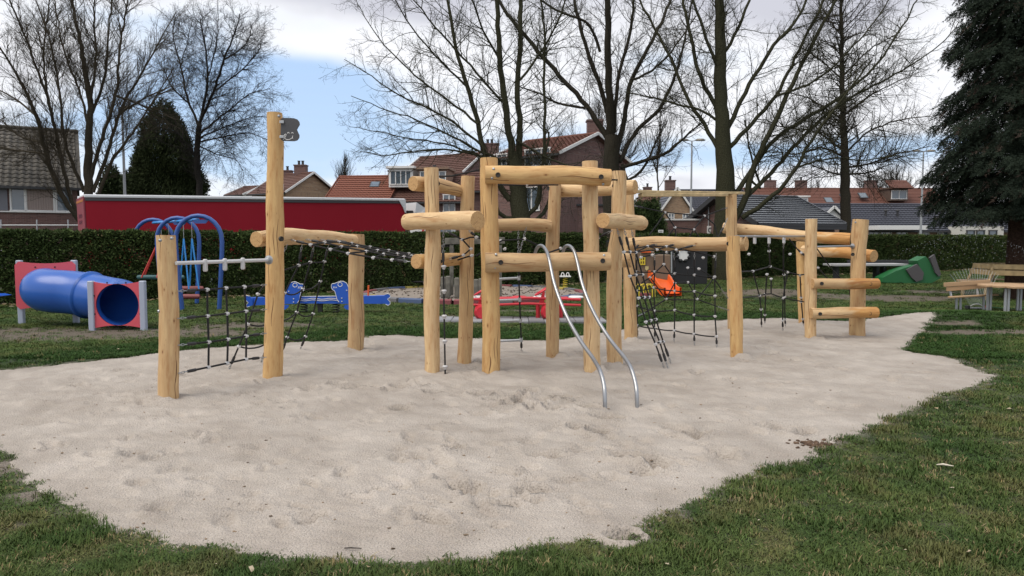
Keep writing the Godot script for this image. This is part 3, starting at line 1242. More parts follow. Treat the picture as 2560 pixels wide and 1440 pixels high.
func frame_tower() -> void:
	var t := thing("log_tower", "log tower of crossed posts and beams with two curved steel sliding poles", "climbing frame", on_y(1330, 910))
	var c1 := post(t, 1080, 928, 37, 1078, 420, 36, [[760, 1080, 40], [640, 1082, 42], [560, 1081, 35]])
	var c2 := post(t, 1162, 905, 36, 1170, 440, 34, [[700, 1167, 36]])
	var c3 := post(t, 1228, 928, 45, 1222, 395, 44, [[650, 1226, 46]])
	var c4 := post(t, 1382, 888, 33, 1387, 452, 31, [[700, 1380, 34]])
	var c5 := post(t, 1480, 925, 42, 1474, 403, 39, [[660, 1478, 40]])
	var c6 := post(t, 1537, 910, 39, 1548, 428, 35, [[760, 1534, 38], [640, 1538, 38], [580, 1544, 32], [500, 1547, 36]])
	var c7 := post(t, 1577, 848, 32, 1572, 486, 26, [[650, 1573, 30]])
	screw(c1, 1066, 431, 8.93)
	screw(c1, 1085, 429, 8.92)
	bolt(c1, 1094, 459, 8.94, Vector3(0.6, 0, 1))
	bolt(c1, 1100, 654, 8.95, Vector3(0.7, 0, 1))
	screw(c2, 1173, 448, 9.6)
	screw(c3, 1211, 402, 8.92)
	bolt(c4, 1371, 471, 10.2, Vector3(-0.7, 0, 0.7))
	bolt(c4, 1391, 561, 10.19)
	screw(c5, 1468, 412, 9.0)
	screw(c6, 1555, 439, 9.45)
	bolt(c6, 1536, 464, 9.46)
	bolt(c6, 1527, 653, 9.48, Vector3(-0.4, 0, 1))
	var t1 := beam(t, [[1213, 437, 8.78, 46], [1300, 438, 8.8, 45], [1440, 439, 8.83, 46], [1524, 443, 8.86, 43]])
	var t2 := beam(t, [[1213, 656, 8.78, 51], [1360, 656, 8.82, 47], [1525, 653, 8.86, 46]])
	var t3 := beam(t, [[1018, 554, 9.18, 41], [1100, 552, 8.66, 45], [1194, 553, 8.12, 48]])
	var t4 := beam(t, [[1507, 551, 8.72, 38], [1555, 554, 9.3, 40], [1604, 559, 9.9, 36]])
	beam(t, [[1033, 459, 8.96, 37], [1090, 463, 9.28, 36], [1150, 478, 9.66, 29]])
	var t6 := beam(t, [[1040, 654, 8.96, 37], [1095, 652, 9.3, 36], [1152, 647, 9.68, 30]])
	beam(t, [[1170, 566, 9.75, 31], [1300, 561, 9.95, 31], [1376, 564, 10.08, 32]])
	beam(t, [[1385, 478, 10.42, 31], [1480, 474, 10.1, 33], [1588, 468, 9.76, 36]])
	beam(t, [[1386, 653, 10.36, 30], [1480, 652, 10.0, 32], [1579, 651, 9.74, 36]])
	for q in [[1245, 437, 8.665], [1503, 442, 8.735]]:
		bolt(t1, q[0], q[1], q[2])
	for q in [[1234, 422, 8.69], [1230, 446, 8.68], [1514, 432, 8.77], [1508, 461, 8.77]]:
		screw(t1, q[0], q[1], q[2], Vector3(0, 0.3 if q[1] < 440 else -0.5, 1))
	for q in [[1252, 656, 8.655], [1507, 652, 8.74]]:
		bolt(t2, q[0], q[1], q[2])
	for q in [[1240, 636, 8.7], [1238, 670, 8.69], [1510, 638, 8.77]]:
		screw(t2, q[0], q[1], q[2], Vector3(0, 0.5 if q[1] < 650 else -0.5, 1))
	bolt(t3, 1024, 555, 9.03, Vector3(-0.3, 0, 1))
	bolt(t3, 1162, 549, 8.22, Vector3(-0.6, 0, 1))
	screw(t3, 1174, 536, 8.16)
	bolt(t4, 1533, 547, 8.93, Vector3(0.3, 0, 1))
	bolt(t4, 1602, 559, 9.78, Vector3(0.7, 0, 1))
	# sliding poles
	for q in [[[1338, 652, 9.12], [1338, 632, 9.08], [1345, 617, 8.98], [1356, 615, 8.88], [1366, 628, 8.76], [1373, 650, 8.62], [1385, 706, 8.4], [1402, 756, 8.2], [1424, 805, 7.98], [1452, 853, 7.7], [1482, 895, 7.4], [1499, 925, 7.1], [1509, 958, 6.95], [1512, 990, 6.88], [1513, 1036, 6.86]], [[1408, 652, 9.14], [1407, 632, 9.1], [1413, 617, 9.0], [1424, 615, 8.9], [1435, 628, 8.8], [1443, 655, 8.68], [1455, 708, 8.46], [1473, 757, 8.26], [1496, 803, 8.02], [1526, 850, 7.76], [1558, 890, 7.46], [1577, 920, 7.22], [1588, 955, 7.08], [1592, 985, 7.0], [1593, 1030, 6.98]]]:
		var cv := Curve3D.new()
		var pts := px(q)
		for k in pts.size():
			var tg: Vector3 = (pts[mini(k + 1, pts.size() - 1)] - pts[maxi(k - 1, 0)]) / 6.0
			cv.add_point(pts[k], -tg, tg)
		cv.bake_interval = 0.05
		var bp := Array(cv.get_baked_points())
		bp.append(bp[-1] + Vector3(0, -0.2, 0))
		var rr := []
		for k in bp.size():
			rr.append(0.0205)
		var s := mb()
		s.tube(bp, rr, 12)
		put("sliding_pole", s, M.steel, t)
	# knotted climbing rope
	var kr := part_node("climbing_rope", t)
	var top := at_d(1108, 578, 8.95)
	var foot := at_d(1113, 938, 8.8)
	chain(kr, top, at_d(1108, 632, 8.93))
	sleeve(kr, at_d(1108, 632, 8.93), at_d(1108, 655, 8.92))
	rope(kr, [at_d(1108, 650, 8.92), foot])
	for v in [667, 728, 791, 853, 917]:
		var g := mb()
		var p := top.lerp(foot, (v - 578.0) / 360.0)
		g.lathe([Vector2(0.012, -0.035), Vector2(0.022, -0.02), Vector2(0.022, -0.008), Vector2(0.033, -0.004), Vector2(0.033, 0.012), Vector2(0.02, 0.018), Vector2(0.012, 0.02)], 12, Transform3D(Basis.IDENTITY, p))
		put("grip_disc", g, M.white_plastic, kr)
	# rope ladder with steel rungs
	var la := part_node("rope_ladder", t)
	var rr1 := px([[1297, 640, 9.9], [1297, 695, 10.05], [1299, 749, 10.2], [1301, 801, 10.35], [1303, 850, 10.5], [1304, 880, 10.62]])
	var rl := px([[1226, 650, 9.9], [1226, 699, 10.05], [1227, 752, 10.2], [1228, 804, 10.35], [1229, 854, 10.5], [1229, 884, 10.62]])
	net_rope(la, rr1, [false, true], false)
	net_rope(la, rl, [false, true], false)
	chain(la, at_d(1316, 568, 9.9), rr1[0])
	chain(la, at_d(1296, 575, 9.9), at_d(1296, 632, 9.9))
	for k in range(1, 5):
		var g := mb()
		g.rod(rl[k], rr1[k], 0.018, 10)
		g.rod(rr1[k] - Vector3(0, 0.03, 0), rr1[k] + Vector3(0, 0.03, 0), 0.024, 8)
		put("rung", g, M.zinc, la)
	# ropes strung inside the tower
	var inn := part_node("inner_ropes", t)
	rope(inn, px([[1092, 441, 9.1], [1130, 440, 9.1], [1200, 424, 9.1]]))
	sleeve(inn, at_d(1098, 441, 9.1), at_d(1112, 441, 9.1))
	rope(inn, px([[1245, 462, 9.2], [1316, 463, 9.5], [1395, 462, 9.9]]))
	clip(inn, at_d(1316, 462, 9.5))
	rope(inn, px([[1524, 449, 9.3], [1546, 450, 9.42]]))
	var kk := func(list: Array, d: float) -> Array:
		var out := []
		for q in list:
			out.append(at_d(1000 + q[0] / 6.545, 560 + q[1] / 6.545, d))
		return out
	net_rope(inn, kk.call([[690, 90], [1020, 255], [1160, 405], [1040, 510], [740, 590]], 9.35), [true, true])
	net_rope(inn, kk.call([[1110, 90], [1250, 215], [1320, 240]], 9.3), [true, false])
	rope(inn, kk.call([[1020, 262], [1150, 218], [1250, 215]], 9.32))
	rope(inn, kk.call([[940, 590], [1060, 550], [1175, 515]], 9.35))
	clip(inn, kk.call([[1175, 515]], 9.35)[0])
	rope(inn, px([[1190, 640, 9.35], [1255, 601, 9.6], [1312, 598, 9.7], [1360, 620, 9.9]]))
	for q in [[1250, 602, 9.6], [1311, 597, 9.7], [1262, 622, 9.6]]:
		clip(inn, at_d(q[0], q[1], q[2]), 0.6)
	net_rope(inn, px([[1486, 596, 9.4], [1496, 594, 9.3], [1530, 577, 9.2]]), [false, true])
	rope(inn, px([[1370, 632, 9.3], [1400, 622, 9.4], [1440, 628, 9.5], [1500, 640, 9.6]]))
	clip(inn, at_d(1402, 621, 9.4))


func frame_web() -> void:
	var t := thing("rope_web_frame", "log frame hung with a rope web under a thin plank ridge", "climbing frame", on_y(1720, 860))
	var n2 := post(t, 1834, 823, 28, 1828, 486, 26, [[640, 1830, 28]])
	var n1 := post(t, 1843, 888, 31, 1832, 590, 32, [[720, 1838, 33]])
	var t10 := beam(t, [[1574, 611, 11.55, 33], [1640, 608, 11.3, 37], [1740, 611, 10.95, 34], [1866, 609, 10.52, 36]])
	beam(t, [[1809, 570, 13.55, 27], [1900, 577, 13.2, 28], [2000, 590, 12.88, 28], [2126, 598, 12.5, 30]], 1.0, 0.72)
	screw(n2, 1830, 493, 13.18)
	bolt(n2, 1825, 573, 13.17)
	bolt(n1, 1822, 609, 10.18)
	screw(n1, 1834, 594, 10.18)
	screw(n1, 1827, 725, 10.18)
	screw(t10, 1832, 608, 10.5)
	for q in [[[1600, 488, 11.95], [1816, 487, 13.1], 0.10, 0.052], [[1648, 480, 12.2], [1858, 483, 13.35], 0.09, 0.045], [[1588, 479, 11.9], [1660, 481, 12.25], 0.10, 0.05]]:
		var pl := mb()
		pl.bar(at_d(q[0][0], q[0][1], q[0][2]), at_d(q[1][0], q[1][1], q[1][2]), q[2], q[3])
		put("plank", pl, M.plank, t)
	# upright net between tower and front post
	var net := part_node("upright_net", t)
	var wall := func(list: Array) -> Array:
		return on_wall(list.map(func(q): return [1500 + q[0] / 2.88, 440 + q[1] / 2.88]), 1590.0, 11.9, 1792.0, 10.98)
	var ups := [[[262, 560], [260, 688], [268, 825], [268, 935], [268, 1075], [268, 1192]], [[392, 560], [393, 688], [388, 803], [393, 970], [393, 1097], [397, 1188]], [[533, 560], [538, 702], [538, 827], [538, 965], [536, 1112], [533, 1195]], [[680, 552], [680, 712], [680, 830], [678, 1000], [678, 1137], [680, 1215]], [[836, 560], [825, 725], [828, 863], [828, 1010], [838, 1155], [841, 1240]]]
	var w := []
	for q in ups:
		var l: Array = wall.call(q)
		w.append(l)
		net_rope(net, l)
	for r in range(1, 5):
		rope(net, [w[0][r], w[1][r], w[2][r], w[3][r], w[4][r]], 0.012)
	# web of the back, hung from the plank
	var web := part_node("slanting_web", t)
	var zig := zx([[460, 480, 12.0], [460, 635, 12.1], [360, 730, 12.1], [475, 885, 12.3], [538, 770, 12.4], [632, 765, 12.5], [700, 885, 12.6], [820, 735, 12.7], [712, 668, 12.6], [632, 660, 12.5]])
	rope(web, zig)
	for k in range(1, zig.size()):
		clip(web, zig[k])
	for q in [[[460, 635, 12.1], [535, 745, 12.35]], [[475, 887, 12.3], [385, 945, 12.2], [280, 1010, 12.1]], [[475, 890, 12.3], [690, 893, 12.6]], [[700, 888, 12.6], [845, 940, 12.8]], [[632, 640, 12.5], [632, 765, 12.5]], [[820, 735, 12.7], [870, 810, 12.8]], [[360, 730, 12.1], [300, 770, 12.0]]]:
		rope(web, zx(q))
	chain(web, zx([[845, 940, 12.8]])[0], zx([[928, 966, 13.1]])[0])
	chain(web, zx([[870, 810, 12.8]])[0], zx([[922, 880, 13.1]])[0])
	chain(web, zx([[322, 985, 12.1]])[0], zx([[262, 1012, 12.0]])[0])
	# level web at the log
	var lv := part_node("level_web", t)
	var ra := zx([[285, 490, 11.42], [250, 522, 11.1]])
	net_rope(lv, ra, [true, false])
	net_rope(lv, zx([[420, 490, 11.2], [345, 505, 11.1], [258, 548, 10.9]]), [true, false])
	net_rope(lv, zx([[555, 490, 11.05], [478, 507, 11.0], [410, 530, 10.9], [258, 548, 10.8]]), [true, false])
	net_rope(lv, zx([[718, 490, 10.85], [550, 530, 10.9], [480, 548, 11.0], [378, 568, 11.1], [290, 585, 11.2]]), [true, false])
	rope(lv, zx([[345, 505, 11.1], [480, 548, 11.0], [560, 528, 10.95], [660, 540, 11.0], [820, 580, 11.2]]))
	rope(lv, zx([[250, 522, 11.1], [345, 503, 11.1], [478, 507, 11.0], [545, 520, 10.95]]))
	for q in [[820, 580, 11.2], [743, 588, 11.4], [712, 668, 11.4], [378, 568, 11.0], [296, 585, 11.1]]:
		clip(lv, zx([q])[0])
	# high web between the tower and the tall post
	var hi := part_node("high_web", t)
	net_rope(hi, zx([[235, 212, 11.95], [467, 262, 12.3], [752, 287, 12.8], [922, 226, 13.2]]))
	rope(hi, zx([[467, 262, 12.3], [415, 345, 12.2], [355, 425, 12.2]]))
	rope(hi, zx([[467, 262, 12.3], [540, 370, 12.4], [675, 385, 12.6], [752, 287, 12.8]]))
	rope(hi, zx([[752, 287, 12.8], [825, 350, 12.9], [845, 432, 12.9]]))
	for q in [[[540, 370, 12.4], [485, 437, 12.4]], [[540, 370, 12.4], [548, 437, 12.4]], [[675, 385, 12.6], [645, 437, 12.6]], [[675, 385, 12.6], [712, 437, 12.6]]]:
		rope(hi, zx(q))
	clip(hi, zx([[540, 370, 12.4]])[0])
	clip(hi, zx([[675, 385, 12.6]])[0])
	chain(hi, zx([[918, 305, 13.1]])[0], zx([[888, 372, 13.05]])[0])
	sleeve(hi, zx([[888, 372, 13.05]])[0], zx([[868, 405, 13.0]])[0])
	rope(hi, zx([[868, 405, 13.0], [835, 470, 12.9]]))


func frame_ladder() -> void:
	var t := thing("log_ladder_frame", "log ladder with two stained rungs between a straight and a notched post", "climbing frame", on_y(2085, 842))
	var r1 := post(t, 2025, 843, 28, 2028, 547, 28, [[700, 2026, 29]])
	var r2 := post(t, 2143, 838, 37, 2151, 549, 38, [[740, 2144, 36], [630, 2147, 35], [590, 2147, 39]])
	post(t, 2010, 808, 27, 2003, 603, 25)
	screw(r1, 2035, 555, 12.1)
	screw(r2, 2139, 556, 12.27)
	screw(r2, 2163, 558, 12.27)
	bolt(r2, 2132, 636, 12.28, Vector3(-0.4, 0, 1))
	var l1 := beam(t, [[2031, 709, 12.0, 26], [2110, 709, 12.06, 27], [2194, 709, 12.15, 26]], 1.0, 0.55)
	var l2 := beam(t, [[2026, 783, 12.0, 27], [2110, 782, 12.06, 28], [2191, 782, 12.15, 28]], 1.0, 0.6)
	beam(t, [[2008, 628, 14.05, 27], [2100, 630, 13.4, 28], [2185, 640, 12.76, 31]], 1.0, 0.45)
	for q in [[2055, 709, 11.915], [2176, 710, 12.05]]:
		bolt(l1, q[0], q[1], q[2])
	for q in [[2051, 785, 11.91], [2175, 784, 12.04]]:
		bolt(l2, q[0], q[1], q[2])
	screw(l1, 2180, 699, 12.1)
	metal_bar(t, at_d(2041, 617, 12.2), at_d(2131, 615, 12.35), 0.0165)
	metal_bar(t, at_d(1838, 591, 10.3), at_d(2013, 591, 12.2), 0.0165, false)
	for u in [1887, 1923, 1960]:
		bar_clamp(t, at_d(u, 593, 10.3 + 1.9 * (u - 1838) / 175.0))
	var net := part_node("hanging_net", t)
	var d := 12.3
	chain(net, zx([[1218, 458]], 11.2)[0], zx([[1214, 510]], 11.4)[0])
	chain(net, zx([[1325, 458]], 11.6)[0], zx([[1320, 520]], 11.8)[0])
	rope(net, zx([[1214, 510, 11.4], [1218, 540, 11.5], [1225, 652, 12.2]]))
	rope(net, zx([[1320, 520, 11.8], [1322, 710, 12.3]]))
	rope(net, zx([[1015, 688, 10.4], [1100, 685, 11.5], [1225, 652, 12.2], [1350, 693, 12.4], [1440, 712, 12.5], [1478, 708, 12.3]]))
	for q in [[[1100, 685, 11.5], [1148, 862, 12.0], [1160, 960, 12.3], [1163, 1085, 12.9]], [[1202, 708, 12.2], [1192, 850, 12.5], [1187, 1000, 13.0], [1187, 1058, 13.3]], [[1325, 710, 12.4], [1330, 870, 12.6], [1332, 1030, 13.0], [1336, 1082, 13.0]], [[1350, 693, 12.4], [1318, 878, 12.4], [1315, 1040, 12.6], [1316, 1110, 12.7]], [[1440, 715, 12.5], [1448, 875, 12.8], [1460, 1030, 13.0], [1467, 1075, 13.1]]]:
		net_rope(net, zx(q), [false, true])
		clip(net, zx([q[0]])[0])
	rope(net, zx([[1232, 740, 12.4], [1232, 848, 12.4]]))
	rope(net, zx([[1018, 878, 10.4], [1148, 862, 12.0], [1192, 850, 12.5], [1232, 848, 12.4], [1318, 878, 12.4], [1478, 908, 12.4]]))
	for q in [[1072, 562, 11.6], [1218, 540, 11.5], [1368, 562, 12.0], [1450, 552, 12.4], [1225, 652, 12.2], [1232, 740, 12.4], [1448, 905, 12.8], [1570, 660, 13.0], [1652, 645, 13.4]]:
		clip(net, zx([q])[0])
	rope(net, zx([[1362, 452, 12.6], [1400, 500, 12.6], [1440, 550, 12.6]]))
	sleeve(net, zx([[1425, 530, 12.6]])[0], zx([[1470, 570, 12.6]])[0])
	rope(net, zx([[1560, 520, 12.8], [1650, 645, 13.3], [1725, 730, 13.8], [1790, 800, 14.3], [1830, 1010, 15.0]]))
	rope(net, zx([[1570, 660, 13.0], [1630, 730, 13.4], [1690, 800, 13.9]]))
	# rope ladder of three strands at the tower
	var la := thing("strand_ladder", "narrow rope ladder of three black strands leaning from log to sand", "rope ladder", on_y(1655, 915))
	var s3 := part_node("strand_net", la)
	var st := [zx([[122, 380, 9.0], [172, 547, 9.05], [215, 720, 9.1], [278, 878, 9.15], [330, 1050, 9.17], [400, 1210, 9.2], [464, 1390, 9.22]]), zx([[175, 382, 9.2], [215, 547, 9.22], [257, 712, 9.25], [318, 873, 9.27], [365, 1040, 9.28], [430, 1195, 9.28], [492, 1390, 9.22]]), zx([[228, 390, 9.4], [258, 550, 9.42], [305, 710, 9.45], [352, 873, 9.47], [402, 1032, 9.5], [455, 1193, 9.52], [512, 1352, 9.5]])]
	for q in st:
		net_rope(s3, q)
	for k in range(1, 6):
		rope(s3, [st[0][k], st[1][k], st[2][k]])


# ---- hedge, shrubs and conifers ----
# a small spray of leaves: size across, leaf length and width
func leaf_spray(seed_: int, leaves: int, size: float, l: float, w: float, up := 0.3) -> MB:
	var b := mb()
	var r := RandomNumberGenerator.new()
	r.seed = seed_
	for k in leaves:
		var p := Vector3(r.randf_range(-1, 1), r.randf_range(-1, 1), r.randf_range(-1, 1)) * size * 0.5
		var d := (Vector3(r.randf_range(-1, 1), r.randf_range(-1, 1) + up, r.randf_range(-0.3, 1))).normalized()
		var s := d.cross(Vector3(r.randf_range(-1, 1), r.randf_range(-1, 1), r.randf_range(-1, 1))).normalized()
		var nn := s.cross(d).normalized()
		var ll := l * r.randf_range(0.7, 1.3)
		var sh := r.randf_range(0.7, 1.3)
		b.col = Color(sh, sh, sh)
		var o := b.v.size()
		b.add(p, nn)
		b.add(p + d * ll * 0.45 + s * w * 0.5, nn)
		b.add(p + d * ll, nn)
		b.add(p + d * ll * 0.45 - s * w * 0.5, nn)
		b.i.append_array([o, o + 2, o + 1, o, o + 3, o + 2])
	return b


func hedge_run(x0: float, x1: float, label: String) -> void:
	var p0 := Vector3(x0, 0, -(26.3 + 0.58 * x0))
	var p1 := Vector3(x1, 0, -(26.3 + 0.58 * x1))
	var along := (p1 - p0).normalized()
	var len_ := p0.distance_to(p1)
	var across := Vector3(-along.z, 0, along.x)
	if across.z < 0:
		across = -across
	var t := thing("hedge", label, "hedge", p0.lerp(p1, 0.5), "clipped hedges round the playground")
	var stems := mb()
	var nz := noise(400, 0.8, 3)
	stems.col = Color(0.095, 0.075, 0.052)
	for k in int(len_ * 5.0):
		var f := p0 + along * rng.randf() * len_ + across * rng.randf_range(-0.2, 0.2)
		for s in 3:
			stems.tube([f + Vector3(0, -0.1, 0), f + Vector3(rng.randfn() * 0.06, 0.6, rng.randfn() * 0.06), f + Vector3(rng.randfn() * 0.2, 1.6, rng.randfn() * 0.15)], [0.02, 0.014, 0.006], 4, false)
	stuff(put("stems", stems, M.bark, t))
	var xf := [[], []]
	var co := [[], []]
	var b0 := Basis(along, Vector3.UP, across)
	var n := int(len_ * 2.75 * 430.0)
	for k in n:
		var a := rng.randf() * len_
		var q := rng.randf() * 2.75
		var bump := nz.get_noise_2d(a * 1.5, q * 3.0) * 0.09
		var p: Vector3
		var face := b0
		if q < 1.75:
			p = p0 + along * a + across * (0.42 + bump - (rng.randf() * 0.8 if k % 2 == 0 else 0.0)) + Vector3(0, q * 1.01 + 0.02, 0)
		else:
			p = p0 + along * a + across * (0.45 - (q - 1.75) * 0.9) + Vector3(0, 1.72 + nz.get_noise_2d(a * 2.0, 9.0) * 0.07 + bump * 0.6, 0)
			face = Basis(along, -across, Vector3.UP)
		var s := rng.randf_range(0.7, 1.3)
		var j := rng.randi() % 2
		xf[j].append(Transform3D(face.rotated(face.z.normalized(), rng.randf() * TAU) * Basis.from_scale(Vector3(s, s, s)), p - t.position))
		var tone := rng.randf()
		var c := Color(0.038, 0.060, 0.020).lerp(Color(0.088, 0.124, 0.038), tone * tone)
		if rng.randf() < 0.04:
			c = Color(0.11, 0.085, 0.045)
		co[j].append(c)
	for j in 2:
		many("foliage", as_mesh(leaf_spray(410 + j, 13, 0.15, 0.085, 0.036), M.leaf), xf[j], co[j], t)
	# long shoots along the clipped top
	var sh := mb()
	for k in int(len_ * 55):
		var a := rng.randf() * len_
		var p := p0 + along * a + across * rng.randf_range(-0.45, 0.45) + Vector3(0, 1.72, 0)
		var h := rng.randf_range(0.05, 0.17)
		var tip := p + Vector3(rng.randf_range(-0.05, 0.05), h, rng.randf_range(-0.05, 0.05))
		var w := along * 0.014
		var v := rng.randf_range(0.7, 1.3)
		sh.col = Color(0.085 * v, 0.120 * v, 0.036 * v)
		sh.tri(p - w, tip, p + w)
		sh.tri(p - w * 0.6 + Vector3(0, h * 0.4, 0), p + Vector3(0.05, h * 0.8, 0), p + w * 0.6 + Vector3(0, h * 0.5, 0))
	stuff(put("top_shoots", sh, M.leaf, t))


func make_hedge() -> void:
	rng.seed = 401
	hedge_run(-17.5, 3.3, "long dark clipped evergreen hedge in front of the red lorry")
	hedge_run(5.0, 38.0, "dark clipped evergreen hedge in front of bungalow with blue grey roof")
	# fallen leaves at the foot of the hedge
	var xf := []
	var co := []
	for k in 2600:
		var x := rng.randf_range(-17, 30)
		var z := -(25.75 + 0.58 * x) + absf(rng.randfn(0.0, 0.35))
		var s := rng.randf_range(0.6, 1.4)
		xf.append(Transform3D(Basis.from_euler(Vector3(rng.randf_range(-0.5, 0.5), rng.randf() * TAU, rng.randf_range(-0.5, 0.5))).scaled(Vector3(s, s, s)), Vector3(x, terrain(x, z) + 0.02, z)))
		co.append(Color(0.19, 0.13, 0.07).lerp(Color(0.33, 0.27, 0.18), rng.randf()))
	var lf := mb()
	lf.quad(Vector3(-0.03, 0, -0.045), Vector3(0.03, 0.008, -0.03), Vector3(0.035, 0, 0.04), Vector3(-0.03, 0.012, 0.045), Vector3.UP)
	tag(many("fallen_leaves", as_mesh(lf, M.leaf), xf, co), "dry brown leaves lying along the foot of the hedge", "leaves")


func make_conifers() -> void:
	rng.seed = 431
	# spruce: drooping boughs in whorls on a straight trunk
	var foot := on_y(2535, 745)
	var t := thing("spruce_tree", "tall dark spruce with drooping boughs rising from the ring bench", "tree", foot)
	var tr := mb()
	tr.col = Color(0.075, 0.050, 0.038)
	tr.tube([foot + Vector3(0, -0.2, 0), foot + Vector3(0, 0.15, 0), foot + Vector3(0.02, 2.5, 0), foot + Vector3(0, 8, 0), foot + Vector3(0, 16.5, 0)], [0.32, 0.25, 0.215, 0.15, 0.02], 14)
	put("trunk", tr, M.bark, t)
	var bo := mb()
	bo.col = Color(0.05, 0.036, 0.028)
	var xf := [[], []]
	var co := [[], []]
	var y := 2.65
	while y < 16.2:
		var reach := 2.3 * pow(clampf((16.8 - y) / 14.6, 0, 1), 0.75)
		var ring := 9
		var turn := rng.randf() * TAU
		for k in ring:
			var a := turn + TAU * k / ring + rng.randf_range(-0.2, 0.2)
			var out := Vector3(cos(a), 0, sin(a))
			var l := reach * rng.randf_range(0.72, 1.15)
			var p0 := foot + Vector3(0, y + rng.randf_range(-0.12, 0.12), 0)
			var droop := l * rng.randf_range(0.25, 0.5) * (0.55 if y < 4.0 else 1.0)
			var pts := []
			var rr := []
			for s in 6:
				var f := s / 5.0
				pts.append(p0 + out * l * f + Vector3(0, -droop * f * f * 1.3 + 0.35 * droop * f * f * f, 0))
				rr.append(lerpf(0.030, 0.006, f))
			bo.tube(pts, rr, 4, false)
			var side := Vector3(-out.z, 0, out.x)
			var m := int(l * 44)
			for q in m:
				var f := 0.12 + 0.88 * sqrt(rng.randf())
				var k5 := mini(int(f * 5), 4)
				var p: Vector3 = (pts[k5] as Vector3).lerp(pts[k5 + 1], f * 5 - k5)
				var wide := 0.42 * sin(clampf(f, 0.1, 1.0) * PI * 0.72) + 0.06
				p += side * rng.randf_range(-wide, wide) + Vector3(0, rng.randf_range(-0.14, 0.06), 0)
				var s := rng.randf_range(0.75, 1.35)
				var bs := Basis(Vector3.UP, -a + PI / 2 + rng.randf_range(-0.9, 0.9)) * Basis(Vector3.RIGHT, rng.randf_range(0.5, 1.35))
				var j := rng.randi() % 2
				xf[j].append(Transform3D(bs.scaled(Vector3(s, s, s)), p - foot))
				co[j].append(Color(0.017, 0.026, 0.018).lerp(Color(0.038, 0.053, 0.036), rng.randf() * rng.randf()) if rng.randf() > 0.05 else Color(0.07, 0.052, 0.042))
		y += rng.randf_range(0.26, 0.36)
	put("boughs", bo, M.bark, t)
	for j in 2:
		var sp := mb()
		var r := RandomNumberGenerator.new()
		r.seed = 440 + j
		# a hanging spray along +z with needles to all sides
		for q in 46:
			var f := r.randf()
			var p := Vector3(r.randf_range(-0.03, 0.03), 0, f * 0.30)
			if q % 3 == 0:
				p.x += r.randf_range(-0.11, 0.11) * (1.0 - f * 0.5)
			var d := Vector3(r.randf_range(-1, 1), r.randf_range(-0.7, 0.9), r.randf_range(0.2, 1.1)).normalized() * r.randf_range(0.035, 0.065)
			var s := d.cross(Vector3(r.randf_range(-1, 1), 1, r.randf_range(-1, 1))).normalized() * 0.0085
			var v := r.randf_range(0.7, 1.3)
			sp.col = Color(v, v, v)
			sp.tri(p - s, p + s, p + d)
		many("needles", as_mesh(sp, M.leaf), xf[j], co[j], t)
	# broad dense conifer behind the lorry
	foot = at_d(418, 600, 45.0)
	foot.y = -0.5
	t = thing("cypress_tree", "broad dark cone shaped conifer behind the red lorry", "tree", foot)
	tr = mb()
	tr.col = Color(0.05, 0.036, 0.028)
	tr.tube([foot, foot + Vector3(0, 9.0, 0)], [0.3, 0.04], 8)
	put("trunk", tr, M.bark, t)
	leafy(t, foot + Vector3(0, 0.3, 0), 10.2, func(h: float) -> float: return 3.25 * pow(1.0 - h, 0.60) * (0.75 + 0.25 * smoothstep(0.0, 0.25, h)), 9000, Color(0.026, 0.038, 0.016), Color(0.060, 0.078, 0.032), 460)
	foot = at_d(285, 600, 47.0)
	foot.y = -0.5
	t = thing("cypress_tree", "lower green conifer shrub against the cone shaped conifer", "tree", foot)
	tr = mb()
	tr.col = Color(0.05, 0.036, 0.028)
	tr.tube([foot, foot + Vector3(0, 4.0, 0)], [0.2, 0.04], 8)
	put("trunk", tr, M.bark, t)
	leafy(t, foot + Vector3(0, 0.3, 0), 6.6, func(h: float) -> float: return 1.35 * pow(1.0 - h, 0.6), 3600, Color(0.028, 0.044, 0.018), Color(0.055, 0.08, 0.03), 466)
	# evergreen shrub beside the tower
	foot = at_d(1612, 590, 46.0)
	foot.y = -0.5
	t = thing("laurel_shrub", "rounded green evergreen shrub by the brick garage wall", "shrub", foot)
	tr = mb()
	tr.col = Color(0.05, 0.036, 0.028)
	tr.tube([foot, foot + Vector3(0, 2.6, 0)], [0.08, 0.03], 6)
	put("stem", tr, M.bark, t)
	leafy(t, foot + Vector3(0, 0.1, 0), 4.6, func(h: float) -> float: return 1.25 * sqrt(maxf(0.0, 1.0 - pow(h * 1.7 - 0.75, 2.0))), 2600, Color(0.030, 0.050, 0.018), Color(0.075, 0.110, 0.036), 470)


# foliage sprays in the outer part of a body of revolution with the radius profile(h), h from 0 to 1
func leafy(t: Node3D, foot: Vector3, tall: float, profile: Callable, n: int, c0: Color, c1: Color, seed_: int) -> void:
	var nz := noise(seed_, 0.55, 3)
	var xf := []
	var co := []
	for k in n:
		var h := 1.0 - sqrt(rng.randf())
		var a := rng.randf() * TAU
		var r: float = profile.call(h)
		var lump := nz.get_noise_3d(cos(a) * r, h * tall, sin(a) * r)
		r *= (0.96 + 0.38 * lump) * (1.0 - 0.30 * rng.randf() * rng.randf())
		var p := foot + Vector3(cos(a) * r, h * tall + rng.randf_range(-0.1, 0.1), sin(a) * r)
		var s := rng.randf_range(0.7, 1.4)
		xf.append(Transform3D((Basis(Vector3.UP, -a + PI / 2 + rng.randf_range(-0.7, 0.7)) * Basis(Vector3.RIGHT, rng.randf_range(-0.8, 0.2))).scaled(Vector3(s, s, s)), p - t.position))
		co.append(c0.lerp(c1, rng.randf() * rng.randf()))
	many("crown", as_mesh(leaf_spray(seed_ + 1, 22, 0.34, 0.17, 0.055, 0.5), M.leaf), xf, co, t)


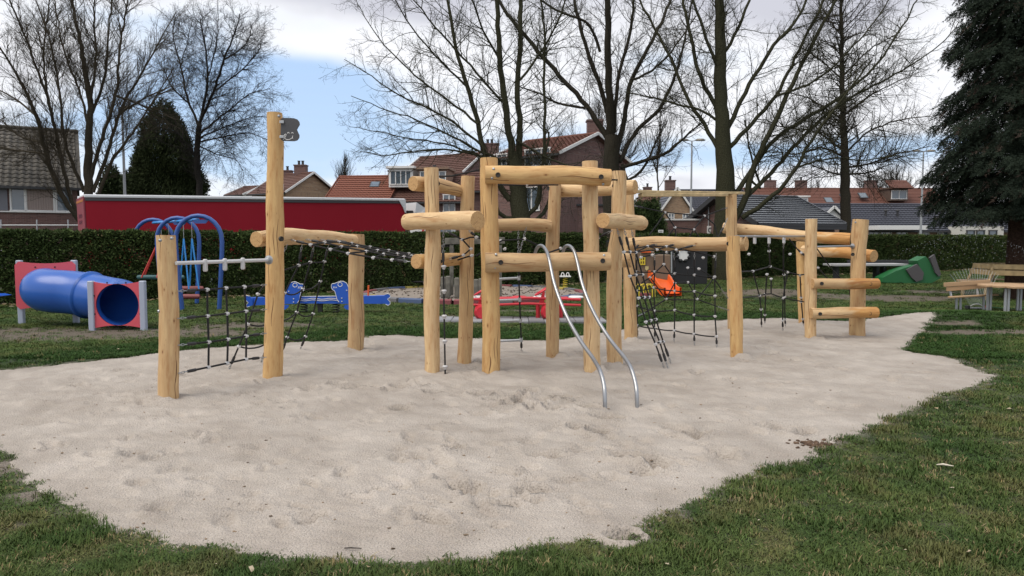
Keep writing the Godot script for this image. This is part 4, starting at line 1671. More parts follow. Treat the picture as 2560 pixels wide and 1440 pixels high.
# ---- bare trees ----
func grow(w: MB, tw: MB, p: Vector3, dir: Vector3, l: float, r: float, lvl: int, g: Dictionary) -> void:
	var last: bool = lvl >= g.levels
	var n := 2 if last else (3 if lvl > 1 else 6)
	var pts := [p]
	var rr := [r]
	var d := dir
	var dirs := [d]
	for k in n:
		d = (d + Vector3(rng.randfn(), rng.randfn(), rng.randfn()) * g.wob + Vector3(0, g.up, 0)).normalized()
		p += d * (l / n)
		pts.append(p)
		rr.append(maxf(r * lerpf(1.0, 0.35, (k + 1.0) / n), 0.003))
		dirs.append(d)
	(tw if lvl >= 2 else w).tube(pts, rr, 3 if lvl >= 2 else 5, false)
	if last:
		return
	var c := int(l / g.gap[lvl] * rng.randf_range(0.8, 1.2))
	for k in c:
		var f := rng.randf_range(0.12, 1.0)
		var s := f * n
		var i0 := mini(int(s), n - 1)
		var q: Vector3 = (pts[i0] as Vector3).lerp(pts[i0 + 1], s - i0)
		var dd: Vector3 = dirs[i0]
		var side := dd.cross(Vector3(rng.randfn(), rng.randfn(), rng.randfn())).normalized()
		var a := rng.randf_range(g.ang * 0.7, g.ang * 1.25)
		grow(w, tw, q, (dd * cos(a) + side * sin(a)).normalized(), l * g.ratio * (1.15 - 0.6 * f) * rng.randf_range(0.6, 1.15), maxf(lerpf(rr[i0], rr[i0 + 1], s - i0) * 0.5, 0.0034), lvl + 1, g)


# limbs: arrays of [u, v, half width in pixels]; all stand about depth d, each bowing a little to or from the viewer
func bare_tree(label: String, d: float, foot_px: Array, limbs: Array, g: Dictionary, bark: Color, group := "") -> Node3D:
	var foot := at_d(foot_px[0], foot_px[1], d)
	foot.y = terrain(foot.x, foot.z)
	var t := thing("bare_tree", label, "tree", foot, group if group else "bare trees round the playground")
	var w := mb()
	var lw := mb()
	var tw := mb()
	w.col = bark
	lw.col = bark
	tw.col = bark
	for q in limbs.size():
		var limb: Array = limbs[q]
		var bow: float = 0.0 if q == 0 else rng.randf_range(-1.0, 1.0) * g.get("bow", 0.35)
		var pts := []
		var rr := []
		var total := 0.0
		for k in limb.size():
			var pt := at_d(limb[k][0], limb[k][1], d)
			if k > 0:
				total += pt.distance_to(at_d(limb[k - 1][0], limb[k - 1][1], d))
			pt = at_d(limb[k][0], limb[k][1], d + bow * total)
			pts.append(pt)
			rr.append(limb[k][2] * (0.80 if q == 0 else 0.54) * d / F)
		if q == 0:
			pts[0].y = minf(pts[0].y, foot.y - 0.1)
		# smooth the traced line
		var cv := Curve3D.new()
		for k in pts.size():
			var tg: Vector3 = (pts[mini(k + 1, pts.size() - 1)] - pts[maxi(k - 1, 0)]) / 6.0
			cv.add_point(pts[k], -tg, tg)
		var len_ := cv.get_baked_length()
		var m := maxi(6, int(len_ / 0.35))
		var sp := []
		var sr := []
		for k in m + 1:
			var f := float(k) / m
			sp.append(cv.sample_baked(f * len_, true) + (Vector3(rng.randfn(), rng.randfn(), rng.randfn()) * 0.018 if k > 0 else Vector3.ZERO))
			var ff := f * (rr.size() - 1)
			var i0 := mini(int(ff), rr.size() - 2)
			sr.append(lerpf(rr[i0], rr[i0 + 1], ff - i0))
		(w if q == 0 else lw).tube(sp, sr, 12 if sr[0] > 0.12 else 7, false)
		# side branches
		var from: float = g.get("trunk_from", 0.6) if q == 0 else 0.1
		var c := int(len_ / g.gap[0])
		for k in c:
			var f := rng.randf_range(from, 1.0)
			var s := f * m
			var i0 := mini(int(s), m - 1)
			var pp: Vector3 = (sp[i0] as Vector3).lerp(sp[i0 + 1], s - i0)
			var dd: Vector3 = (sp[i0 + 1] - sp[i0]).normalized()
			var side := dd.cross(Vector3(rng.randfn(), rng.randfn(), rng.randfn())).normalized()
			var a := rng.randf_range(g.ang * 0.7, g.ang * 1.25)
			var r0: float = minf(sr[i0] * 0.5, g.get("rmax", 0.035))
			grow(lw, tw, pp, (dd * cos(a) + side * sin(a)).normalized(), g.len * rng.randf_range(0.5, 1.2) * (1.15 - 0.45 * f), r0, 1, g)
	put("trunk", w, M.bark, t)
	put("limbs", lw, M.bark, t)
	stuff(put("twigs", tw, M.bark, t))
	return t


func make_trees() -> void:
	rng.seed = 501
	var moss := Color(0.074, 0.072, 0.046)
	var dark := Color(0.072, 0.063, 0.050)
	var beech := {"levels": 3, "gap": [0.25, 0.18, 0.13], "ratio": 0.47, "ang": 0.85, "wob": 0.17, "up": 0.05, "len": 1.9, "bow": 0.4, "rmax": 0.018}
	bare_tree("mossy bare tree with candelabra arms curving up low on its trunk", 27.0, [1305, 705], [
		[[1306, 715, 36], [1304, 640, 31], [1302, 560, 30], [1297, 490, 28], [1290, 430, 24], [1285, 380, 20]],
		[[1288, 430, 17], [1272, 330, 15], [1262, 250, 13], [1250, 150, 11], [1242, 0, 9], [1238, -160, 6]],
		[[1294, 410, 16], [1300, 320, 13], [1293, 230, 12], [1300, 110, 11], [1302, 0, 9], [1306, -160, 6]],
		[[1275, 500, 14], [1235, 440, 13], [1212, 385, 12], [1190, 290, 11], [1165, 210, 9], [1140, 120, 8], [1118, 0, 6], [1105, -110, 4]],
		[[1340, 510, 9], [1352, 470, 8], [1362, 330, 7], [1360, 200, 6], [1362, 90, 5], [1350, -10, 4]],
		[[1290, 548, 11], [1252, 540, 10], [1236, 505, 9], [1228, 465, 7], [1215, 400, 5]],
		[[1318, 562, 10], [1360, 532, 9], [1378, 482, 8], [1372, 440, 7], [1362, 400, 6], [1372, 330, 4]],
		[[1305, 550, 11], [1338, 520, 10], [1352, 480, 8], [1345, 430, 6]],
		[[1195, 310, 6], [1120, 250, 5], [1040, 190, 4], [960, 110, 3], [900, 20, 2], [880, -30, 1.5]],
		[[1210, 370, 6], [1110, 290, 5], [1000, 240, 4], [920, 185, 2.6], [862, 150, 1.5]],
		[[1250, 400, 6], [1150, 350, 5], [1040, 300, 3.6], [950, 270, 2.5], [880, 240, 1.5]],
		[[1225, 400, 5], [1120, 362, 4], [1000, 342, 3], [930, 325, 2], [872, 318, 1.2]],
		[[1215, 395, 5], [1100, 372, 4], [980, 388, 3], [900, 378, 1.5]],
		[[1262, 260, 6], [1180, 170, 5], [1100, 80, 4], [1020, -20, 2.5]],
		[[1300, 200, 6], [1360, 120, 5], [1400, 40, 4], [1430, -60, 3]],
		[[1250, 150, 6], [1200, 60, 4], [1170, -40, 3]],
		[[1165, 215, 5], [1080, 130, 4], [1010, 40, 3], [970, -30, 2]],
		[[1290, 350, 6], [1370, 395, 5], [1430, 420, 4], [1470, 455, 3], [1500, 470, 2]]], beech, moss)
	bare_tree("bare tree with thick fanning limbs behind the log tower", 33.0, [1532, 690], [
		[[1534, 705, 36], [1532, 600, 31], [1530, 500, 29], [1528, 420, 27], [1530, 340, 22]],
		[[1528, 345, 19], [1522, 200, 16], [1520, 80, 14], [1518, -80, 11]],
		[[1522, 350, 13], [1470, 270, 11], [1400, 190, 10], [1330, 110, 9], [1265, 30, 8], [1215, -50, 6]],
		[[1540, 385, 14], [1560, 300, 11], [1580, 200, 10], [1620, 120, 8], [1660, 40, 7], [1700, -60, 5]],
		[[1530, 345, 12], [1508, 240, 11], [1465, 120, 9], [1440, 20, 8], [1425, -70, 6]],
		[[1548, 405, 11], [1590, 330, 9], [1650, 270, 8], [1690, 180, 6], [1720, 60, 4], [1735, -40, 3]],
		[[1550, 420, 9], [1610, 402, 8], [1660, 385, 7], [1710, 345, 5], [1760, 300, 3]],
		[[1500, 130, 7], [1470, 60, 6], [1380, 20, 5], [1320, -30, 4]],
		[[1535, 330, 10], [1545, 200, 8], [1575, 80, 7], [1590, -60, 5]],
		[[1470, 270, 6], [1400, 260, 5], [1340, 230, 4], [1290, 215, 2.5]],
		[[1580, 200, 6], [1640, 170, 5], [1700, 100, 4], [1740, 40, 3]],
		[[1555, 410, 8], [1572, 450, 7], [1600, 430, 6], [1625, 390, 5], [1650, 330, 3]]], beech, dark)
	bare_tree("large mossy bare tree with limbs sweeping up over the rope web", 30.0, [1812, 702], [
		[[1812, 712, 42], [1811, 600, 35], [1814, 500, 31], [1812, 420, 25], [1806, 330, 21], [1801, 200, 18], [1800, 80, 15], [1795, -80, 11]],
		[[1800, 385, 11], [1760, 310, 9], [1710, 230, 8], [1680, 150, 7], [1640, 80, 6], [1600, 0, 5], [1575, -70, 4]],
		[[1795, 275, 10], [1750, 190, 9], [1730, 100, 8], [1710, 20, 7], [1695, -70, 5]],
		[[1812, 335, 12], [1840, 280, 10], [1880, 200, 9], [1930, 120, 8], [1990, 50, 6], [2035, -40, 5]],
		[[1822, 370, 11], [1870, 320, 9], [1940, 240, 8], [1980, 160, 7], [2030, 60, 6], [2085, -50, 5]],
		[[1830, 560, 17], [1860, 505, 14], [1880, 430, 12], [1925, 330, 11], [1962, 250, 9], [2020, 130, 8], [2095, -10, 6]],
		[[1835, 490, 12], [1890, 410, 10], [1960, 330, 9], [2090, 250, 7], [2200, 150, 5], [2295, 0, 3.5], [2330, -60, 2.5]],
		[[1868, 490, 11], [1930, 430, 9], [2020, 330, 8], [2100, 262, 6], [2230, 190, 4.5], [2340, 120, 3], [2400, 55, 2]],
		[[1855, 545, 12], [1930, 492, 10], [1992, 420, 8], [2030, 350, 6], [2110, 240, 5], [2180, 150, 3]],
		[[1940, 240, 6], [2040, 200, 5], [2130, 120, 4], [2210, 20, 3], [2240, -60, 2]],
		[[1800, 180, 8], [1760, 80, 7], [1720, -40, 5]],
		[[1802, 150, 8], [1850, 60, 7], [1890, -40, 5]],
		[[1806, 345, 8], [1780, 290, 6], [1690, 260, 5], [1620, 240, 3.5], [1570, 235, 2]],
		[[1870, 440, 6], [1900, 470, 5], [1875, 380, 4], [1862, 300, 3]],
		[[1990, 420, 5], [2080, 395, 4], [2160, 400, 3], [2240, 390, 2], [2310, 400, 1.2]]], beech, moss)
	var spur := {"levels": 3, "gap": [0.13, 0.20, 0.15], "ratio": 0.42, "ang": 1.15, "wob": 0.12, "up": 0.035, "len": 2.6, "bow": 0.5, "rmax": 0.035, "trunk_from": 0.42}
	bare_tree("slender bare tree with a straight single leader behind the hedge", 44.0, [2112, 690], [
		[[2112, 700, 19], [2113, 580, 16], [2113, 450, 14], [2108, 300, 9], [2105, 150, 7], [2103, 0, 5], [2102, -90, 3]],
		[[2110, 380, 5], [2040, 330, 4], [1960, 318, 3], [1880, 300, 1.5]],
		[[2112, 395, 5], [2060, 372, 4], [1990, 385, 3], [1935, 378, 1.5]],
		[[2112, 385, 5], [2170, 330, 4], [2250, 300, 3], [2330, 290, 1.5]],
		[[2112, 420, 5], [2170, 410, 4], [2240, 385, 3], [2330, 365, 1.5]],
		[[2108, 300, 4], [2030, 250, 3], [1950, 225, 1.5]],
		[[2108, 290, 4], [2190, 230, 3], [2280, 190, 1.5]],
		[[2106, 200, 4], [2040, 140, 3], [1980, 110, 1.5]],
		[[2106, 190, 4], [2180, 120, 3], [2250, 80, 1.5]],
		[[2104, 90, 3], [2060, 30, 2], [2030, -30, 1.5]],
		[[2104, 80, 3], [2160, 20, 2], [2200, -30, 1.5]],
		[[2113, 440, 5], [2060, 425, 3.5], [2010, 405, 2], [1970, 402, 1.2]],
		[[2113, 435, 5], [2165, 432, 3.5], [2230, 410, 2]]], spur, dark)
	var willow := {"levels": 3, "gap": [0.19, 0.165, 0.13], "ratio": 0.5, "ang": 0.62, "wob": 0.12, "up": 0.06, "len": 2.1, "bow": 0.45, "rmax": 0.018}
	bare_tree("many stemmed bare tree with lichened limbs beside the tiled house", 36.0, [222, 600], [
		[[222, 610, 17], [222, 480, 15], [220, 400, 13], [222, 330, 12], [225, 260, 10], [212, 180, 8], [200, 100, 6], [180, 0, 4], [170, -70, 3]],
		[[205, 560, 12], [168, 512, 11], [142, 460, 10], [115, 380, 9], [95, 300, 8], [60, 220, 6], [20, 150, 4], [-25, 80, 2.5]],
		[[200, 555, 9], [172, 480, 8], [140, 340, 7], [120, 250, 6], [70, 110, 4], [20, -10, 3]],
		[[225, 450, 9], [260, 330, 8], [290, 230, 7], [300, 120, 5], [320, 0, 3.5], [325, -60, 2]],
		[[232, 480, 9], [270, 380, 8], [300, 280, 7], [350, 190, 5], [400, 100, 3], [440, 30, 2]],
		[[218, 310, 7], [260, 200, 6], [270, 90, 4], [282, -40, 3]],
		[[210, 480, 8], [165, 360, 7], [150, 240, 5], [130, 120, 4], [90, 0, 3], [70, -60, 2]],
		[[245, 490, 8], [282, 400, 7], [340, 320, 5], [390, 240, 3.5], [430, 180, 2]],
		[[110, 360, 5], [50, 340, 4], [0, 300, 3], [-40, 290, 2]],
		[[118, 385, 5], [40, 375, 4], [-30, 360, 3]],
		[[120, 260, 5], [110, 140, 4], [120, 20, 3], [130, -60, 2]],
		[[90, 290, 5], [30, 240, 4], [-30, 220, 2]],
		[[222, 330, 6], [200, 230, 5], [160, 130, 4], [140, 20, 3], [135, -50, 2]],
		[[290, 240, 5], [350, 260, 4], [400, 280, 2.5], [440, 300, 1.5]],
		[[300, 285, 5], [370, 240, 4], [420, 220, 2.5]],
		[[225, 260, 6], [240, 140, 5], [235, 40, 3.5], [240, -60, 2]]], willow, Color(0.105, 0.090, 0.066))
	var birch := {"levels": 3, "gap": [0.12, 0.14, 0.115], "ratio": 0.48, "ang": 0.8, "wob": 0.19, "up": -0.012, "len": 2.0, "bow": 0.5, "rmax": 0.016}
	bare_tree("bare birch with a veil of fine twigs in front of cone conifer", 42.0, [498, 600], [
		[[500, 610, 13], [498, 480, 11], [492, 400, 9], [498, 310, 8]],
		[[498, 312, 6], [470, 250, 5], [450, 160, 4], [432, 90, 3], [438, 45, 2]],
		[[498, 310, 7], [530, 240, 6], [560, 150, 5], [588, 80, 3.5], [600, 35, 2]],
		[[496, 322, 6], [518, 210, 5], [512, 110, 4], [500, 45, 2.5]],
		[[500, 355, 4], [560, 342, 3], [620, 332, 2], [668, 350, 1.2]],
		[[500, 335, 5], [560, 285, 4], [625, 235, 2.5], [675, 222, 1.2]],
		[[492, 395, 4], [462, 352, 3], [432, 325, 2], [415, 320, 1.2]],
		[[540, 225, 4], [600, 180, 3], [645, 130, 2], [655, 90, 1.2]],
		[[475, 260, 4], [440, 230, 3], [415, 190, 2], [410, 140, 1.2]],
		[[515, 200, 3.5], [540, 120, 2.5], [545, 50, 1.6]],
		[[498, 365, 3.5], [540, 385, 2.5], [590, 400, 1.6], [610, 440, 1]],
		[[450, 170, 3], [470, 100, 2], [480, 50, 1.2]],
		[[560, 150, 3.5], [615, 110, 2.5], [630, 60, 1.5]],
		[[500, 345, 4], [580, 310, 3], [650, 290, 1.8], [682, 300, 1]]], birch, Color(0.058, 0.052, 0.050))
	# small far trees
	var fine := {"levels": 2, "gap": [0.2, 0.16, 0.2], "ratio": 0.5, "ang": 0.4, "wob": 0.09, "up": 0.12, "len": 1.9, "bow": 0.3, "rmax": 0.03}
	var fan := func(u: float, v0: float, v1: float, wide: float, n: int) -> Array:
		var l := [[[u, 600, 5], [u, v0, 4], [u, lerpf(v0, v1, 0.5), 2.5], [u, v1, 1]]]
		for k in n:
			var s := rng.randf_range(-1.0, 1.0)
			var top := v1 + (absf(s) ** 2.2) * (v0 - v1) * 0.5 + rng.randf_range(0, 14)
			l.append([[u + s * wide * 0.06, v0 + 12, 2.4], [u + s * wide * 0.5, lerpf(v0, top, 0.45), 1.7], [u + s * wide * 0.92, lerpf(v0, top, 0.8), 1.1], [u + s * wide, top, 0.6]])
		return l
	bare_tree("round headed bare tree with dense upright twigs behind brick gable", 62.0, [1497, 600], fan.call(1497, 470, 262, 105, 26), fine, dark)
	bare_tree("small pale bare tree rising behind orange tiled roof", 95.0, [862, 600], fan.call(862, 480, 398, 26, 9), fine, dark)
	bare_tree("thin young bare tree beside twin headed street lamp", 50.0, [1648, 590], [[[1650, 600, 4], [1647, 500, 3.2], [1643, 420, 2.6], [1650, 340, 2], [1652, 270, 1]], [[1645, 430, 2], [1620, 370, 1.4], [1612, 320, 0.8]], [[1647, 400, 2], [1672, 340, 1.2], [1680, 290, 0.8]], [[1646, 470, 1.8], [1672, 430, 1.2], [1688, 400, 0.7]]], fine, dark)
	var far_bark := dark  # same bark colour as the nearer trees
	bare_tree("far bare tree above the red roofs beside straight leader tree", 105.0, [2175, 600], fan.call(2172, 500, 440, 48, 12), fine, far_bark)
	bare_tree("far bare tree above the red roofs beside dormer window", 108.0, [2245, 600], fan.call(2242, 500, 420, 60, 14), fine, far_bark)
	bare_tree("faint far bare tree over the white dormer", 120.0, [2045, 600], fan.call(2045, 510, 462, 40, 9), fine, dark)


# ---- houses ----
func brick_pic(seed_: int, a: Color, b: Color, mortar: Color) -> ImageTexture:
	var nz := noise(seed_, 1.0, 3)
	var r := RandomNumberGenerator.new()
	r.seed = seed_
	var tones := []
	for k in 256:
		tones.append(r.randf())
	return picture(192, 192, func(x: float, y: float) -> Color:
		var row := int(y * 30.0)
		var fy := y * 30.0 - row
		var xx := x * 9.0 + (0.5 if row % 2 else 0.0)
		var cl := int(xx)
		var fx := xx - cl
		var q := a.lerp(b, tones[(row * 37 + (cl % 9) * 11) % 256])
		if fy < 0.16 or fx < 0.05:
			q = mortar
		return q * (1.0 + 0.12 * nz.get_noise_2d(x * 60, y * 60)))


func make_house_materials() -> void:
	M.brick_brown = lin(1, 1, 1, 0.9)
	M.brick_brown.albedo_texture = brick_pic(601, Color(0.47, 0.36, 0.31), Color(0.58, 0.46, 0.38), Color(0.55, 0.50, 0.45))
	M.brick_plum = lin(1, 1, 1, 0.9)
	M.brick_plum.albedo_texture = brick_pic(602, Color(0.36, 0.27, 0.26), Color(0.46, 0.34, 0.32), Color(0.47, 0.42, 0.40))
	M.brick_sand = lin(1, 1, 1, 0.9)
	M.brick_sand.albedo_texture = brick_pic(603, Color(0.52, 0.42, 0.34), Color(0.64, 0.53, 0.42), Color(0.60, 0.55, 0.48))
	for k in ["brick_brown", "brick_plum", "brick_sand"]:
		M[k].uv1_scale = Vector3(0.5, 0.5, 1)
	M.roof_grey = lin(0.115, 0.105, 0.090, 0.75)
	M.roof_red = lin(0.205, 0.080, 0.054, 0.8)
	M.roof_orange = lin(0.29, 0.095, 0.055, 0.8)
	M.roof_brown = lin(0.16, 0.072, 0.052, 0.8)
	M.roof_slate = lin(0.060, 0.064, 0.088, 0.5)
	M.roof_shiny = lin(0.07, 0.075, 0.088, 0.22)
	for k in ["roof_grey", "roof_red", "roof_orange", "roof_brown", "roof_slate"]:
		M[k].albedo_texture = fine_noise(610, 0.05, Color(0.62, 0.62, 0.62), Color(1, 1, 1), 256, 5)
	M.trim = lin(0.70, 0.70, 0.69, 0.5)
	M.dark_trim = lin(0.035, 0.036, 0.040, 0.6)
	M.panel = lin(0.16, 0.165, 0.19, 0.6)
	M.render_white = lin(0.55, 0.54, 0.50, 0.85)
	M.curtain = lin(0.32, 0.26, 0.24, 0.9)


# tiled slope: eave corners a, b and ridge corners c (above b), d (above a), laid in stepped courses
func tiled(called: String, a: Vector3, b: Vector3, c: Vector3, d: Vector3, m: Material, parent: Node3D, course := 0.34, wave := 0.0) -> MeshInstance3D:
	var q := mb()
	var nn := (b - a).cross(d - a).normalized()
	if nn.y < 0:
		nn = -nn
	var n := maxi(2, int(a.distance_to(d) / course))
	var w := a.distance_to(b)
	var cols := 1 if wave <= 0.0 else mini(140, maxi(2, int(w / 0.30)))
	for k in n:
		var f0 := float(k) / n
		var f1 := float(k + 1) / n
		var l0 := a.lerp(d, f0)
		var r0 := b.lerp(c, f0)
		var l1 := a.lerp(d, f1)
		var r1 := b.lerp(c, f1)
		var lift := nn * 0.055
		if cols == 1:
			q.quad(l0 + lift, r0 + lift, r1 + nn * 0.012, l1 + nn * 0.012, nn)
			q.quad(l0, r0, r0 + lift, l0 + lift, a - d)
		else:
			for s in cols:
				var g0 := float(s) / cols
				var g1 := (s + 0.6) / cols
				var g2 := float(s + 1) / cols
				var hi := nn * wave
				q.quad(l0.lerp(r0, g0) + lift, l0.lerp(r0, g1) + lift + hi, l1.lerp(r1, g1) + hi, l1.lerp(r1, g0), nn)
				q.quad(l0.lerp(r0, g1) + lift + hi, l0.lerp(r0, g2) + lift, l1.lerp(r1, g2), l1.lerp(r1, g1) + hi, nn)
			q.quad(l0, r0, r0 + lift, l0 + lift, a - d)
	q.quad(a - nn * 0.1, b - nn * 0.1, c - nn * 0.1, d - nn * 0.1, -nn)
	return put(called, q, m, parent)


# a gabled house: xf stands at the foot of the front's left corner, x along the front, z towards the street
func gabled(called: String, label: String, xf: Transform3D, w: float, dep: float, eave: float, ridge: float, along_x: bool, wall_m: Material, roof_m: Material, wave := 0.0, over := 0.3) -> Node3D:
	var t := thing(called, label, "house", xf.origin, "houses behind the playground")
	var b := mb()
	var P := func(x: float, y: float, z: float) -> Vector3: return xf * Vector3(x, y, z)
	var cx := xf * Vector3(w / 2, 0, -dep / 2)
	b.box(xf * Vector3(w / 2, eave / 2, -dep / 2), Vector3(w, eave, dep), xf.basis, 0.0)
	if along_x:
		for x in [0.0, w]:
			b.tri(P.call(x, eave, 0), P.call(x, eave, -dep), P.call(x, ridge, -dep / 2), xf.basis.x * (x - w / 2))
	else:
		for z in [0.0, -dep]:
			var k := b.v.size()
			b.tri(P.call(0, eave, z), P.call(w, eave, z), P.call(w / 2, ridge, z), xf.basis.z * (z + dep / 2))
			for s in 3:
				var lp: Vector3 = xf.affine_inverse() * b.v[k + s]
				b.t[k + s] = Vector2(lp.x, lp.y)
	put("wall", b, wall_m, t)
	var dr := (ridge - eave) / ((dep if along_x else w) / 2.0) * over
	if along_x:
		tiled("roof_slope", P.call(-over, eave - dr, over), P.call(w + over, eave - dr, over), P.call(w + over, ridge, -dep / 2), P.call(-over, ridge, -dep / 2), roof_m, t, 0.34, wave)
		tiled("roof_slope", P.call(-over, eave - dr, -dep - over), P.call(w + over, eave - dr, -dep - over), P.call(w + over, ridge, -dep / 2), P.call(-over, ridge, -dep / 2), roof_m, t)
		var r := mb()
		r.tube([P.call(-over, ridge + 0.03, -dep / 2), P.call(w + over, ridge + 0.03, -dep / 2)], [0.11, 0.11], 8)
		put("ridge", r, roof_m, t)
		var gt := mb()
		gt.bar(P.call(-over, eave - dr - 0.06, over + 0.06), P.call(w + over, eave - dr - 0.06, over + 0.06), 0.12, 0.12)
		put("gutter", gt, M.dark_trim, t)
		for x in [-over - 0.03, w + over + 0.03]:
			var vg := mb()
			vg.bar(P.call(x, eave - dr + 0.02, over), P.call(x, ridge + 0.04, -dep / 2), 0.06, 0.18)
			vg.bar(P.call(x, eave - dr + 0.02, -dep - over), P.call(x, ridge + 0.04, -dep / 2), 0.06, 0.18)
			put("verge_board", vg, M.trim if called == "gable_house" else roof_m, t)
	else:
		tiled("roof_slope", P.call(-over, eave - dr, over), P.call(-over, eave - dr, -dep - over), P.call(w / 2, ridge, -dep - over), P.call(w / 2, ridge, over), roof_m, t, 0.34, wave)
		tiled("roof_slope", P.call(w + over, eave - dr, over), P.call(w + over, eave - dr, -dep - over), P.call(w / 2, ridge, -dep - over), P.call(w / 2, ridge, over), roof_m, t, 0.34, wave)
		var vg := mb()
		vg.bar(P.call(-over, eave - dr, over + 0.03), P.call(w / 2, ridge + 0.05, over + 0.03), 0.06, 0.18)
		vg.bar(P.call(w + over, eave - dr, over + 0.03), P.call(w / 2, ridge + 0.05, over + 0.03), 0.06, 0.18)
		put("verge_board", vg, M.trim, t)
	return t


func window(t: Node3D, xf: Transform3D, x: float, y: float, w: float, h: float, z := 0.0, bars := 1, frame_m: Material = null, sub := true) -> MeshInstance3D:
	var fm: Material = frame_m if frame_m else M.trim
	var f := mb()
	var k := 0.07
	var P := func(px_: float, py: float) -> Vector3: return xf * Vector3(px_, py, z + 0.03)
	f.bar(P.call(x - k, y), P.call(x + w + k, y), 0.08, k)
	f.bar(P.call(x - k, y + h), P.call(x + w + k, y + h), 0.08, k)
	for q in bars + 2:
		var xx := x + w * q / (bars + 1.0)
		f.bar(P.call(xx, y), P.call(xx, y + h), k if q == 0 or q == bars + 1 else 0.05, 0.08)
	var o := put("window", f, fm, t)
	if sub:
		var g := mb()
		g.quad(xf * Vector3(x, y, z + 0.014), xf * Vector3(x + w, y, z + 0.014), xf * Vector3(x + w, y + h, z + 0.014), xf * Vector3(x, y + h, z + 0.014), xf.basis.z)
		put("pane", g, M.glass, o)
	return o


func chimney(t: Node3D, p: Vector3, w: float, h: float, m: Material, pots := 2) -> void:
	var b := mb()
	b.box(p + Vector3(0, h / 2, 0), Vector3(w, h, w * 0.75), Basis.IDENTITY, 0.0)
	b.box(p + Vector3(0, h + 0.05, 0), Vector3(w + 0.12, 0.1, w * 0.75 + 0.12))
	var o := put("chimney", b, m, t)
	for k in pots:
		var q := mb()
		q.lathe([Vector2(0.13, 0), Vector2(0.11, 0.3), Vector2(0.15, 0.34), Vector2(0.15, 0.4), Vector2(0.0, 0.42)], 10, Transform3D(Basis.IDENTITY, p + Vector3((k - (pots - 1) * 0.5) * 0.36, h + 0.1, 0)))
		put("chimney_pot", q, M.dark_trim, o)


func skylight(t: Node3D, p: Vector3, right: Vector3, up: Vector3, w: float, h: float) -> void:
	var b := mb()
	var n := right.cross(up).normalized()
	var xb := Basis(right, up, n)
	b.box(p + n * 0.05, Vector3(w, h, 0.1), xb)
	var o := put("roof_window", b, M.dark_trim, t)
	var g := mb()
	g.quad(p + n * 0.105 - right * w * 0.4 - up * h * 0.42, p + n * 0.105 + right * w * 0.4 - up * h * 0.42, p + n * 0.105 + right * w * 0.4 + up * h * 0.42, p + n * 0.105 - right * w * 0.4 + up * h * 0.42, n)
	put("pane", g, M.glass, o)


func dormer(t: Node3D, xf: Transform3D, x: float, y: float, w: float, h: float, z: float, dep: float, m: Material, bars := 3) -> void:
	var b := mb()
	b.box(xf * Vector3(x + w / 2, y + h / 2, z - dep / 2), Vector3(w, h, dep), xf.basis, 0.0)
	b.box(xf * Vector3(x + w / 2, y + h + 0.09, z - dep / 2 + 0.12), Vector3(w + 0.3, 0.18, dep + 0.3), xf.basis, 0.01)
	var o := put("dormer", b, m, t)
	window(o, xf, x + 0.15, y + 0.22, w - 0.3, h - 0.4, z + 0.005, bars, null, false)
	var g := mb()
	g.quad(xf * Vector3(x + 0.15, y + 0.22, z + 0.016), xf * Vector3(x + w - 0.15, y + 0.22, z + 0.016), xf * Vector3(x + w - 0.15, y + h - 0.18, z + 0.016), xf * Vector3(x + 0.15, y + h - 0.18, z + 0.016), xf.basis.z)
	put("pane", g, M.glass, o)


# a frame at pixel column u and depth d standing at height y, turned by yaw
func stand(u: float, d: float, yaw := 0.0, y := -0.5) -> Transform3D:
	var p := at_d(u, 600, d)
	return Transform3D(Basis(Vector3.UP, yaw), Vector3(p.x, y, p.z))


# height above the ground at -0.5 of pixel row v at depth d
func up_to(v: float, d: float) -> float:
	return at_d(1280, v, d).y + 0.5


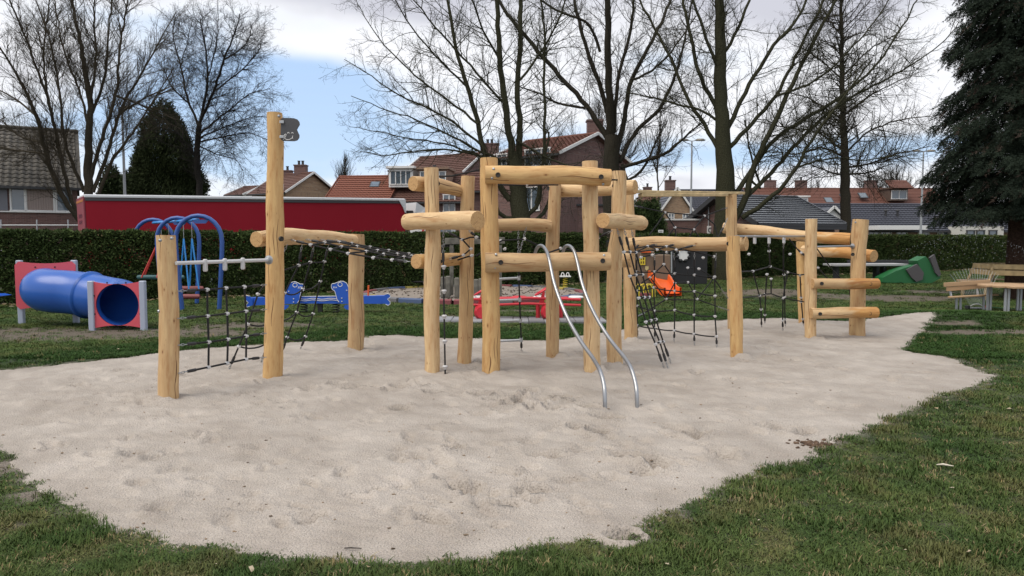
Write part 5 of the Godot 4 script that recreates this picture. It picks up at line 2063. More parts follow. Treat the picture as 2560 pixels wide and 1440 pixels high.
func make_houses() -> void:
	rng.seed = 611
	make_house_materials()
	house_tiled()
	# brown gable far behind the lorry
	var d := 70.0
	var xf := stand(632, d, -0.62)
	var t := gabled("gable_house", "brown brick house whose blank gable rises behind the lorry roof", xf, 5.0, 6.0, up_to(482, d), up_to(436, d + 1), true, M.brick_sand, M.roof_brown)
	chimney(t, xf * Vector3(3.2, up_to(440, d), -3.2), 1.1, 1.0, M.brick_plum)
	chimney(t, xf * Vector3(1.2, up_to(440, d), -3.2), 0.9, 0.6, M.brick_plum, 1)
	window(t, xf, 2.7, up_to(492, d), 2.0, 0.9, 0.0, 3)
	d = 92.0
	xf = stand(572, d, -0.5)
	t = gabled("gable_house", "small far house with pale gable beside the tall log post", xf, 2.6, 5.5, up_to(486, d), up_to(464, d), true, M.render_white, M.roof_brown)
	chimney(t, xf * Vector3(6.0, up_to(490, d), -2.0), 1.5, 1.0, M.brick_plum, 1)
	# orange and brown roofed row
	d = 58.0
	xf = stand(822, d, -0.12)
	t = gabled("row_house", "low row house with bright orange tiled roof behind the lorry", xf, 4.6, 7.0, up_to(500, d), up_to(443, d + 3.5), true, M.brick_plum, M.roof_orange, 0.03)
	skylight(t, xf * Vector3(3.1, up_to(463, d) + 0.15, -2.2), xf.basis.x, Vector3(0, 0.5, -0.8).normalized(), 0.8, 0.9)
	chimney(t, xf * Vector3(4.3, up_to(452, d), -4.0), 1.1, 1.0, M.brick_plum, 1)
	xf = stand(965, d, -0.12)
	t = gabled("row_house", "row house with brown tiled roof and two wide white framed dormers", xf, 7.6, 7.0, up_to(500, d), up_to(437, d + 3.5), true, M.brick_plum, M.roof_brown, 0.03)
	dormer(t, xf, 0.1, up_to(470, d) + 0.1, 1.95, 1.45, -0.6, 2.6, M.trim)
	dormer(t, xf, 2.5, up_to(470, d) + 0.1, 2.3, 1.35, -0.6, 2.6, M.brick_brown)
	skylight(t, xf * Vector3(-0.7, up_to(466, d), -1.6), xf.basis.x, Vector3(0, 0.5, -0.8).normalized(), 0.9, 0.9)
	window(t, xf, 4.6, up_to(530, d), 0.9, 1.3, 0.0, 1)
	chimney(t, xf * Vector3(3.0, up_to(440, d), -4.0), 1.1, 0.7, M.brick_plum, 1)
	xf = stand(1010, d + 7, -0.55)
	t = gabled("gable_house", "dark brick house with brown roof standing above the dormered row", xf, 6.2, 5.5, up_to(430, d + 5), up_to(380, d + 5), true, M.brick_plum, M.roof_brown, 0.03)
	chimney(t, xf * Vector3(6.0, up_to(400, d + 5), -4.6), 1.6, 1.6, M.brick_plum, 2)
	# tall brick house in the middle
	d = 47.0
	xf = stand(1232, d, -0.72)
	t = gabled("gable_house", "tall plum brick house with red tiled roof behind the log tower", xf, 5.2, 7.2, up_to(396, d), up_to(340, d), true, M.brick_plum, M.roof_red, 0.03)
	chimney(t, xf * Vector3(4.9, up_to(352, d), -4.1), 0.95, 1.15, M.brick_plum, 0)
	window(t, xf, 0.4, up_to(424, d), 0.8, 0.9, 0.0, 1)
	window(t, xf, 2.7, up_to(424, d), 1.9, 1.0, 0.0, 2)
	window(t, xf, 2.6, up_to(530, d), 1.2, 1.4, 0.0, 1)
	var side := Transform3D(xf.basis * Basis(Vector3.UP, PI / 2), xf * Vector3(5.2, 0, 0))
	window(t, side, 4.6, up_to(585, d), 1.6, 0.6, 0.0, 1)
	d = 45.0
	xf = stand(1405, d, 0.05)
	t = thing("brick_annex", "long low plum brick wall of a flat roofed annex behind log tower", "building", xf.origin)
	var bx := mb()
	bx.box(xf * Vector3(2.0, 1.9, -2), Vector3(4.6, up_to(500, d), 4), xf.basis, 0.0)
	put("wall", bx, M.brick_plum, t)
	bx = mb()
	bx.box(xf * Vector3(2.0, 1.9 + up_to(500, d) / 2 + 0.06, -2), Vector3(4.8, 0.12, 4.2), xf.basis)
	put("roof_edge", bx, M.dark_trim, t)
	d = 50.0
	xf = stand(1178, d, -0.1)
	t = gabled("row_house", "low brick house front with red roof between the tower posts", xf, 5.6, 5.0, up_to(474, d), up_to(440, d), true, M.brick_plum, M.roof_red, 0.03)
	window(t, xf, 3.1, up_to(540, d), 0.9, 1.6, 0.0, 0)
	window(t, xf, 4.7, up_to(583, d), 1.6, 0.6, 0.0, 1)
	# house with the brick gable and white cross windows
	d = 72.0
	xf = stand(1630, d)
	t = gabled("gable_house", "light brick house with white edged front gable and cross barred windows", xf, 4.7, 5.0, up_to(556, d), up_to(470, d), false, M.brick_sand, M.roof_slate, 0.0, 0.2)
	for x in [1.55, 2.95]:
		window(t, xf, x, up_to(552, d), 0.55, 0.68, 0.0, 1)
		var cb := mb()
		cb.bar(xf * Vector3(x, up_to(552, d) + 0.34, 0.04), xf * Vector3(x + 0.55, up_to(552, d) + 0.34, 0.04), 0.05, 0.05)
		put("glazing_bar", cb, M.trim, t)
	chimney(t, xf * Vector3(2.1, up_to(475, d), -2.0), 0.95, 1.0, M.brick_plum, 1)
	d = 75.0
	xf = stand(1690, d)
	gabled("row_house", "house with wide dark slate roof beside light brick gable", xf, 7.6, 8.0, up_to(552, d), up_to(476, d + 4), true, M.brick_sand, M.roof_slate, 0.03)
	d = 82.0
	xf = stand(1588, d, -0.5)
	t = gabled("gable_house", "small dark roofed house behind the round evergreen shrub", xf, 2.2, 5.0, up_to(520, d), up_to(482, d), true, M.brick_brown, M.roof_brown)
	chimney(t, xf * Vector3(0.6, up_to(490, d), -2.2), 0.9, 1.0, M.brick_plum, 1)
	# garage wall with a white edge
	d = 47.0
	xf = stand(1605, d)
	t = thing("garage", "flat roofed brick garage with a thin white roof edge", "garage", xf.origin)
	bx = mb()
	bx.box(xf * Vector3(2.5, up_to(551, d) / 2, -2), Vector3(5.0, up_to(551, d), 4), xf.basis, 0.0)
	put("wall", bx, M.brick_plum, t)
	bx = mb()
	bx.box(xf * Vector3(2.5, up_to(551, d) + 0.05, -2), Vector3(5.1, 0.1, 4.1), xf.basis)
	put("roof_edge", bx, M.trim, t)
	# bungalow with a roof of pale lined flat tiles, its gable turned to the street
	d = 41.0
	xf = stand(1900, d, 0.28)
	var ev := up_to(553, d)
	var rg := up_to(491, 44.8)
	t = gabled("bungalow", "bungalow with glossy grey roof of pale lined courses and brown walls", xf, 4.9, 8.0, ev, rg, true, M.brick_plum, M.roof_shiny, 0.0, 0.4)
	var fz := mb()
	for z in [0.4, -8.4]:
		fz.bar(xf * Vector3(-0.46, ev - (rg - ev) / 4.0 * 0.4 - 0.03, z), xf * Vector3(-0.46, rg + 0.02, -4.0), 0.07, 0.30)
	fz.bar(xf * Vector3(-0.4, ev - 0.32, 0.48), xf * Vector3(5.3, ev - 0.32, 0.48), 0.06, 0.28)
	put("dark_fascia", fz, M.dark_trim, t)
	# strips along the courses' lower edges, pale to paint light on their lips
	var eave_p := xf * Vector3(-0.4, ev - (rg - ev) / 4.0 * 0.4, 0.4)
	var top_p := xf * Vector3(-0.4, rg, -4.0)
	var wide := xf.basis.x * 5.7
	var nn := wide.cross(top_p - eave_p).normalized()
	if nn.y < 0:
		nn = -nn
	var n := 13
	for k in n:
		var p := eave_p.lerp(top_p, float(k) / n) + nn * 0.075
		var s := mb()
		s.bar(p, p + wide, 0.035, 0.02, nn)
		put("lip_light_strip", s, M.zinc, t)
	# bungalow with the blue grey roof
	d = 60.0
	xf = stand(2070, d, 0.03)
	t = gabled("bungalow", "long bungalow with blue grey tiled roof and white eaves", xf, 18.5, 7.0, up_to(570, d), up_to(512, d + 3.5), true, M.brick_brown, M.roof_slate, 0.03, 0.4)
	var fb := mb()
	fb.box(xf * Vector3(5.0, up_to(570, d), 1.2), Vector3(3.9, 0.34, 1.6), xf.basis)
	put("porch_roof", fb, M.trim, t)
	for x in [3.3, 4.3, 5.6, 7.4, 9.0, 12.2, 13.4, 15.2, 16.6]:
		window(t, xf, x, up_to(596, d), 0.85, 0.72, 0.02, 1)
	fb = mb()
	fb.box(xf * Vector3(11.6, up_to(582, d), 0.8), Vector3(3.6, 1.0, 1.5), xf.basis)
	put("white_bay", fb, M.render_white, t)
	for x in [10.4, 11.2, 12.2]:
		window(t, xf, x, up_to(592, d), 0.6, 0.5, 1.56, 0, M.dark_trim)
	for x in [5.6, 6.6]:
		var vp := mb()
		vp.lathe([Vector2(0.09, -0.2), Vector2(0.09, 0.28), Vector2(0.16, 0.3), Vector2(0.16, 0.42), Vector2(0.0, 0.44)], 10, Transform3D(Basis.IDENTITY, xf * Vector3(x, up_to(535, d), -1.7)))
		put("vent_pipe", vp, M.dark_trim, t)
	d = 57.0
	xf = stand(2050, d, 0.0)
	t = gabled("gable_house", "little white boarded gable front beside the blue grey roof", xf, 1.9, 5.0, up_to(547, d), up_to(518, d), false, M.trim, M.roof_slate, 0.0, 0.2)
	bx = mb()
	bx.box(xf * Vector3(0.95, up_to(547, d) / 2 - 0.05, 0.03), Vector3(1.9, up_to(547, d) - 0.1, 0.06), xf.basis, 0.0)
	put("brick_front", bx, M.brick_brown, t)
	# red roofed terrace behind
	d = 86.0
	xf = stand(1888, d, 0.02)
	t = gabled("terrace", "long terrace with weathered red tiled roof, roof windows and chimneys", xf, 23.0, 9.0, up_to(532, d), up_to(472, d + 4.5), true, M.brick_brown, M.roof_red, 0.0)
	for q in [[9.5, 503], [11.4, 494], [13.6, 491]]:
		skylight(t, xf * Vector3(q[0], up_to(q[1], d + 2) + 0.1, -2.3), xf.basis.x, Vector3(0, 0.6, -0.8).normalized(), 1.0, 1.1)
	for x in [3.4, 7.2, 15.8]:
		chimney(t, xf * Vector3(x, up_to(470, d + 4), -4.9), 1.2, 0.9, M.brick_plum, 1)
	dormer(t, xf, 2.9, up_to(520, d), 3.6, 1.3, -1.0, 3.0, M.trim, 3)
	dormer(t, xf, 16.4, up_to(500, d), 2.1, 1.4, -1.4, 2.6, M.brown, 1)
	var dr := xf * Vector3(17.45, up_to(500, d) + 1.5, -1.0)
	tiled("dormer_roof", dr + Vector3(-1.3, -0.05, 0.4), dr + Vector3(1.3, -0.05, 0.4), dr + Vector3(1.3, 1.0, -1.5), dr + Vector3(-1.3, 1.0, -1.5), M.roof_red, t)


# the near house whose roof tiles can be told apart
func house_tiled() -> void:
	var d := 37.3
	var k := d / F
	var turn := 0.54
	var xf := stand(-190, 35.5, turn)
	var X := func(u: float) -> float:
		var r := (u - 1280.0) / F
		return (r * 35.5 - xf.origin.x) / (cos(turn) - r * sin(turn))
	var ev := up_to(457, d)
	var rd := up_to(318, d + 3.0)
	var w: float = X.call(200)
	var t := thing("tiled_house", "brown brick house with a big grey roof of curved tiles", "house", xf.origin)
	var b := mb()
	b.box(xf * Vector3(w / 2, ev / 2, -3.6), Vector3(w, ev, 7.2), xf.basis, 0.0)
	for x in [0.0, w]:
		b.tri(xf * Vector3(x, ev, 0), xf * Vector3(x, ev, -7.2), xf * Vector3(x, rd, -3.6), xf.basis.x * (x - w / 2))
	put("wall", b, M.brick_plum, t)
	var bd := mb()
	bd.quad(xf * Vector3(-0.2, ev - 0.2, 0.35), xf * Vector3(w + 0.2, ev - 0.2, 0.35), xf * Vector3(w + 0.2, rd - 0.06, -3.6), xf * Vector3(-0.2, rd - 0.06, -3.6), Vector3(0, 1, 1))
	bd.quad(xf * Vector3(-0.2, ev - 0.2, -7.5), xf * Vector3(w + 0.2, ev - 0.2, -7.5), xf * Vector3(w + 0.2, rd - 0.06, -3.6), xf * Vector3(-0.2, rd - 0.06, -3.6), Vector3(0, 1, -1))
	put("roof_deck", bd, M.roof_grey, t)
	var gt := mb()
	gt.bar(xf * Vector3(-0.2, ev - 0.24, 0.42), xf * Vector3(w + 0.2, ev - 0.24, 0.42), 0.14, 0.14)
	put("gutter", gt, M.dark_trim, t)
	# one curved tile: a roll and a trough, with a thick lower lip
	var tiles := []
	for v in 3:
		var q := mb()
		var m := lin(0.105 + 0.02 * v, 0.096 + 0.018 * v, 0.082 + 0.015 * v, 0.75)
		m.albedo_texture = fine_noise(620 + v, 0.05, Color(0.6, 0.6, 0.6), Color(1, 1, 1), 128, 4)
		var prof := []
		for s in 9:
			prof.append(Vector2(0.305 * s / 8.0, 0.028 * sin(TAU * s / 8.0 + 0.6)))
		for s in 8:
			var p: Vector2 = prof[s]
			var p2: Vector2 = prof[s + 1]
			q.quad(Vector3(p.x, p.y + 0.05, 0), Vector3(p2.x, p2.y + 0.05, 0), Vector3(p2.x, p2.y + 0.012, -0.40), Vector3(p.x, p.y + 0.012, -0.40), Vector3.UP)
			q.quad(Vector3(p.x, p.y + 0.022, 0), Vector3(p2.x, p2.y + 0.022, 0), Vector3(p2.x, p2.y + 0.05, 0), Vector3(p.x, p.y + 0.05, 0), Vector3.BACK)
		tiles.append(as_mesh(q, m))
	var e0 := xf * Vector3(-0.2, ev - 0.2, 0.38)
	var r0 := xf * Vector3(-0.2, rd - 0.04, -3.6)
	var up := (e0 - r0).normalized()
	var along := xf.basis.x
	var nn := up.cross(along).normalized()
	if nn.y < 0:
		nn = -nn
	var bs := Basis(along, nn, up)
	var rows := int(e0.distance_to(r0) / 0.345)
	var cols := int((w + 0.4) / 0.30)
	var rest := mb()
	for r in rows:
		for c in cols:
			var p := e0.lerp(r0, float(r) / rows) + along * (c * 0.30)
			if c < cols - 26:
				continue
			place("roof_tile", tiles[(r * 7 + c * 13 + rng.randi() % 2) % 3], Transform3D(bs * Basis(Vector3.UP, rng.randf_range(-0.012, 0.012)), p + nn * rng.randf_range(0.0, 0.008)), t)
	tiled("roof_slope", e0 + nn * 0.01, e0 + nn * 0.01 + along * ((cols - 26) * 0.30), r0 + nn * 0.01 + along * ((cols - 26) * 0.30), r0 + nn * 0.01, M.roof_grey, t, 0.345, 0.05)
	var rg := mb()
	rg.tube([xf * Vector3(-0.2, rd, -3.6), xf * Vector3(w + 0.2, rd, -3.6)], [0.12, 0.12], 8)
	put("ridge", rg, M.roof_grey, t)
	# windows, with a curtain behind the middle one
	var yb := up_to(526, d)
	var hh := up_to(461, d) - yb
	for q in [[34, 70], [147, 184]]:
		window(t, xf, X.call(q[0]), yb, X.call(q[1]) - X.call(q[0]), hh, 0.0, 0)
	var cw := window(t, xf, X.call(72), yb, X.call(142) - X.call(72), hh, 0.0, 0, null, false)
	var cu := mb()
	for s in 22:
		var x0: float = lerpf(X.call(73), X.call(141), s / 22.0)
		var x1: float = lerpf(X.call(73), X.call(141), (s + 1) / 22.0)
		var z0 := 0.010 + 0.02 * (s % 2)
		var z1 := 0.010 + 0.02 * ((s + 1) % 2)
		cu.quad(xf * Vector3(x0, yb, z0), xf * Vector3(x1, yb, z1), xf * Vector3(x1, yb + hh, z1), xf * Vector3(x0, yb + hh, z0), xf.basis.z)
	put("curtain", cu, M.curtain, cw)
	var pn := mb()
	pn.box(xf * Vector3((X.call(-140) + X.call(26)) / 2, yb + hh / 2, 0.03), Vector3(X.call(26) - X.call(-140), hh, 0.06), xf.basis)
	put("grey_panel", pn, M.panel, t)
	var sl := mb()
	sl.box(xf * Vector3((X.call(-30) + X.call(188)) / 2, yb - 0.06, 0.06), Vector3(X.call(188) - X.call(-30), 0.07, 0.14), xf.basis)
	put("sill", sl, M.trim, t)


# ---- lorry and street things ----
func make_lorry() -> void:
	rng.seed = 651
	var a := at_d(222, 600, 28.5)
	var b := at_d(1016, 600, 36.4)
	a.y = -0.68
	b.y = -0.40
	var x := (b - a).normalized()
	var z := x.cross(Vector3.UP).normalized()
	var xf := Transform3D(Basis(x, z.cross(x), z), a)
	var l := a.distance_to(b)
	var top := 4.0
	var t := thing("lorry", "red curtain sided lorry trailer with white cab parked behind the hedge", "lorry", a)
	M.curtain_red = lin(0.27, 0.008, 0.020, 0.6)
	M.curtain_red.metallic_specular = 0.3
	M.door_red = lin(0.25, 0.040, 0.060, 0.5)
	M.lorry_white = lin(0.62, 0.63, 0.65, 0.4)
	M.tyre = lin(0.02, 0.02, 0.021, 0.85)
	# the side curtain sags a little between its straps
	var cu := mb()
	var n := 40
	for k in n:
		for j in 8:
			var f := func(i: int, q: int) -> Vector3:
				var u := float(i) / n
				var v := float(q) / 8.0
				return xf * Vector3(u * l, lerpf(1.05, top - 0.16, v), 0.006 * sin(u * 60.0) * sin(v * PI) + 0.006 * sin(u * 13.0 + v * 2.0))
			cu.quad(f.call(k, j), f.call(k + 1, j), f.call(k + 1, j + 1), f.call(k, j + 1), z)
	put("side_curtain", cu, M.curtain_red, t)
	var bx := mb()
	bx.box(xf * Vector3(l / 2, (top + 1.05) / 2 - 0.03, -1.29), Vector3(l - 0.04, top - 1.2, 2.5), xf.basis)
	put("load_body", bx, M.door_red, t)
	# pale roof rail over a dark strip painting its shadow gap, and the front corner
	var rl := mb()
	rl.box(xf * Vector3(l / 2, top - 0.045, 0.0), Vector3(l + 0.05, 0.11, 0.10), xf.basis, 0.02)
	put("roof_rail", rl, M.lorry_white, t)
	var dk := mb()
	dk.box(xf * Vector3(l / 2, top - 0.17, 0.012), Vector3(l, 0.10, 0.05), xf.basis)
	put("rail_shadow_strip", dk, lin(0.05, 0.05, 0.055, 0.6), t)
	var rf := mb()
	rf.box(xf * Vector3(l / 2, top + 0.0, -1.28), Vector3(l, 0.06, 2.45), xf.basis)
	put("roof", rf, M.lorry_white, t)
	var fc := mb()
	fc.slab(PackedVector2Array([Vector2(-0.36, 0), Vector2(0.03, 0), Vector2(0.03, -0.62), Vector2(-0.02, -0.62), Vector2(-0.12, -0.35)]), 0.06, xf * Transform3D(Basis.IDENTITY, Vector3(l, top - 0.05, 0.05)))
	put("corner_plate", fc, M.lorry_white, t)
	# rear: door leaf seen at an angle with an orange top strip and faint lettering
	var rd := mb()
	rd.box(xf * Vector3(-0.03, 2.55, -1.27), Vector3(0.06, 2.8, 2.45), xf.basis)
	var door := put("rear_door", rd, M.door_red, t)
	var os := mb()
	os.box(xf * Vector3(-0.066, 3.80, -1.27), Vector3(0.012, 0.09, 2.4), xf.basis)
	put("orange_strip", os, lin(0.42, 0.14, 0.03, 0.6), door)
	# worn, unreadable lettering: [height, letters, letter width, letter height]
	for q in [[3.22, 7, 0.17, 0.20], [2.98, 6, 0.17, 0.18], [2.55, 1, 0.14, 0.12], [1.95, 10, 0.15, 0.11]]:
		var le := mb()
		for n2 in q[1]:
			var zc: float = -1.27 + (n2 - (q[1] - 1) * 0.5) * q[2] * 1.18
			var hgt: float = q[3] * rng.randf_range(0.75, 1.0)
			le.box(xf * Vector3(-0.064, q[0], zc - q[2] * 0.3), Vector3(0.008, hgt, q[2] * 0.25), xf.basis, 0.0)
			le.box(xf * Vector3(-0.0645, q[0] + hgt * rng.randf_range(-0.4, 0.4), zc), Vector3(0.008, hgt * 0.22, q[2] * 0.8), xf.basis, 0.0)
		put("lettering", le, lin(0.12, 0.022, 0.05, 0.6), door)
	var ch := mb()
	ch.box(xf * Vector3(l / 2, 0.95, -1.27), Vector3(l, 0.18, 2.3), xf.basis)
	put("chassis", ch, M.dark_trim, t)
	for wx in [1.8, 3.1, 4.4, l + 0.7, l + 3.6]:
		for wz in [-0.15, -2.4]:
			var w := mb()
			w.tube([xf * Vector3(wx, 0.5, wz - 0.16), xf * Vector3(wx, 0.5, wz - 0.13), xf * Vector3(wx, 0.5, wz + 0.13), xf * Vector3(wx, 0.5, wz + 0.16)], [0.42, 0.5, 0.5, 0.42], 20)
			var wo := put("wheel", w, M.tyre, t)
			var rm := mb()
			rm.rod(xf * Vector3(wx, 0.5, wz - 0.165), xf * Vector3(wx, 0.5, wz + 0.165), 0.28, 14)
			put("rim", rm, M.zinc, wo)
	# tractor cab
	var cab := mb()
	cab.slab(PackedVector2Array([Vector2(0, 0.6), Vector2(2.25, 0.6), Vector2(2.3, 1.8), Vector2(2.1, 2.75), Vector2(1.7, 3.2), Vector2(0.75, 3.62), Vector2(0.35, 3.45), Vector2(0, 3.1)]), 2.4, xf * Transform3D(Basis.IDENTITY, Vector3(l + 0.75, 0, -1.27)))
	var co := put("cab", cab, M.lorry_white, t)
	var wi := mb()
	wi.slab(PackedVector2Array([Vector2(0.95, 1.9), Vector2(1.95, 1.9), Vector2(1.85, 2.6), Vector2(0.95, 2.65)]), 0.02, xf * Transform3D(Basis.IDENTITY, Vector3(l + 0.75, 0, -0.06)))
	put("side_window", wi, M.glass, co)
	var de := mb()
	de.box(xf * Vector3(l + 0.45, 3.0, -1.27), Vector3(0.3, 0.9, 2.0), xf.basis)
	put("air_deflector", de, M.dark_trim, co)
	var sp := mb()
	sp.slab(PackedVector2Array([Vector2(0, 0), Vector2(0.7, -0.1), Vector2(0.62, 0.25), Vector2(0.1, 0.55)]), 2.3, xf * Transform3D(Basis.IDENTITY, Vector3(l + 0.62, 3.3, -1.27)))
	put("roof_spoiler", sp, M.lorry_white, co)


func lamp_post(label: String, u: float, d: float, v_top: float, arms: int) -> void:
	var foot := at_d(u, 600, d)
	foot.y = -0.5
	var top := at_d(u, v_top, d).y
	var t := thing("street_lamp", label, "street lamp", foot, "street lamps along the road")
	var b := mb()
	var p := Vector3(foot.x, 0, foot.z)
	b.tube([p + Vector3(0, -0.5, 0), p + Vector3(0, 1.2, 0), p + Vector3(0, 1.25, 0), p + Vector3(0, top, 0)], [0.105, 0.105, 0.085, 0.05], 12)
	put("pole", b, lin(0.36, 0.38, 0.40, 0.5, 0.3), t)
	for s in ([-1.0, 1.0] if arms == 2 else [1.0]):
		var h := mb()
		h.rod(p + Vector3(0, top - 0.02, 0), p + Vector3(0.3 * s, top + 0.04, 0), 0.03, 8)
		put("arm", h, M.zinc, t)
		h = mb()
		h.lathe([Vector2(0.0, -0.06), Vector2(0.07, -0.055), Vector2(0.085, 0.0), Vector2(0.05, 0.06), Vector2(0.0, 0.07)], 12, Transform3D(Basis.from_scale(Vector3(4.2, 1.3, 1.8)), p + Vector3(0.55 * s if arms == 2 else 0.2, top + 0.06, 0)))
		put("lamp_head", h, lin(0.30, 0.28, 0.24, 0.5), t)


func make_street_things() -> void:
	lamp_post("pale street lamp post with one head beside cone conifer", 316, 38.0, 272, 1)
	lamp_post("twin headed grey street lamp above the brick garage", 1726, 49.0, 352, 2)
	lamp_post("twin headed grey street lamp beside the spruce", 2301, 55.0, 379, 2)
	# railing in front of the tiled house
	var g := at_d(90, 600, 34.0)
	g.y = -0.5
	var t := thing("garden_railing", "thin pale rail on posts in front of the tiled house", "railing", g)
	for v in [563, 578]:
		var b := mb()
		b.rod(at_d(-60, v, 34.0), at_d(200, v, 34.0), 0.025 if v == 563 else 0.018, 8)
		put("rail", b, M.zinc, t)
	for u in [-20, 2, 92, 170]:
		var b := mb()
		b.rod(Vector3(at_d(u, 600, 34.0).x, -0.5, -34.0), at_d(u, 549, 34.0), 0.03, 8)
		put("rail_post", b, M.zinc, t)
	# work sign behind the hedge by the lorry's cab
	g = at_d(1052, 600, 33.0)
	g.y = -0.5
	t = thing("warning_board", "white board with red edged warning triangle beside the lorry cab", "sign", g)
	var bo := mb()
	bo.box(at_d(1052, 586, 33.0), Vector3(0.95, 0.75, 0.03))
	put("board", bo, M.white, t)
	var c := at_d(1058, 588, 32.97)
	var tr := mb()
	tr.slab(PackedVector2Array([Vector2(-0.32, -0.26), Vector2(0.32, -0.26), Vector2(0, 0.30)]), 0.02, Transform3D(Basis.IDENTITY, c))
	put("red_triangle", tr, M.red, t)
	tr = mb()
	tr.slab(PackedVector2Array([Vector2(-0.22, -0.20), Vector2(0.22, -0.20), Vector2(0, 0.19)]), 0.02, Transform3D(Basis.IDENTITY, c + Vector3(0, 0, 0.006)))
	put("white_field", tr, M.white, t)
	tr = mb()
	tr.box(c + Vector3(0.01, -0.05, 0.02), Vector3(0.06, 0.2, 0.01))
	tr.box(c + Vector3(-0.02, 0.03, 0.021), Vector3(0.05, 0.04, 0.01))
	put("symbol", tr, M.blue, t)
	var ps := mb()
	ps.rod(g, at_d(1052, 600, 33.0) + Vector3(0, -0.1, -0.04), 0.03, 8)
	put("sign_post", ps, M.zinc, t)
	# thin pole with a boxed sign, and a small notice by the garage
	g = at_d(1772, 600, 46.0)
	g.y = -0.5
	t = thing("sign_pole", "thin grey pole with a square speed sign in front of garage", "sign", g)
	ps = mb()
	ps.rod(g, at_d(1772, 492, 46.0), 0.035, 8)
	put("pole", ps, M.zinc, t)
	bo = mb()
	bo.box(at_d(1776, 575, 45.9), Vector3(0.42, 0.5, 0.03))
	put("plate", bo, M.white, t)
	bo = mb()
	bo.ring(at_d(1776, 575, 45.87), 0.13, 0.025, Basis(Vector3.RIGHT, PI / 2), 18, 5)
	put("ring_mark", bo, M.dark_trim, t)
	g = at_d(1652, 600, 44.0)
	g.y = -0.5
	t = thing("notice_board", "small white notice on a post by the garage wall", "sign", g)
	ps = mb()
	ps.rod(g, at_d(1652, 582, 44.0), 0.025, 8)
	put("sign_post", ps, M.zinc, t)
	bo = mb()
	bo.box(at_d(1652, 580, 43.95), Vector3(0.30, 0.24, 0.02))
	put("plate", bo, M.white, t)
	bo = mb()
	bo.box(at_d(1652, 582, 43.93), Vector3(0.2, 0.03, 0.01))
	bo.box(at_d(1652, 578, 43.93), Vector3(0.2, 0.03, 0.01))
	put("print_lines", bo, M.dark_trim, t)
	# bar gate in the gap of the hedge
	g = Vector3(4.15, 0, -28.7)
	t = thing("bar_gate", "dark metal bar gate closing the gap in the hedge", "gate", g)
	var dir := Vector3(1, 0, -0.58).normalized()
	for y in [0.15, 1.55]:
		var r := mb()
		r.bar(g - dir * 0.95 + Vector3(0, y, 0), g + dir * 0.95 + Vector3(0, y, 0), 0.04, 0.05)
		put("rail", r, M.dark_trim, t)
	for k in 17:
		var r := mb()
		var p := g + dir * (-0.95 + 1.9 * k / 16.0)
		r.rod(p + Vector3(0, 0.1, 0), p + Vector3(0, 1.62, 0), 0.011, 6)
		put("bar", r, M.dark_trim, t)
	for s in [-1.05, 1.05]:
		var r := mb()
		r.bar(g + dir * s + Vector3(0, -0.2, 0), g + dir * s + Vector3(0, 1.8, 0), 0.09, 0.09)
		put("gate_post", r, M.dark_trim, t)


# ---- older play things on the lawn ----
func make_play_things() -> void:
	rng.seed = 701
	M.panel_red = lin(0.60, 0.085, 0.115, 0.45)
	M.tube_blue = lin(0.022, 0.10, 0.40, 0.28)
	M.post_grey = lin(0.36, 0.40, 0.50, 0.5)
	M.swing_blue = lin(0.028, 0.085, 0.30, 0.4)
	M.sky_blue = lin(0.03, 0.24, 0.62, 0.4)
	M.seat_teal = lin(0.035, 0.11, 0.12, 0.6)
	M.seat_red = lin(0.20, 0.05, 0.05, 0.6)
	M.rod_red = lin(0.46, 0.04, 0.035, 0.45)
	M.sheet_blue = lin(0.015, 0.095, 0.50, 0.4)
	M.black = lin(0.012, 0.012, 0.014, 0.55)
	M.bright_red = lin(0.56, 0.030, 0.045, 0.35)
	M.yellow = lin(0.62, 0.48, 0.04, 0.5)
	M.grey_wood = lin(0.21, 0.20, 0.17, 0.9)
	M.grey_wood.albedo_texture = fine_noise(711, 0.03, Color(0.6, 0.6, 0.6), Color(1, 1, 1), 128)
	M.bench_wood = lin(0.50, 0.37, 0.19, 0.75)
	M.bench_wood.albedo_texture = fine_noise(712, 0.03, Color(0.75, 0.75, 0.75), Color(1, 1, 1), 128)
	M.bench_brown = lin(0.42, 0.275, 0.155, 0.75)
	M.orange = lin(0.70, 0.115, 0.02, 0.4)
	M.green_plastic = lin(0.015, 0.125, 0.038, 0.5)
	M.grey_pad = lin(0.085, 0.08, 0.085, 0.8)
	tunnel()
	swings()
	seal_seesaw()
	old_pit()
	spring_wagon()
	play_house()
	small_riders()
	benches()
	sprinkler()
	litter()


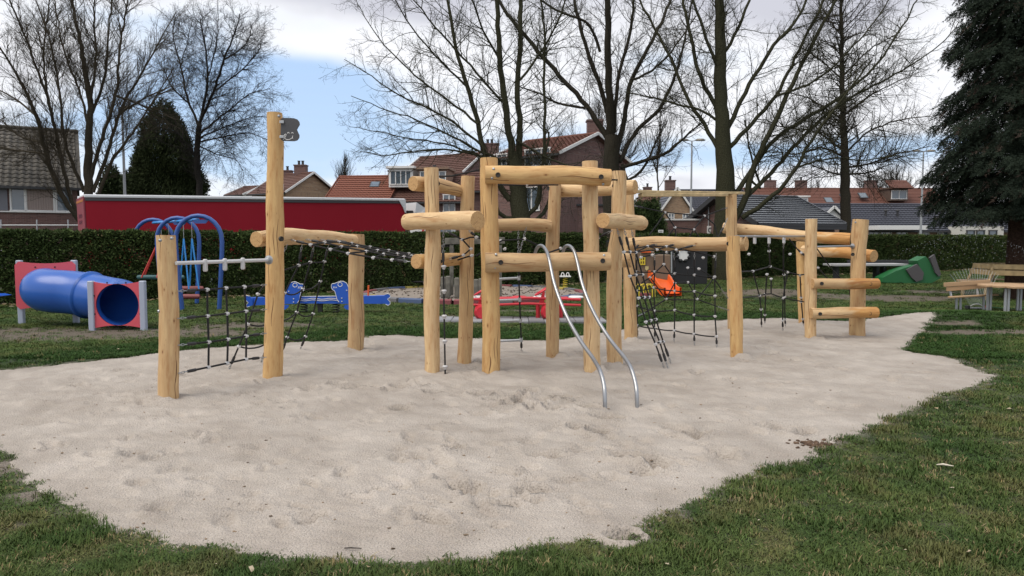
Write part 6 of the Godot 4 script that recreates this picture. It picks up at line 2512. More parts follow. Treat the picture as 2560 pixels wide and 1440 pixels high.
# a red panel with a round hole, between grey posts; xf at the foot of its middle
func tunnel_panel(t: Node3D, xf: Transform3D, w: float, h: float, y0: float, r: float, hole_y: float, behind := false) -> void:
	var b := mb()
	var outer := []
	var n := 40
	for k in n:
		var a := TAU * k / n
		var dx := cos(a)
		var dy := sin(a)
		var s := minf((w / 2) / maxf(absf(dx), 1e-5), (h / 2) / maxf(absf(dy), 1e-5))
		var p := Vector2(dx, dy) * s
		# the top and bottom edges dip in the middle
		if absf(p.y) > h / 2 - 0.001:
			p.y -= signf(p.y) * 0.05 * (1.0 - pow(absf(p.x) / (w / 2), 2.0))
		outer.append(p + Vector2(0, y0 + h / 2))
	for k in n:
		var a0 := TAU * k / n
		var a1 := TAU * (k + 1) / n
		var i0 := Vector2(cos(a0), sin(a0)) * r + Vector2(0, hole_y)
		var i1 := Vector2(cos(a1), sin(a1)) * r + Vector2(0, hole_y)
		var o0: Vector2 = outer[k]
		var o1: Vector2 = outer[(k + 1) % n]
		for s in [-0.01, 0.01]:
			b.quad(xf * Vector3(i0.x, i0.y, s), xf * Vector3(o0.x, o0.y, s), xf * Vector3(o1.x, o1.y, s), xf * Vector3(i1.x, i1.y, s), xf.basis.z * s)
		b.quad(xf * Vector3(o0.x, o0.y, -0.01), xf * Vector3(o1.x, o1.y, -0.01), xf * Vector3(o1.x, o1.y, 0.01), xf * Vector3(o0.x, o0.y, 0.01), xf.basis * Vector3(o0.x, o0.y - y0 - h / 2, 0))
	var o := put("panel", b, M.panel_red, t)
	for k in 8:
		var a := TAU * (k + 0.5) / 8
		var s := mb()
		s.ball(xf * Vector3(cos(a) * (r + 0.055), sin(a) * (r + 0.055) + hole_y, 0.012), 0.016, 5)
		put("bolt", s, M.black, o)
	for sx in [-1.0, 1.0]:
		var p := mb()
		p.box(xf * Vector3(sx * (w / 2 + (-0.05 if behind else 0.03)), (y0 + h) / 2 - 0.1, -0.07 if behind else 0.0), Vector3(0.10, y0 + h + 0.22, 0.10), xf.basis, 0.012)
		put("post", p, M.post_grey, t)


func tunnel() -> void:
	var g := on_y(296, 823)
	var t := thing("crawl_tunnel", "bent blue plastic crawl tunnel between two red panels with grey posts", "play tunnel", g)
	var xa := Transform3D(Basis(Vector3.UP, 0.05), g)
	tunnel_panel(t, xa, 0.84, 0.84, 0.02, 0.375, 0.44)
	var f := on_y(119, 807)
	var xb := Transform3D(Basis(Vector3.UP, 0.15), f)
	tunnel_panel(t, xb, 1.08, 0.94, 0.26, 0.40, 0.66, true)
	var cv := Curve3D.new()
	cv.add_point(xb * Vector3(0.02, 0.66, 0.0), Vector3.ZERO, Vector3(0.0, 0, 0.22))
	cv.add_point(xb * Vector3(0.50, 0.62, 0.38), Vector3(-0.36, 0.02, 0.0), Vector3(0.40, -0.03, 0.0))
	cv.add_point(xa * Vector3(-0.36, 0.50, -0.56), Vector3(-0.35, 0.05, 0.0), Vector3(0.22, -0.02, 0.0))
	cv.add_point(xa * Vector3(0, 0.44, -0.005), Vector3(0.0, 0, -0.3), Vector3.ZERO)
	cv.bake_interval = 0.06
	var pts := Array(cv.get_baked_points())
	var rr := []
	var ri := []
	for k in pts.size():
		var q := float(k) / (pts.size() - 1)
		rr.append(lerpf(0.40, 0.38, q) + 0.02 * sin(q * PI))
		ri.append(rr[-1] - 0.012)
	var b := mb()
	b.tube(pts, rr, 36, false)
	b.tube(pts, ri, 36, false)
	put("tunnel_tube", b, M.tube_blue, t)
	var k := int(pts.size() * 0.55)
	b = mb()
	var d: Vector3 = (pts[k + 1] - pts[k - 1]).normalized()
	b.tube([pts[k] - d * 0.03, pts[k] - d * 0.02, pts[k] + d * 0.02, pts[k] + d * 0.03], [rr[k] - 0.01, rr[k] + 0.04, rr[k] + 0.04, rr[k] - 0.01], 36, false)
	put("joint_ring", b, M.tube_blue, t)


func swings() -> void:
	var c := [at_d(497, 600, 17.1), at_d(445, 600, 18.7), at_d(384, 600, 20.3)]
	for p in c:
		p.y = 0
	var foot: Vector3 = Vector3(c[1].x, 0, c[1].z)
	var t := thing("swing_set", "blue swing set of three tall arches with link bars on top", "swing", foot)
	var tops := []
	for p0 in c:
		var p := Vector3(p0.x, 0, p0.z)
		var pts := []
		var rr := []
		for s in [[-0.43, -0.2], [-0.43, 0.0], [-0.52, 1.2], [-0.535, 1.55]]:
			pts.append(p + Vector3(s[0], s[1], 0))
		for k in range(1, 12):
			var a := PI - PI * k / 12
			pts.append(p + Vector3(cos(a) * 0.535, 1.6 + sin(a) * 0.56, 0))
		for s in [[0.535, 1.55], [0.52, 1.2], [0.43, 0.0], [0.43, -0.2]]:
			pts.append(p + Vector3(s[0], s[1], 0))
		for k in pts.size():
			rr.append(0.05)
		var b := mb()
		b.tube(pts, rr, 10, false)
		put("arch", b, M.swing_blue, t)
		tops.append(p + Vector3(0, 2.13, 0))
	for k in 2:
		var b := mb()
		b.rod(tops[k] + Vector3(0, -0.06, 0), tops[k + 1] + Vector3(0, -0.06, 0), 0.035, 8)
		put("link_bar", b, M.sky_blue, t)
		b = mb()
		b.slab(PackedVector2Array([Vector2(-0.2, 0), Vector2(0.2, 0), Vector2(0.12, -0.09), Vector2(-0.12, -0.09)]), 0.02, Transform3D(Basis.IDENTITY, tops[k] + Vector3(0.05, -0.06, 0)))
		put("gusset", b, M.swing_blue, t)
	# seats hang from chains in the two bays
	for k in 2:
		var mid: Vector3 = (tops[k] + tops[k + 1]) * 0.5
		var s := thing("hanging_swing", ["hanging swing of pale blue rods with two dark red bars", "hanging swing of slanting red rods with a teal bar"][k], "swing", Vector3(mid.x, 0, mid.z), "swings under the blue arches")
		var rod_m: Material = M.sky_blue if k == 0 else M.rod_red
		for q in [-0.10, 0.10]:
			var hang := mid + Vector3(q, -0.5 if k == 0 else -0.4, 0)
			var ch := mb()
			ch.rod(mid + Vector3(q, -0.1, 0), hang, 0.008, 5)
			put("chain", ch, M.steel, s)
			for e in [-0.26, 0.26]:
				var r := mb()
				if k == 0:
					r.rod(hang, Vector3(mid.x + q * 1.2 + e * 0.6, 0.42, mid.z + e * 0.4), 0.02, 8)
				else:
					r.rod(hang, Vector3(mid.x + q * 2.0 - 0.42 + e * 0.35, 0.62, mid.z + e), 0.02, 8)
				put("hanger", r, rod_m, s)
		for q in ([[0.42, -0.1], [0.24, 0.12]] if k == 0 else [[0.62, 0.0]]):
			var w := mb()
			var y: float = q[0]
			var hw := 0.30 if k == 0 else 0.62
			var cx := mid.x if k == 0 else mid.x - 0.15
			w.tube([Vector3(cx - hw, y, mid.z + q[1]), Vector3(cx - hw + 0.04, y, mid.z + q[1]), Vector3(cx + hw - 0.04, y, mid.z + q[1]), Vector3(cx + hw, y, mid.z + q[1])], [0.04, 0.062, 0.062, 0.04], 10)
			put("seat_bar", w, M.seat_red if k == 0 else M.seat_teal, s)


func strokes(t: Node3D, list: Array, xf: Transform3D, r: float) -> void:
	var b := mb()
	for l in list:
		var pts := []
		var rr := []
		for q in l:
			pts.append(xf * Vector3(q[0], q[1], 0))
			rr.append(r)
		b.tube(pts, rr, 5)
	put("white_lines", b, M.white, t)


func seal_seesaw() -> void:
	# outlines read from a view 6.56 times enlarged, corner (600, 690)
	var d := 16.1
	var k := d / F / 6.564
	var o := at_d(600, 690, d)
	var P := func(list: Array) -> PackedVector2Array:
		var a := PackedVector2Array()
		for q in list:
			a.append(Vector2(q[0] * k, -q[1] * k))
		return a
	var g := on_y(795, 783)
	var t := thing("seal_seesaw", "blue spring seesaw board with two facing seal heads and fish tails", "seesaw", g)
	var xf := Transform3D(Basis.IDENTITY, o)
	var b := mb()
	b.slab(P.call([[120, 362], [2350, 330], [2350, 462], [980, 455], [120, 490]]), 0.22, xf * Transform3D(Basis.IDENTITY, Vector3(0, 0, -0.16)))
	put("beam", b, M.sheet_blue, t)
	var heads := [
		[[700, 400], [720, 345], [762, 235], [790, 180], [800, 135], [840, 105], [900, 92], [950, 110], [990, 132], [1030, 132], [1055, 150], [1055, 178], [1045, 200], [1062, 225], [1040, 245], [985, 240], [1000, 270], [985, 320], [975, 390], [940, 440], [910, 458], [700, 458]],
		[[1830, 400], [1820, 300], [1790, 215], [1775, 165], [1750, 115], [1700, 88], [1650, 85], [1600, 105], [1555, 122], [1515, 128], [1500, 150], [1503, 195], [1520, 225], [1545, 238], [1560, 260], [1575, 320], [1590, 385], [1625, 430], [1650, 458], [1830, 458]]]
	for h in heads:
		b = mb()
		b.slab(P.call(h), 0.03, xf)
		var ho := put("seal_head", b, M.sheet_blue, t)
		var face: bool = h[0][0] < 1000
		var lines := []
		var m := []
		for q in h.slice(1, h.size() - 2):
			m.append([q[0] * k, -q[1] * k])
		lines.append(m)
		var e := [905, 150] if face else [1645, 140]
		var ring := []
		for s in 13:
			ring.append([(e[0] + 36 * cos(TAU * s / 12)) * k, -(e[1] + 34 * sin(TAU * s / 12)) * k])
		lines.append(ring)
		for w in 3:
			var x0 := (955 + w * 24) if face else (1545 + w * 22)
			lines.append([[x0 * k, -(205 - w * 4) * k], [(x0 + (18 if face else -14)) * k, -(172 + w * 2) * k]])
		strokes(ho, lines, xf * Transform3D(Basis.IDENTITY, Vector3(0, 0, 0.016)), 0.0075)
		for q in ([[800, 254], [876, 378], [876, 432]] if face else [[1752, 238], [1670, 366], [1670, 420]]):
			var s := mb()
			s.ball(xf * Vector3(q[0] * k, -q[1] * k, 0.016), 0.016, 5)
			put("bolt", s, M.white_plastic, ho)
	for tail in [[[200, 380], [150, 330], [95, 320], [70, 350], [75, 380], [110, 420], [130, 440], [100, 470], [105, 515], [150, 500], [200, 480]], [[2340, 350], [2390, 300], [2430, 290], [2465, 310], [2470, 345], [2420, 380], [2465, 425], [2465, 460], [2430, 485], [2390, 465], [2340, 440]]]:
		b = mb()
		b.slab(P.call(tail), 0.03, xf)
		var to := put("fish_tail", b, M.sheet_blue, t)
		var m := []
		for q in tail.slice(1, tail.size() - 1):
			m.append([q[0] * k, -q[1] * k])
		strokes(to, [m], xf * Transform3D(Basis.IDENTITY, Vector3(0, 0, 0.016)), 0.007)
	var lines := []
	for y in [378, 405]:
		var l := []
		for s in 25:
			l.append([(975 + s * 25.5) * k, -(y + 8 * sin(s * 0.55)) * k])
		lines.append(l)
	lines.append([[985 * k, -340 * k], [1570 * k, -333 * k]])
	strokes(t, lines, xf * Transform3D(Basis.IDENTITY, Vector3(0, 0, -0.045)), 0.007)
	for x in [[700, 780], [1780, 1700]]:
		b = mb()
		b.slab(P.call([[x[0], 470], [x[0], 555], [(x[0] + x[1]) / 2.0, 550], [x[1], 520], [x[1] + 15, 480]]), 0.03, xf)
		put("foot_rest", b, M.sheet_blue, t)
	b = mb()
	b.slab(P.call([[1235, 455], [1320, 455], [1305, 640], [1255, 640]]), 0.12, xf * Transform3D(Basis.IDENTITY, Vector3(0, 0, -0.16)))
	put("pivot", b, M.black, t)
	for x in [1012, 1545]:
		b = mb()
		var pts := []
		var rr := []
		for s in 49:
			var a := TAU * 4.0 * s / 48
			pts.append(xf * Vector3(x * k + cos(a) * 0.072, -lerpf(460, 625, s / 48.0) * k, -0.16 + sin(a) * 0.072))
			rr.append(0.011)
		b.tube(pts, rr, 6)
		put("spring", b, M.black, t)
	for x in [[2080, 160, 380]]:
		b = mb()
		b.tube([xf * Vector3(2075 * k, -395 * k, -0.16), xf * Vector3(2080 * k, -300 * k, -0.16), xf * Vector3(2086 * k, -160 * k, -0.16)], [0.02, 0.02, 0.02], 8)
		put("handle", b, M.orange, t)


func old_pit() -> void:
	var c := Vector3(-1.1, 0, -21.6)
	var r := 3.25
	var t := thing("old_sand_pit", "round raised pit of woodchip littered sand inside coloured kerb stones", "sand pit", c)
	var cols := [lin(0.21, 0.060, 0.066, 0.85), lin(0.42, 0.34, 0.085, 0.85), lin(0.070, 0.105, 0.20, 0.85), lin(0.15, 0.15, 0.16, 0.85)]
	var n := 26
	var seq := [0, 3, 2, 1, 0, 3, 0, 0, 2, 3, 1, 3, 0]
	for k in n:
		var a0 := TAU * k / n + 0.012
		var a1 := TAU * (k + 1) / n - 0.012
		var b := mb()
		var P := func(a: float, rad: float, y: float) -> Vector3: return c + Vector3(cos(a) * rad, y, sin(a) * rad)
		for s in 2:
			var x0 := lerpf(a0, a1, s * 0.5)
			var x1 := lerpf(a0, a1, s * 0.5 + 0.5)
			var am := (x0 + x1) * 0.5
			var out := Vector3(cos(am), 0, sin(am))
			b.quad(P.call(x0, r, -0.1), P.call(x1, r, -0.1), P.call(x1, r, 0.09), P.call(x0, r, 0.09), out)
			b.quad(P.call(x0, r, 0.09), P.call(x1, r, 0.09), P.call(x1, r - 0.03, 0.115), P.call(x0, r - 0.03, 0.115), out + Vector3.UP)
			b.quad(P.call(x0, r - 0.03, 0.115), P.call(x1, r - 0.03, 0.115), P.call(x1, r - 0.19, 0.115), P.call(x0, r - 0.19, 0.115), Vector3.UP)
			b.quad(P.call(x0, r - 0.19, 0.0), P.call(x1, r - 0.19, 0.0), P.call(x1, r - 0.19, 0.115), P.call(x0, r - 0.19, 0.115), -out)
		for e in [a0, a1]:
			b.quad(P.call(e, r, -0.1), P.call(e, r, 0.09), P.call(e, r - 0.03, 0.115), P.call(e, r - 0.19, 0.115))
		put("kerb_stone", b, cols[seq[k % seq.size()]], t)
	var sd := mb()
	var nz := noise(741, 1.2, 3)
	for j in 14:
		for s in 48:
			var pp := []
			for q in [[j, s], [j + 1, s], [j + 1, s + 1], [j, s + 1]]:
				var rad: float = (r - 0.16) * q[0] / 14.0
				var a: float = TAU * q[1] / 48.0
				var x := cos(a) * rad
				var z := sin(a) * rad
				pp.append(c + Vector3(x, 0.07 + 0.04 * nz.get_noise_2d(x, z), z))
			sd.col = Color(0.40, 0.355, 0.31)
			sd.quad(pp[0], pp[1], pp[2], pp[3], Vector3.UP)
	put("sand_surface", sd, M.sand, t)
	var xf := []
	var co := []
	for k in 800:
		var rad := (r - 0.25) * sqrt(rng.randf())
		var a := rng.randf() * TAU
		if nz.get_noise_2d(cos(a) * rad * 1.2 + 9, sin(a) * rad * 1.2) < -0.12:
			continue
		var x := cos(a) * rad
		var z := sin(a) * rad
		xf.append(Transform3D(Basis.from_euler(Vector3(rng.randf() * 0.5, rng.randf() * TAU, rng.randf() * 0.5)).scaled(Vector3.ONE * rng.randf_range(0.6, 1.5)), Vector3(x, 0.085 + 0.04 * nz.get_noise_2d(x, z), z)))
		co.append(Color(0.05, 0.042, 0.036).lerp(Color(0.15, 0.12, 0.09), rng.randf()))
	var ch := mb()
	ch.box(Vector3.ZERO, Vector3(0.045, 0.012, 0.025), Basis.IDENTITY, 0.0)
	many("wood_chips", as_mesh(ch, M.leaf), xf, co, t)
	# weathered timber frame standing in it
	var g := on_y(1150, 738, 0.12)
	var w := thing("timber_frame", "weathered grey timber frame with low posts in the old sand pit", "play frame", Vector3(g.x, 0.1, g.z))
	var d := -g.z
	for q in [[[1113, 603], [1262, 601], 0.16, 0.17]]:
		var b := mb()
		b.bar(at_d(q[0][0], q[0][1], d), at_d(q[1][0], q[1][1], d), q[2], q[3])
		put("top_beam", b, M.grey_wood, w)
	for q in [[1129, 612, 730, 0.10], [1250, 612, 735, 0.10]]:
		var b := mb()
		b.bar(at_d(q[0], q[1], d), at_d(q[0], q[2] + 8, d), q[3], q[3])
		put("upright", b, M.grey_wood, w)
	for q in [[1108, 692], [1120, 690], [1142, 694], [1190, 698], [1202, 696]]:
		var b := mb()
		b.bar(at_d(q[0], q[1], d - 0.3), at_d(q[0], 745, d - 0.3), 0.13, 0.13, Vector3.BACK, 0.02)
		put("low_post", b, M.grey_wood, w)
	var ty := mb()
	ty.ring(at_d(1117, 627, d + 0.1), 0.16, 0.05, Basis(Vector3.RIGHT, PI / 2), 22, 8)
	put("tyre", ty, M.black, w)
	# dark slatted bench by the hedge
	g = on_y(1010, 722)
	var be := thing("park_bench", "black slatted park bench between hedge and old sand pit", "bench", g)
	d = -g.z
	for q in [[672, 0.13], [686, 0.13], [700, 0.10]]:
		var b := mb()
		b.bar(at_d(968, q[0], d), at_d(1075, q[0], d), 0.05, q[1])
		put("slat", b, M.black, be)
	for dz in [0.0, 0.15, 0.3]:
		var b := mb()
		b.bar(at_d(968, 704, d - dz), at_d(1075, 704, d - dz), 0.12, 0.04)
		put("slat", b, M.black, be)
	for u in [1000, 1060]:
		var b := mb()
		b.bar(at_d(u, 720, d), at_d(u, 690, d + 0.02), 0.08, 0.08)
		b.bar(at_d(u, 706, d), at_d(u, 706, d - 0.36), 0.06, 0.08)
		put("leg", b, M.grey_wood, be)
	g = on_y(1345, 796)
	# grey paving under the spring wagon
	var pv := thing("paving", "patch of grey concrete paving slabs under the red spring wagon", "paving", Vector3(0.25, 0, -14.7))
	for i in 11:
		for j in 3:
			var b := mb()
			b.box(Vector3(-1.35 + i * 0.305, terrain(0.25, -14.7) + 0.012 + rng.randf_range(0, 0.006), -15.0 + j * 0.305), Vector3(0.295, 0.05, 0.295), Basis.IDENTITY, 0.008)
			put("slab", b, cols[3] if rng.randf() < 0.5 else lin(0.24, 0.245, 0.26, 0.85), pv)


func spring_wagon() -> void:
	var g := on_y(1318, 800)
	var d := -g.z
	var t := thing("spring_wagon", "red four wheeled spring rocker of bent tubes with steering wheels", "spring rocker", g)
	# side tubes, front and back
	for z in [0.0, 0.55]:
		for v in [748, 762]:
			var b := mb()
			b.tube([at_d(1182, v, d + z), at_d(1210, v + 1, d + z), at_d(1320, v - 3, d + z), at_d(1420, v, d + z), at_d(1452, v + 1, d + z)], [0.026, 0.026, 0.026, 0.026, 0.026], 8)
			put("side_tube", b, M.bright_red, t)
	var dk := mb()
	dk.bar(at_d(1250, 744, d + 0.28), at_d(1420, 744, d + 0.28), 0.3, 0.02)
	put("deck", dk, M.bright_red, t)
	for u in [1192, 1298, 1352, 1440]:
		var st := mb()
		st.lathe([Vector2(0.0, 0.0), Vector2(0.15, 0.005), Vector2(0.16, 0.03), Vector2(0.13, 0.05), Vector2(0.0, 0.05)], 14, Transform3D(Basis.IDENTITY, at_d(u, 746, d + 0.25)))
		put("seat", st, M.white if u != 1298 else M.bright_red, t)
	for u in [1206, 1358]:
		var col := mb()
		col.slab(PackedVector2Array([Vector2(-0.10, 0), Vector2(0.02, 0), Vector2(0.03, 0.26), Vector2(-0.01, 0.27)]), 0.04, Transform3D(Basis.IDENTITY, at_d(u, 762, d + 0.1)))
		put("column", col, M.bright_red, t)
		var wl := mb()
		var cb := Basis(Vector3(0, 0, 1), 0.55)
		var wc := at_d(u - 2, 727, d + 0.1)
		wl.ring(wc, 0.17, 0.018, cb, 22, 6)
		for s in 3:
			var a := TAU * s / 3
			wl.rod(wc, wc + cb * Vector3(cos(a) * 0.17, 0, sin(a) * 0.17), 0.014, 5)
		put("steering_wheel", wl, M.bright_red, t)
	for q in [[1206, 781, 0.0], [1372, 781, 0.0], [1206, 776, 0.55], [1372, 774, 0.55]]:
		var w := mb()
		var p := at_d(q[0], q[1], d + q[2])
		w.tube([p + Vector3(0, 0, -0.06), p + Vector3(0, 0, -0.03), p + Vector3(0, 0, 0.03), p + Vector3(0, 0, 0.06)], [0.12, 0.165, 0.165, 0.12], 20)
		put("wheel", w, M.bright_red, t)
	for q in [[1345, 762, 800, 0.2], [1200, 762, 800, 0.2], [1402, 762, 800, 0.2]]:
		var p := mb()
		p.rod(at_d(q[0], q[1], d + q[3]), at_d(q[0], q[2], d + q[3]), 0.045, 10)
		put("stem", p, M.bright_red, t)


func play_house() -> void:
	var g := on_y(1640, 738)
	var d := -g.z
	var k := d / F
	var t := thing("toddler_playhouse", "small brown plastic playhouse with yellow window and orange slide", "playhouse", g)
	var wall_m := lin(0.17, 0.115, 0.075, 0.6)
	var b := mb()
	b.box(at_d(1614, 672, d + 0.3), Vector3(36 * k, 90 * k, 0.5), Basis.IDENTITY, 0.02)
	put("wall", b, wall_m, t)
	b = mb()
	b.box(at_d(1652, 668, d + 0.2), Vector3(40 * k, 64 * k, 0.5), Basis.IDENTITY, 0.02)
	put("tower", b, wall_m, t)
	b = mb()
	b.slab(PackedVector2Array([Vector2(-0.14, 0), Vector2(0.14, 0), Vector2(0.08, 0.12), Vector2(-0.14, 0.12)]), 0.5, Transform3D(Basis.IDENTITY, at_d(1612, 631, d + 0.2)))
	put("roof", b, M.orange, t)
	b = mb()
	for s in [-0.42, 0.0, 0.42]:
		b.bar(at_d(1606, 652, d + 0.02) + Vector3(-0.07, s * 0.25, 0), at_d(1606, 652, d + 0.02) + Vector3(0.07, s * 0.25, 0), 0.03, 0.035)
		b.bar(at_d(1606, 652, d + 0.02) + Vector3(s * 0.16, -0.12, 0), at_d(1606, 652, d + 0.02) + Vector3(s * 0.16, 0.12, 0), 0.035, 0.03)
	put("yellow_window", b, M.yellow, t)
	b = mb()
	b.slab(PackedVector2Array([Vector2(-0.05, 0.06), Vector2(0.05, 0.06), Vector2(0.05, -0.02), Vector2(0, -0.07), Vector2(-0.05, -0.02)]), 0.02, Transform3D(Basis.IDENTITY, at_d(1617, 671, d + 0.03)))
	put("badge", b, lin(0.5, 0.42, 0.2, 0.6), t)
	b = mb()
	b.rod(at_d(1630, 700, d + 0.1), at_d(1630, 640, d + 0.1), 0.05, 10)
	put("pillar", b, M.seat_red, t)
	# slide: a curved trough with raised sides, running out towards the lawn
	var p_top := at_d(1640, 690, d + 0.15)
	var p_end := at_d(1682, 735, d - 0.75)
	var flat := Vector3(p_end.x - p_top.x, 0, p_end.z - p_top.z)
	var cross := flat.cross(Vector3.UP).normalized() * 0.23
	b = mb()
	var prev := []
	for s in 11:
		var f := s / 10.0
		var h := lerpf(p_top.y, 0.10, smoothstep(0.0, 0.92, f))
		var c := Vector3(p_top.x, h, p_top.z) + flat * f
		var row := [c - cross * 1.22 + Vector3(0, 0.17, 0), c - cross + Vector3(0, 0.17, 0), c - cross * 0.92, c + cross * 0.92, c + cross + Vector3(0, 0.17, 0), c + cross * 1.22 + Vector3(0, 0.17, 0), c + cross * 1.22 + Vector3(0, -0.06, 0), c - cross * 1.22 + Vector3(0, -0.06, 0)]
		if s > 0:
			for q in 8:
				var e := (q + 1) % 8
				var out := Vector3.UP if q < 5 else (cross if q == 5 else (Vector3.DOWN if q == 6 else -cross))
				b.quad(prev[q], prev[e], row[e], row[q], out)
		prev = row
	put("slide", b, M.orange, t)
	# dark panel with a pale eight pointed plate and black knobs
	g = on_y(1712, 720)
	d = -g.z
	t = thing("knob_panel", "dark play panel with white plate ringed by black knobs", "play panel", g)
	b = mb()
	b.box(at_d(1728, 660, d + 0.15), Vector3(80 * d / F, 100 * d / F, 0.05))
	put("panel", b, M.black, t)
	for u in [1672, 1679, 1684]:
		b = mb()
		b.rod(at_d(u, 620, d + 0.1), at_d(u, 716, d + 0.1), 0.03, 8)
		put("pole", b, M.zinc if u == 1679 else M.black, t)
	b = mb()
	var poly := PackedVector2Array()
	for s in 16:
		var rr := 0.20 if s % 2 == 0 else 0.15
		poly.append(Vector2(cos(TAU * s / 16.0), sin(TAU * s / 16.0)) * rr)
	b.slab(poly, 0.03, Transform3D(Basis.IDENTITY, at_d(1708, 637, d + 0.1)))
	put("white_plate", b, M.white, t)
	for s in 8:
		b = mb()
		b.ball(at_d(1708, 637, d + 0.07) + Vector3(cos(TAU * (s + 0.5) / 8), sin(TAU * (s + 0.5) / 8), 0) * 0.21, 0.055, 7)
		put("knob", b, M.black, t)


func small_riders() -> void:
	var g := on_y(1614, 748)
	var d := -g.z
	var t := thing("hoop_rider", "little spring rider with yellow hoops below the rope web", "spring rider", g)
	for q in [[1609, 0.0], [1620, 0.0], [1626, 0.06], [1598, 0.06]]:
		var b := mb()
		var pts := []
		var rr := []
		for s in 9:
			var a := PI * s / 8
			pts.append(at_d(q[0], 726, d + q[1]) + Vector3(cos(a) * 0.12, sin(a) * 0.17, 0))
			rr.append(0.018)
		b.tube([at_d(q[0], 742, d + q[1]) + Vector3(0.12, 0, 0)] + pts + [at_d(q[0], 742, d + q[1]) + Vector3(-0.12, 0, 0)], [0.018] + rr + [0.018], 6)
		put("hoop", b, M.yellow, t)
	var b2 := mb()
	b2.box(at_d(1612, 736, d + 0.05), Vector3(0.3, 0.08, 0.2))
	put("seat", b2, M.seat_red, t)
	b2 = mb()
	var sp := []
	var sr := []
	for s in 33:
		sp.append(at_d(1612, 748 - 8.0 * s / 32.0, d) + Vector3(cos(TAU * s / 8.0), 0, sin(TAU * s / 8.0)) * 0.06)
		sr.append(0.012)
	b2.tube(sp, sr, 5)
	put("spring", b2, M.black, t)
	# rider with white handle bows on a yellow spring
	g = on_y(1413, 718)
	d = -g.z
	t = thing("spring_rider", "small spring rider with white handles on a yellow coil", "spring rider", g)
	b2 = mb()
	for q in [-0.085, 0.085]:
		var pts := []
		var rr := []
		for s in 9:
			var a := PI * s / 8
			pts.append(at_d(1413, 689, d) + Vector3(q + cos(a) * 0.05, sin(a) * 0.10, 0))
			rr.append(0.016)
		b2.tube(pts, rr, 6)
	put("handles", b2, M.white, t)
	b2 = mb()
	b2.bar(at_d(1399, 691, d), at_d(1427, 691, d), 0.25, 0.04)
	put("seat_board", b2, M.white, t)
	b2 = mb()
	sp = []
	sr = []
	for s in 41:
		sp.append(at_d(1413, 718 - 24.0 * s / 40.0, d) + Vector3(cos(TAU * s / 9.0), 0, sin(TAU * s / 9.0)) * 0.075)
		sr.append(0.014)
	b2.tube(sp, sr, 5)
	put("spring", b2, M.yellow, t)
	# table behind the log ladder
	g = on_y(2160, 705)
	d = -g.z
	t = thing("stone_table", "long pale grey table on dark legs behind log ladder", "table", g)
	b2 = mb()
	b2.bar(at_d(2072, 662, d), at_d(2252, 661, d), 1.1, 0.075)
	put("table_top", b2, lin(0.36, 0.36, 0.37, 0.6), t)
	for u in [2090, 2140, 2190, 2208]:
		b2 = mb()
		b2.bar(at_d(u, 664, d), at_d(u, 705, d), 0.12, 0.3, Vector3.BACK)
		put("leg", b2, M.dark_trim, t)
	b2 = mb()
	b2.bar(at_d(2118, 655, d + 1.0), at_d(2275, 655, d + 1.0), 0.05, 0.16)
	put("bench_back", b2, M.dark_trim, t)
	# green toy with grey pads
	g = on_y(2278, 709)
	d = -g.z
	var k := d / F
	t = thing("green_rocker", "green plastic play shell with two grey pads lying on the lawn", "play shell", g)
	var o := at_d(2280, 700, d)
	var P := func(list: Array) -> PackedVector2Array:
		var a := PackedVector2Array()
		for q in list:
			a.append(Vector2((q[0] - 2280) * k, -(q[1] - 700) * k))
		return a
	b2 = mb()
	b2.slab(P.call([[2204, 706], [2207, 694], [2240, 677], [2262, 669], [2290, 662], [2302, 680], [2291, 652], [2312, 641], [2320, 650], [2335, 680], [2351, 689], [2350, 696], [2330, 707], [2300, 710], [2262, 709], [2255, 706], [2240, 707]]), 0.62, Transform3D(Basis.IDENTITY, o + Vector3(0, 0, -0.3)))
	put("shell", b2, M.green_plastic, t)
	for q in [[[2262, 674], [2289, 660], [2306, 682], [2303, 699], [2288, 704], [2276, 694]], [[2320, 644], [2331, 636], [2349, 686], [2344, 691], [2335, 682]]]:
		b2 = mb()
		b2.slab(P.call(q), 0.12, Transform3D(Basis.IDENTITY, o + Vector3(0, 0, 0.03)))
		put("pad", b2, M.grey_pad, t)


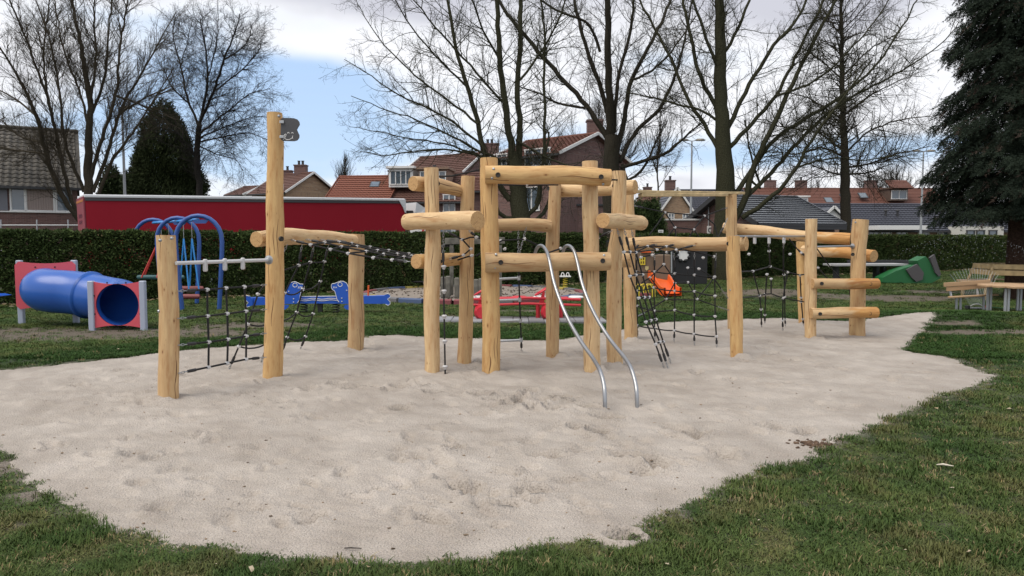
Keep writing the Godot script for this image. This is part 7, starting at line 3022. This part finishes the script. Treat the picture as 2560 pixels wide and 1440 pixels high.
func benches() -> void:
	# six sided bench round the spruce, with a back of two boards
	var c := on_y(2535, 745)
	var t := thing("ring_bench", "wooden six sided ring bench with two board back around the spruce", "bench", c)
	var nside := 6
	for k in nside:
		var a0 := TAU * k / nside + 0.62
		var a1 := TAU * (k + 1) / nside + 0.62
		for q in [[0.88, 0.62, 0.11], [0.72, 0.66, 0.11]]:
			var b := mb()
			b.bar(c + Vector3(cos(a0) * q[1] * 1.6, q[0], sin(a0) * q[1] * 1.6), c + Vector3(cos(a1) * q[1] * 1.6, q[0], sin(a1) * q[1] * 1.6), 0.03, 0.135)
			put("back_board", b, M.bench_wood, t)
		for r in [1.18, 1.33]:
			var b := mb()
			b.bar(c + Vector3(cos(a0) * r, 0.45, sin(a0) * r), c + Vector3(cos(a1) * r, 0.45, sin(a1) * r), 0.13, 0.035)
			put("seat_board", b, M.bench_brown, t)
		var l := mb()
		l.bar(c + Vector3(cos(a0) * 1.22, -0.05, sin(a0) * 1.22), c + Vector3(cos(a0) * 1.22, 0.43, sin(a0) * 1.22), 0.07, 0.07)
		l.bar(c + Vector3(cos(a0) * 1.12, 0.43, sin(a0) * 1.12), c + Vector3(cos(a0) * 0.95, 0.92, sin(a0) * 0.95), 0.06, 0.06)
		put("leg", l, M.bench_wood, t)
	# six sided table on zinc legs
	var d := 16.4
	var g := Vector3(at_d(2535, 700, d).x, 0, -d)
	t = thing("picnic_table", "brown six sided picnic table on galvanised legs beside ring bench", "table", g)
	var y := at_d(2535, 715, d).y
	var hexa := 0.66
	for k in 5:
		var z := -0.5 + 0.25 * k
		var hw := hexa - maxf(0.0, absf(z) - 0.12) * 0.62
		var b := mb()
		b.box(Vector3(g.x, y, g.z + z), Vector3(hw * 2.0, 0.045, 0.235))
		put("table_board", b, M.bench_brown, t)
	for q in [[-0.34, 0.3], [0.34, 0.3], [-0.34, -0.3], [0.34, -0.3]]:
		for s in [-0.035, 0.035]:
			var b := mb()
			b.bar(Vector3(g.x + q[0] + s, -0.1, g.z + q[1]), Vector3(g.x + q[0] + s, y - 0.02, g.z + q[1]), 0.035, 0.05)
			put("leg", b, M.zinc, t)
	# separate bench with a leaning back
	d = 16.9
	g = Vector3(at_d(2420, 700, d).x, 0, -d)
	t = thing("lean_back_bench", "small wooden bench with sloping two board back and zinc legs", "bench", g)
	for q in [[[2360, 712], [2475, 704], 0.0], [[2366, 723], [2477, 714], 0.03]]:
		var b := mb()
		b.bar(at_d(q[0][0], q[0][1], d + q[2] + 0.05), at_d(q[1][0], q[1][1], d + q[2] + 0.25), 0.035, 0.095)
		put("back_board", b, M.bench_brown, t)
	for s in [0.0, 0.14, 0.28]:
		var b := mb()
		b.bar(at_d(2374, 743, d - s + 0.1), at_d(2492, 737, d - s + 0.3), 0.12, 0.035)
		put("seat_board", b, M.bench_brown, t)
	for u in [2396, 2464]:
		for s in [-5, 5]:
			var b := mb()
			b.bar(at_d(u + s, 741, d), at_d(u + s, 790, d), 0.03, 0.05)
			put("leg", b, M.zinc, t)
		var b2 := mb()
		b2.bar(at_d(u - 18, 742, d + 0.1), at_d(u - 22, 722, d + 0.16), 0.03, 0.05)
		put("back_bracket", b2, M.zinc, t)


func sprinkler() -> void:
	var g := on_y(2442, 771)
	g.y = terrain(g.x, g.z)
	var t := thing("lawn_sprinkler", "small arched lawn sprinkler with red hose end on grassy mound", "sprinkler", g)
	var b := mb()
	b.bar(g + Vector3(-0.20, 0.03, 0.08), g + Vector3(0.16, 0.03, 0.08), 0.03, 0.03)
	b.bar(g + Vector3(-0.20, 0.03, -0.08), g + Vector3(0.16, 0.03, -0.08), 0.03, 0.03)
	put("base", b, M.zinc, t)
	b = mb()
	var pts := []
	var rr := []
	for k in 11:
		var f := k / 10.0
		pts.append(g + Vector3(-0.18 + 0.34 * f, 0.06 + 0.06 * sin(PI * f), 0))
		rr.append(0.014)
	b.tube(pts, rr, 8)
	put("spray_tube", b, M.white_plastic, t)
	b = mb()
	b.rod(g + Vector3(0.16, 0.06, 0), g + Vector3(0.32, 0.055, 0), 0.028, 10)
	put("hose_coupling", b, M.rod_red, t)
	b = mb()
	b.box(g + Vector3(-0.22, 0.05, 0), Vector3(0.06, 0.08, 0.12))
	put("end_block", b, M.dark_trim, t)
	b = mb()
	b.tube([g + Vector3(0.32, 0.05, 0), g + Vector3(0.7, 0.02, 0.05), g + Vector3(1.4, 0.02, -0.2), g + Vector3(2.6, 0.02, -0.1)], [0.012, 0.012, 0.012, 0.012], 6)
	put("hose", b, M.green_plastic, t)
	# water: a fan of jets that break into drops
	M.water = StandardMaterial3D.new()
	M.water.albedo_color = Color(0.92, 0.95, 0.97, 0.30)
	M.water.transparency = BaseMaterial3D.TRANSPARENCY_ALPHA
	M.water.roughness = 0.3
	var jets := mb()
	var xf := []
	for k in 17:
		var f := k / 16.0
		var p: Vector3 = g + Vector3(-0.16 + 0.30 * f, 0.08 + 0.05 * sin(PI * f), 0)
		var vx := lerpf(-2.3, 2.5, f) + 0.25
		var vy := 5.6 * (1.0 - 0.10 * pow(2.0 * f - 1.0, 2.0))
		var vz := -1.3
		var jp := []
		var jr := []
		for s in 12:
			var tm := s * 0.016
			jp.append(p + Vector3(vx * tm, vy * tm - 4.9 * tm * tm, vz * tm))
			jr.append(0.0032)
		jets.tube(jp, jr, 4)
		for s in 20:
			var tm := 0.17 + s * 0.036 + rng.randf_range(-0.006, 0.006)
			var q: Vector3 = p + Vector3(vx * tm, vy * tm - 4.9 * tm * tm, vz * tm) + Vector3(rng.randfn(), rng.randfn(), rng.randfn()) * 0.012 * (1.0 + tm)
			if q.y < g.y:
				continue
			var sc := rng.randf_range(0.5, 1.3)
			xf.append(Transform3D(Basis.from_scale(Vector3(sc, sc * rng.randf_range(1.2, 2.6), sc)), q - g))
	var wt := thing("water_spray", "fan of thin water jets breaking into drops above the sprinkler", "water", g)
	put("jets", jets, M.water, wt)
	var dr := mb()
	dr.ball(Vector3.ZERO, 0.0036, 5)
	many("drops", as_mesh(dr, M.water), xf, [], wt)


# scraps on the lawn: wood shavings, dry leaves, spilt sand, a twig
func litter() -> void:
	# tip of a blue board of another seesaw, mostly out of view
	var e := at_d(-30, 738, 17.4)
	var bs := thing("blue_board", "tip of a flat blue board on a black stem left of tunnel", "seesaw", Vector3(e.x, 0, e.z))
	var bb := mb()
	bb.slab(PackedVector2Array([Vector2(-0.5, 0.035), Vector2(0.30, 0.035), Vector2(0.46, 0.0), Vector2(0.30, -0.035), Vector2(-0.5, -0.035)]), 0.3, Transform3D(Basis.IDENTITY, e))
	put("board", bb, M.sheet_blue, bs)
	bb = mb()
	bb.rod(Vector3(e.x, -0.1, e.z), e, 0.05, 8)
	put("stem", bb, M.black, bs)
	var pale := lin(0.62, 0.56, 0.46, 0.9)
	for q in [[2362, 1165, 0.04, "pale curled wood shaving on the lawn right of the pit"]]:
		var g := on_y(q[0], q[1])
		g.y = terrain(g.x, g.z) + 0.02
		var b := mb()
		b.tube([g + Vector3(-0.06, 0.01, 0), g + Vector3(-0.02, 0.016, 0.012), g + Vector3(0.05, 0.006, 0.02)], [0.004, 0.009, 0.003], 5)
		tag(put("wood_shaving", b, pale, null, g), q[3], "shaving")
	# dry bits on the lawn and dark crumbs on the sand
	var lx := []
	var lc := []
	for k in 200:
		var d := 2.6 + 9.0 * pow(rng.randf(), 1.4)
		var x := rng.randf_range(-0.75, 0.75) * d
		var s := sand_in(x, -d)
		if s > -0.03:
			continue
		var sc := rng.randf_range(0.4, 1.3)
		lx.append(Transform3D(Basis.from_euler(Vector3(rng.randf_range(-0.4, 0.4), rng.randf() * TAU, rng.randf_range(-0.4, 0.4))).scaled(Vector3(sc, sc, sc * rng.randf_range(0.4, 1.0))), Vector3(x, lawn_y(x, -d, s) + 0.022, -d)))
		lc.append(Color(0.30, 0.22, 0.13).lerp(Color(0.52, 0.46, 0.36), rng.randf()))
	var bit := mb()
	bit.quad(Vector3(-0.016, 0, -0.007), Vector3(0.014, 0.004, -0.009), Vector3(0.018, 0, 0.008), Vector3(-0.012, 0.005, 0.007), Vector3.UP)
	tag(many("lawn_litter", as_mesh(bit, M.leaf), lx, lc), "dry leaf scraps and wood shavings strewn over the near lawn", "litter")
	lx = []
	lc = []
	for k in 300:
		var q := on_y(rng.randf_range(0, 2400), rng.randf_range(850, 1400))
		if sand_in(q.x, q.z) < 0.05:
			continue
		var sc := rng.randf_range(0.3, 0.9) * rng.randf_range(0.6, 1.4)
		lx.append(Transform3D(Basis.from_euler(Vector3(rng.randf(), rng.randf() * TAU, rng.randf())).scaled(Vector3(sc * rng.randf_range(1.0, 3.0), sc, sc)), Vector3(q.x, sand_y(q.x, q.z) + 0.004, q.z)))
		lc.append(Color(0.10, 0.075, 0.055).lerp(Color(0.32, 0.24, 0.17), rng.randf()))
	bit = mb()
	bit.box(Vector3.ZERO, Vector3(0.010, 0.006, 0.008), Basis.IDENTITY, 0.0)
	tag(many("sand_crumbs", as_mesh(bit, M.leaf), lx, lc), "small dark crumbs of bark scattered on the sand", "litter")
	var g := on_y(880, 1372)
	g.y = sand_y(g.x, g.z) + 0.005
	var b := mb()
	b.tube([g + Vector3(-0.04, 0.006, 0), g + Vector3(0.0, 0.012, 0.01), g + Vector3(0.05, 0.004, 0.0)], [0.003, 0.004, 0.002], 5)
	b.tube([g + Vector3(0.0, 0.012, 0.01), g + Vector3(0.03, 0.02, 0.03)], [0.003, 0.001], 5)
	tag(put("twig", b, M.twig, null, g), "small dark forked twig lying on the sand near the lawn", "twig")
	# dug up soil crumbs at the sand's edge
	g = on_y(2026, 1103)
	var xf := []
	var co := []
	for k in 90:
		var p := g + Vector3(rng.randfn() * 0.075, 0, rng.randfn() * 0.045)
		p.y = maxf(sand_y(p.x, p.z), lawn_y(p.x, p.z, sand_in(p.x, p.z))) + 0.004
		var s := rng.randf_range(0.4, 1.5)
		xf.append(Transform3D(Basis.from_euler(Vector3(rng.randf(), rng.randf() * TAU, rng.randf())).scaled(Vector3(s * 1.6, s, s)), p))
		co.append(Color(0.06, 0.04, 0.028).lerp(Color(0.15, 0.10, 0.07), rng.randf()))
	b = mb()
	b.box(Vector3.ZERO, Vector3(0.018, 0.012, 0.014), Basis.IDENTITY, 0.003)
	tag(many("soil_crumbs", as_mesh(b, M.leaf), xf, co), "dark soil crumbs and roots spilled over the sand edge", "soil")
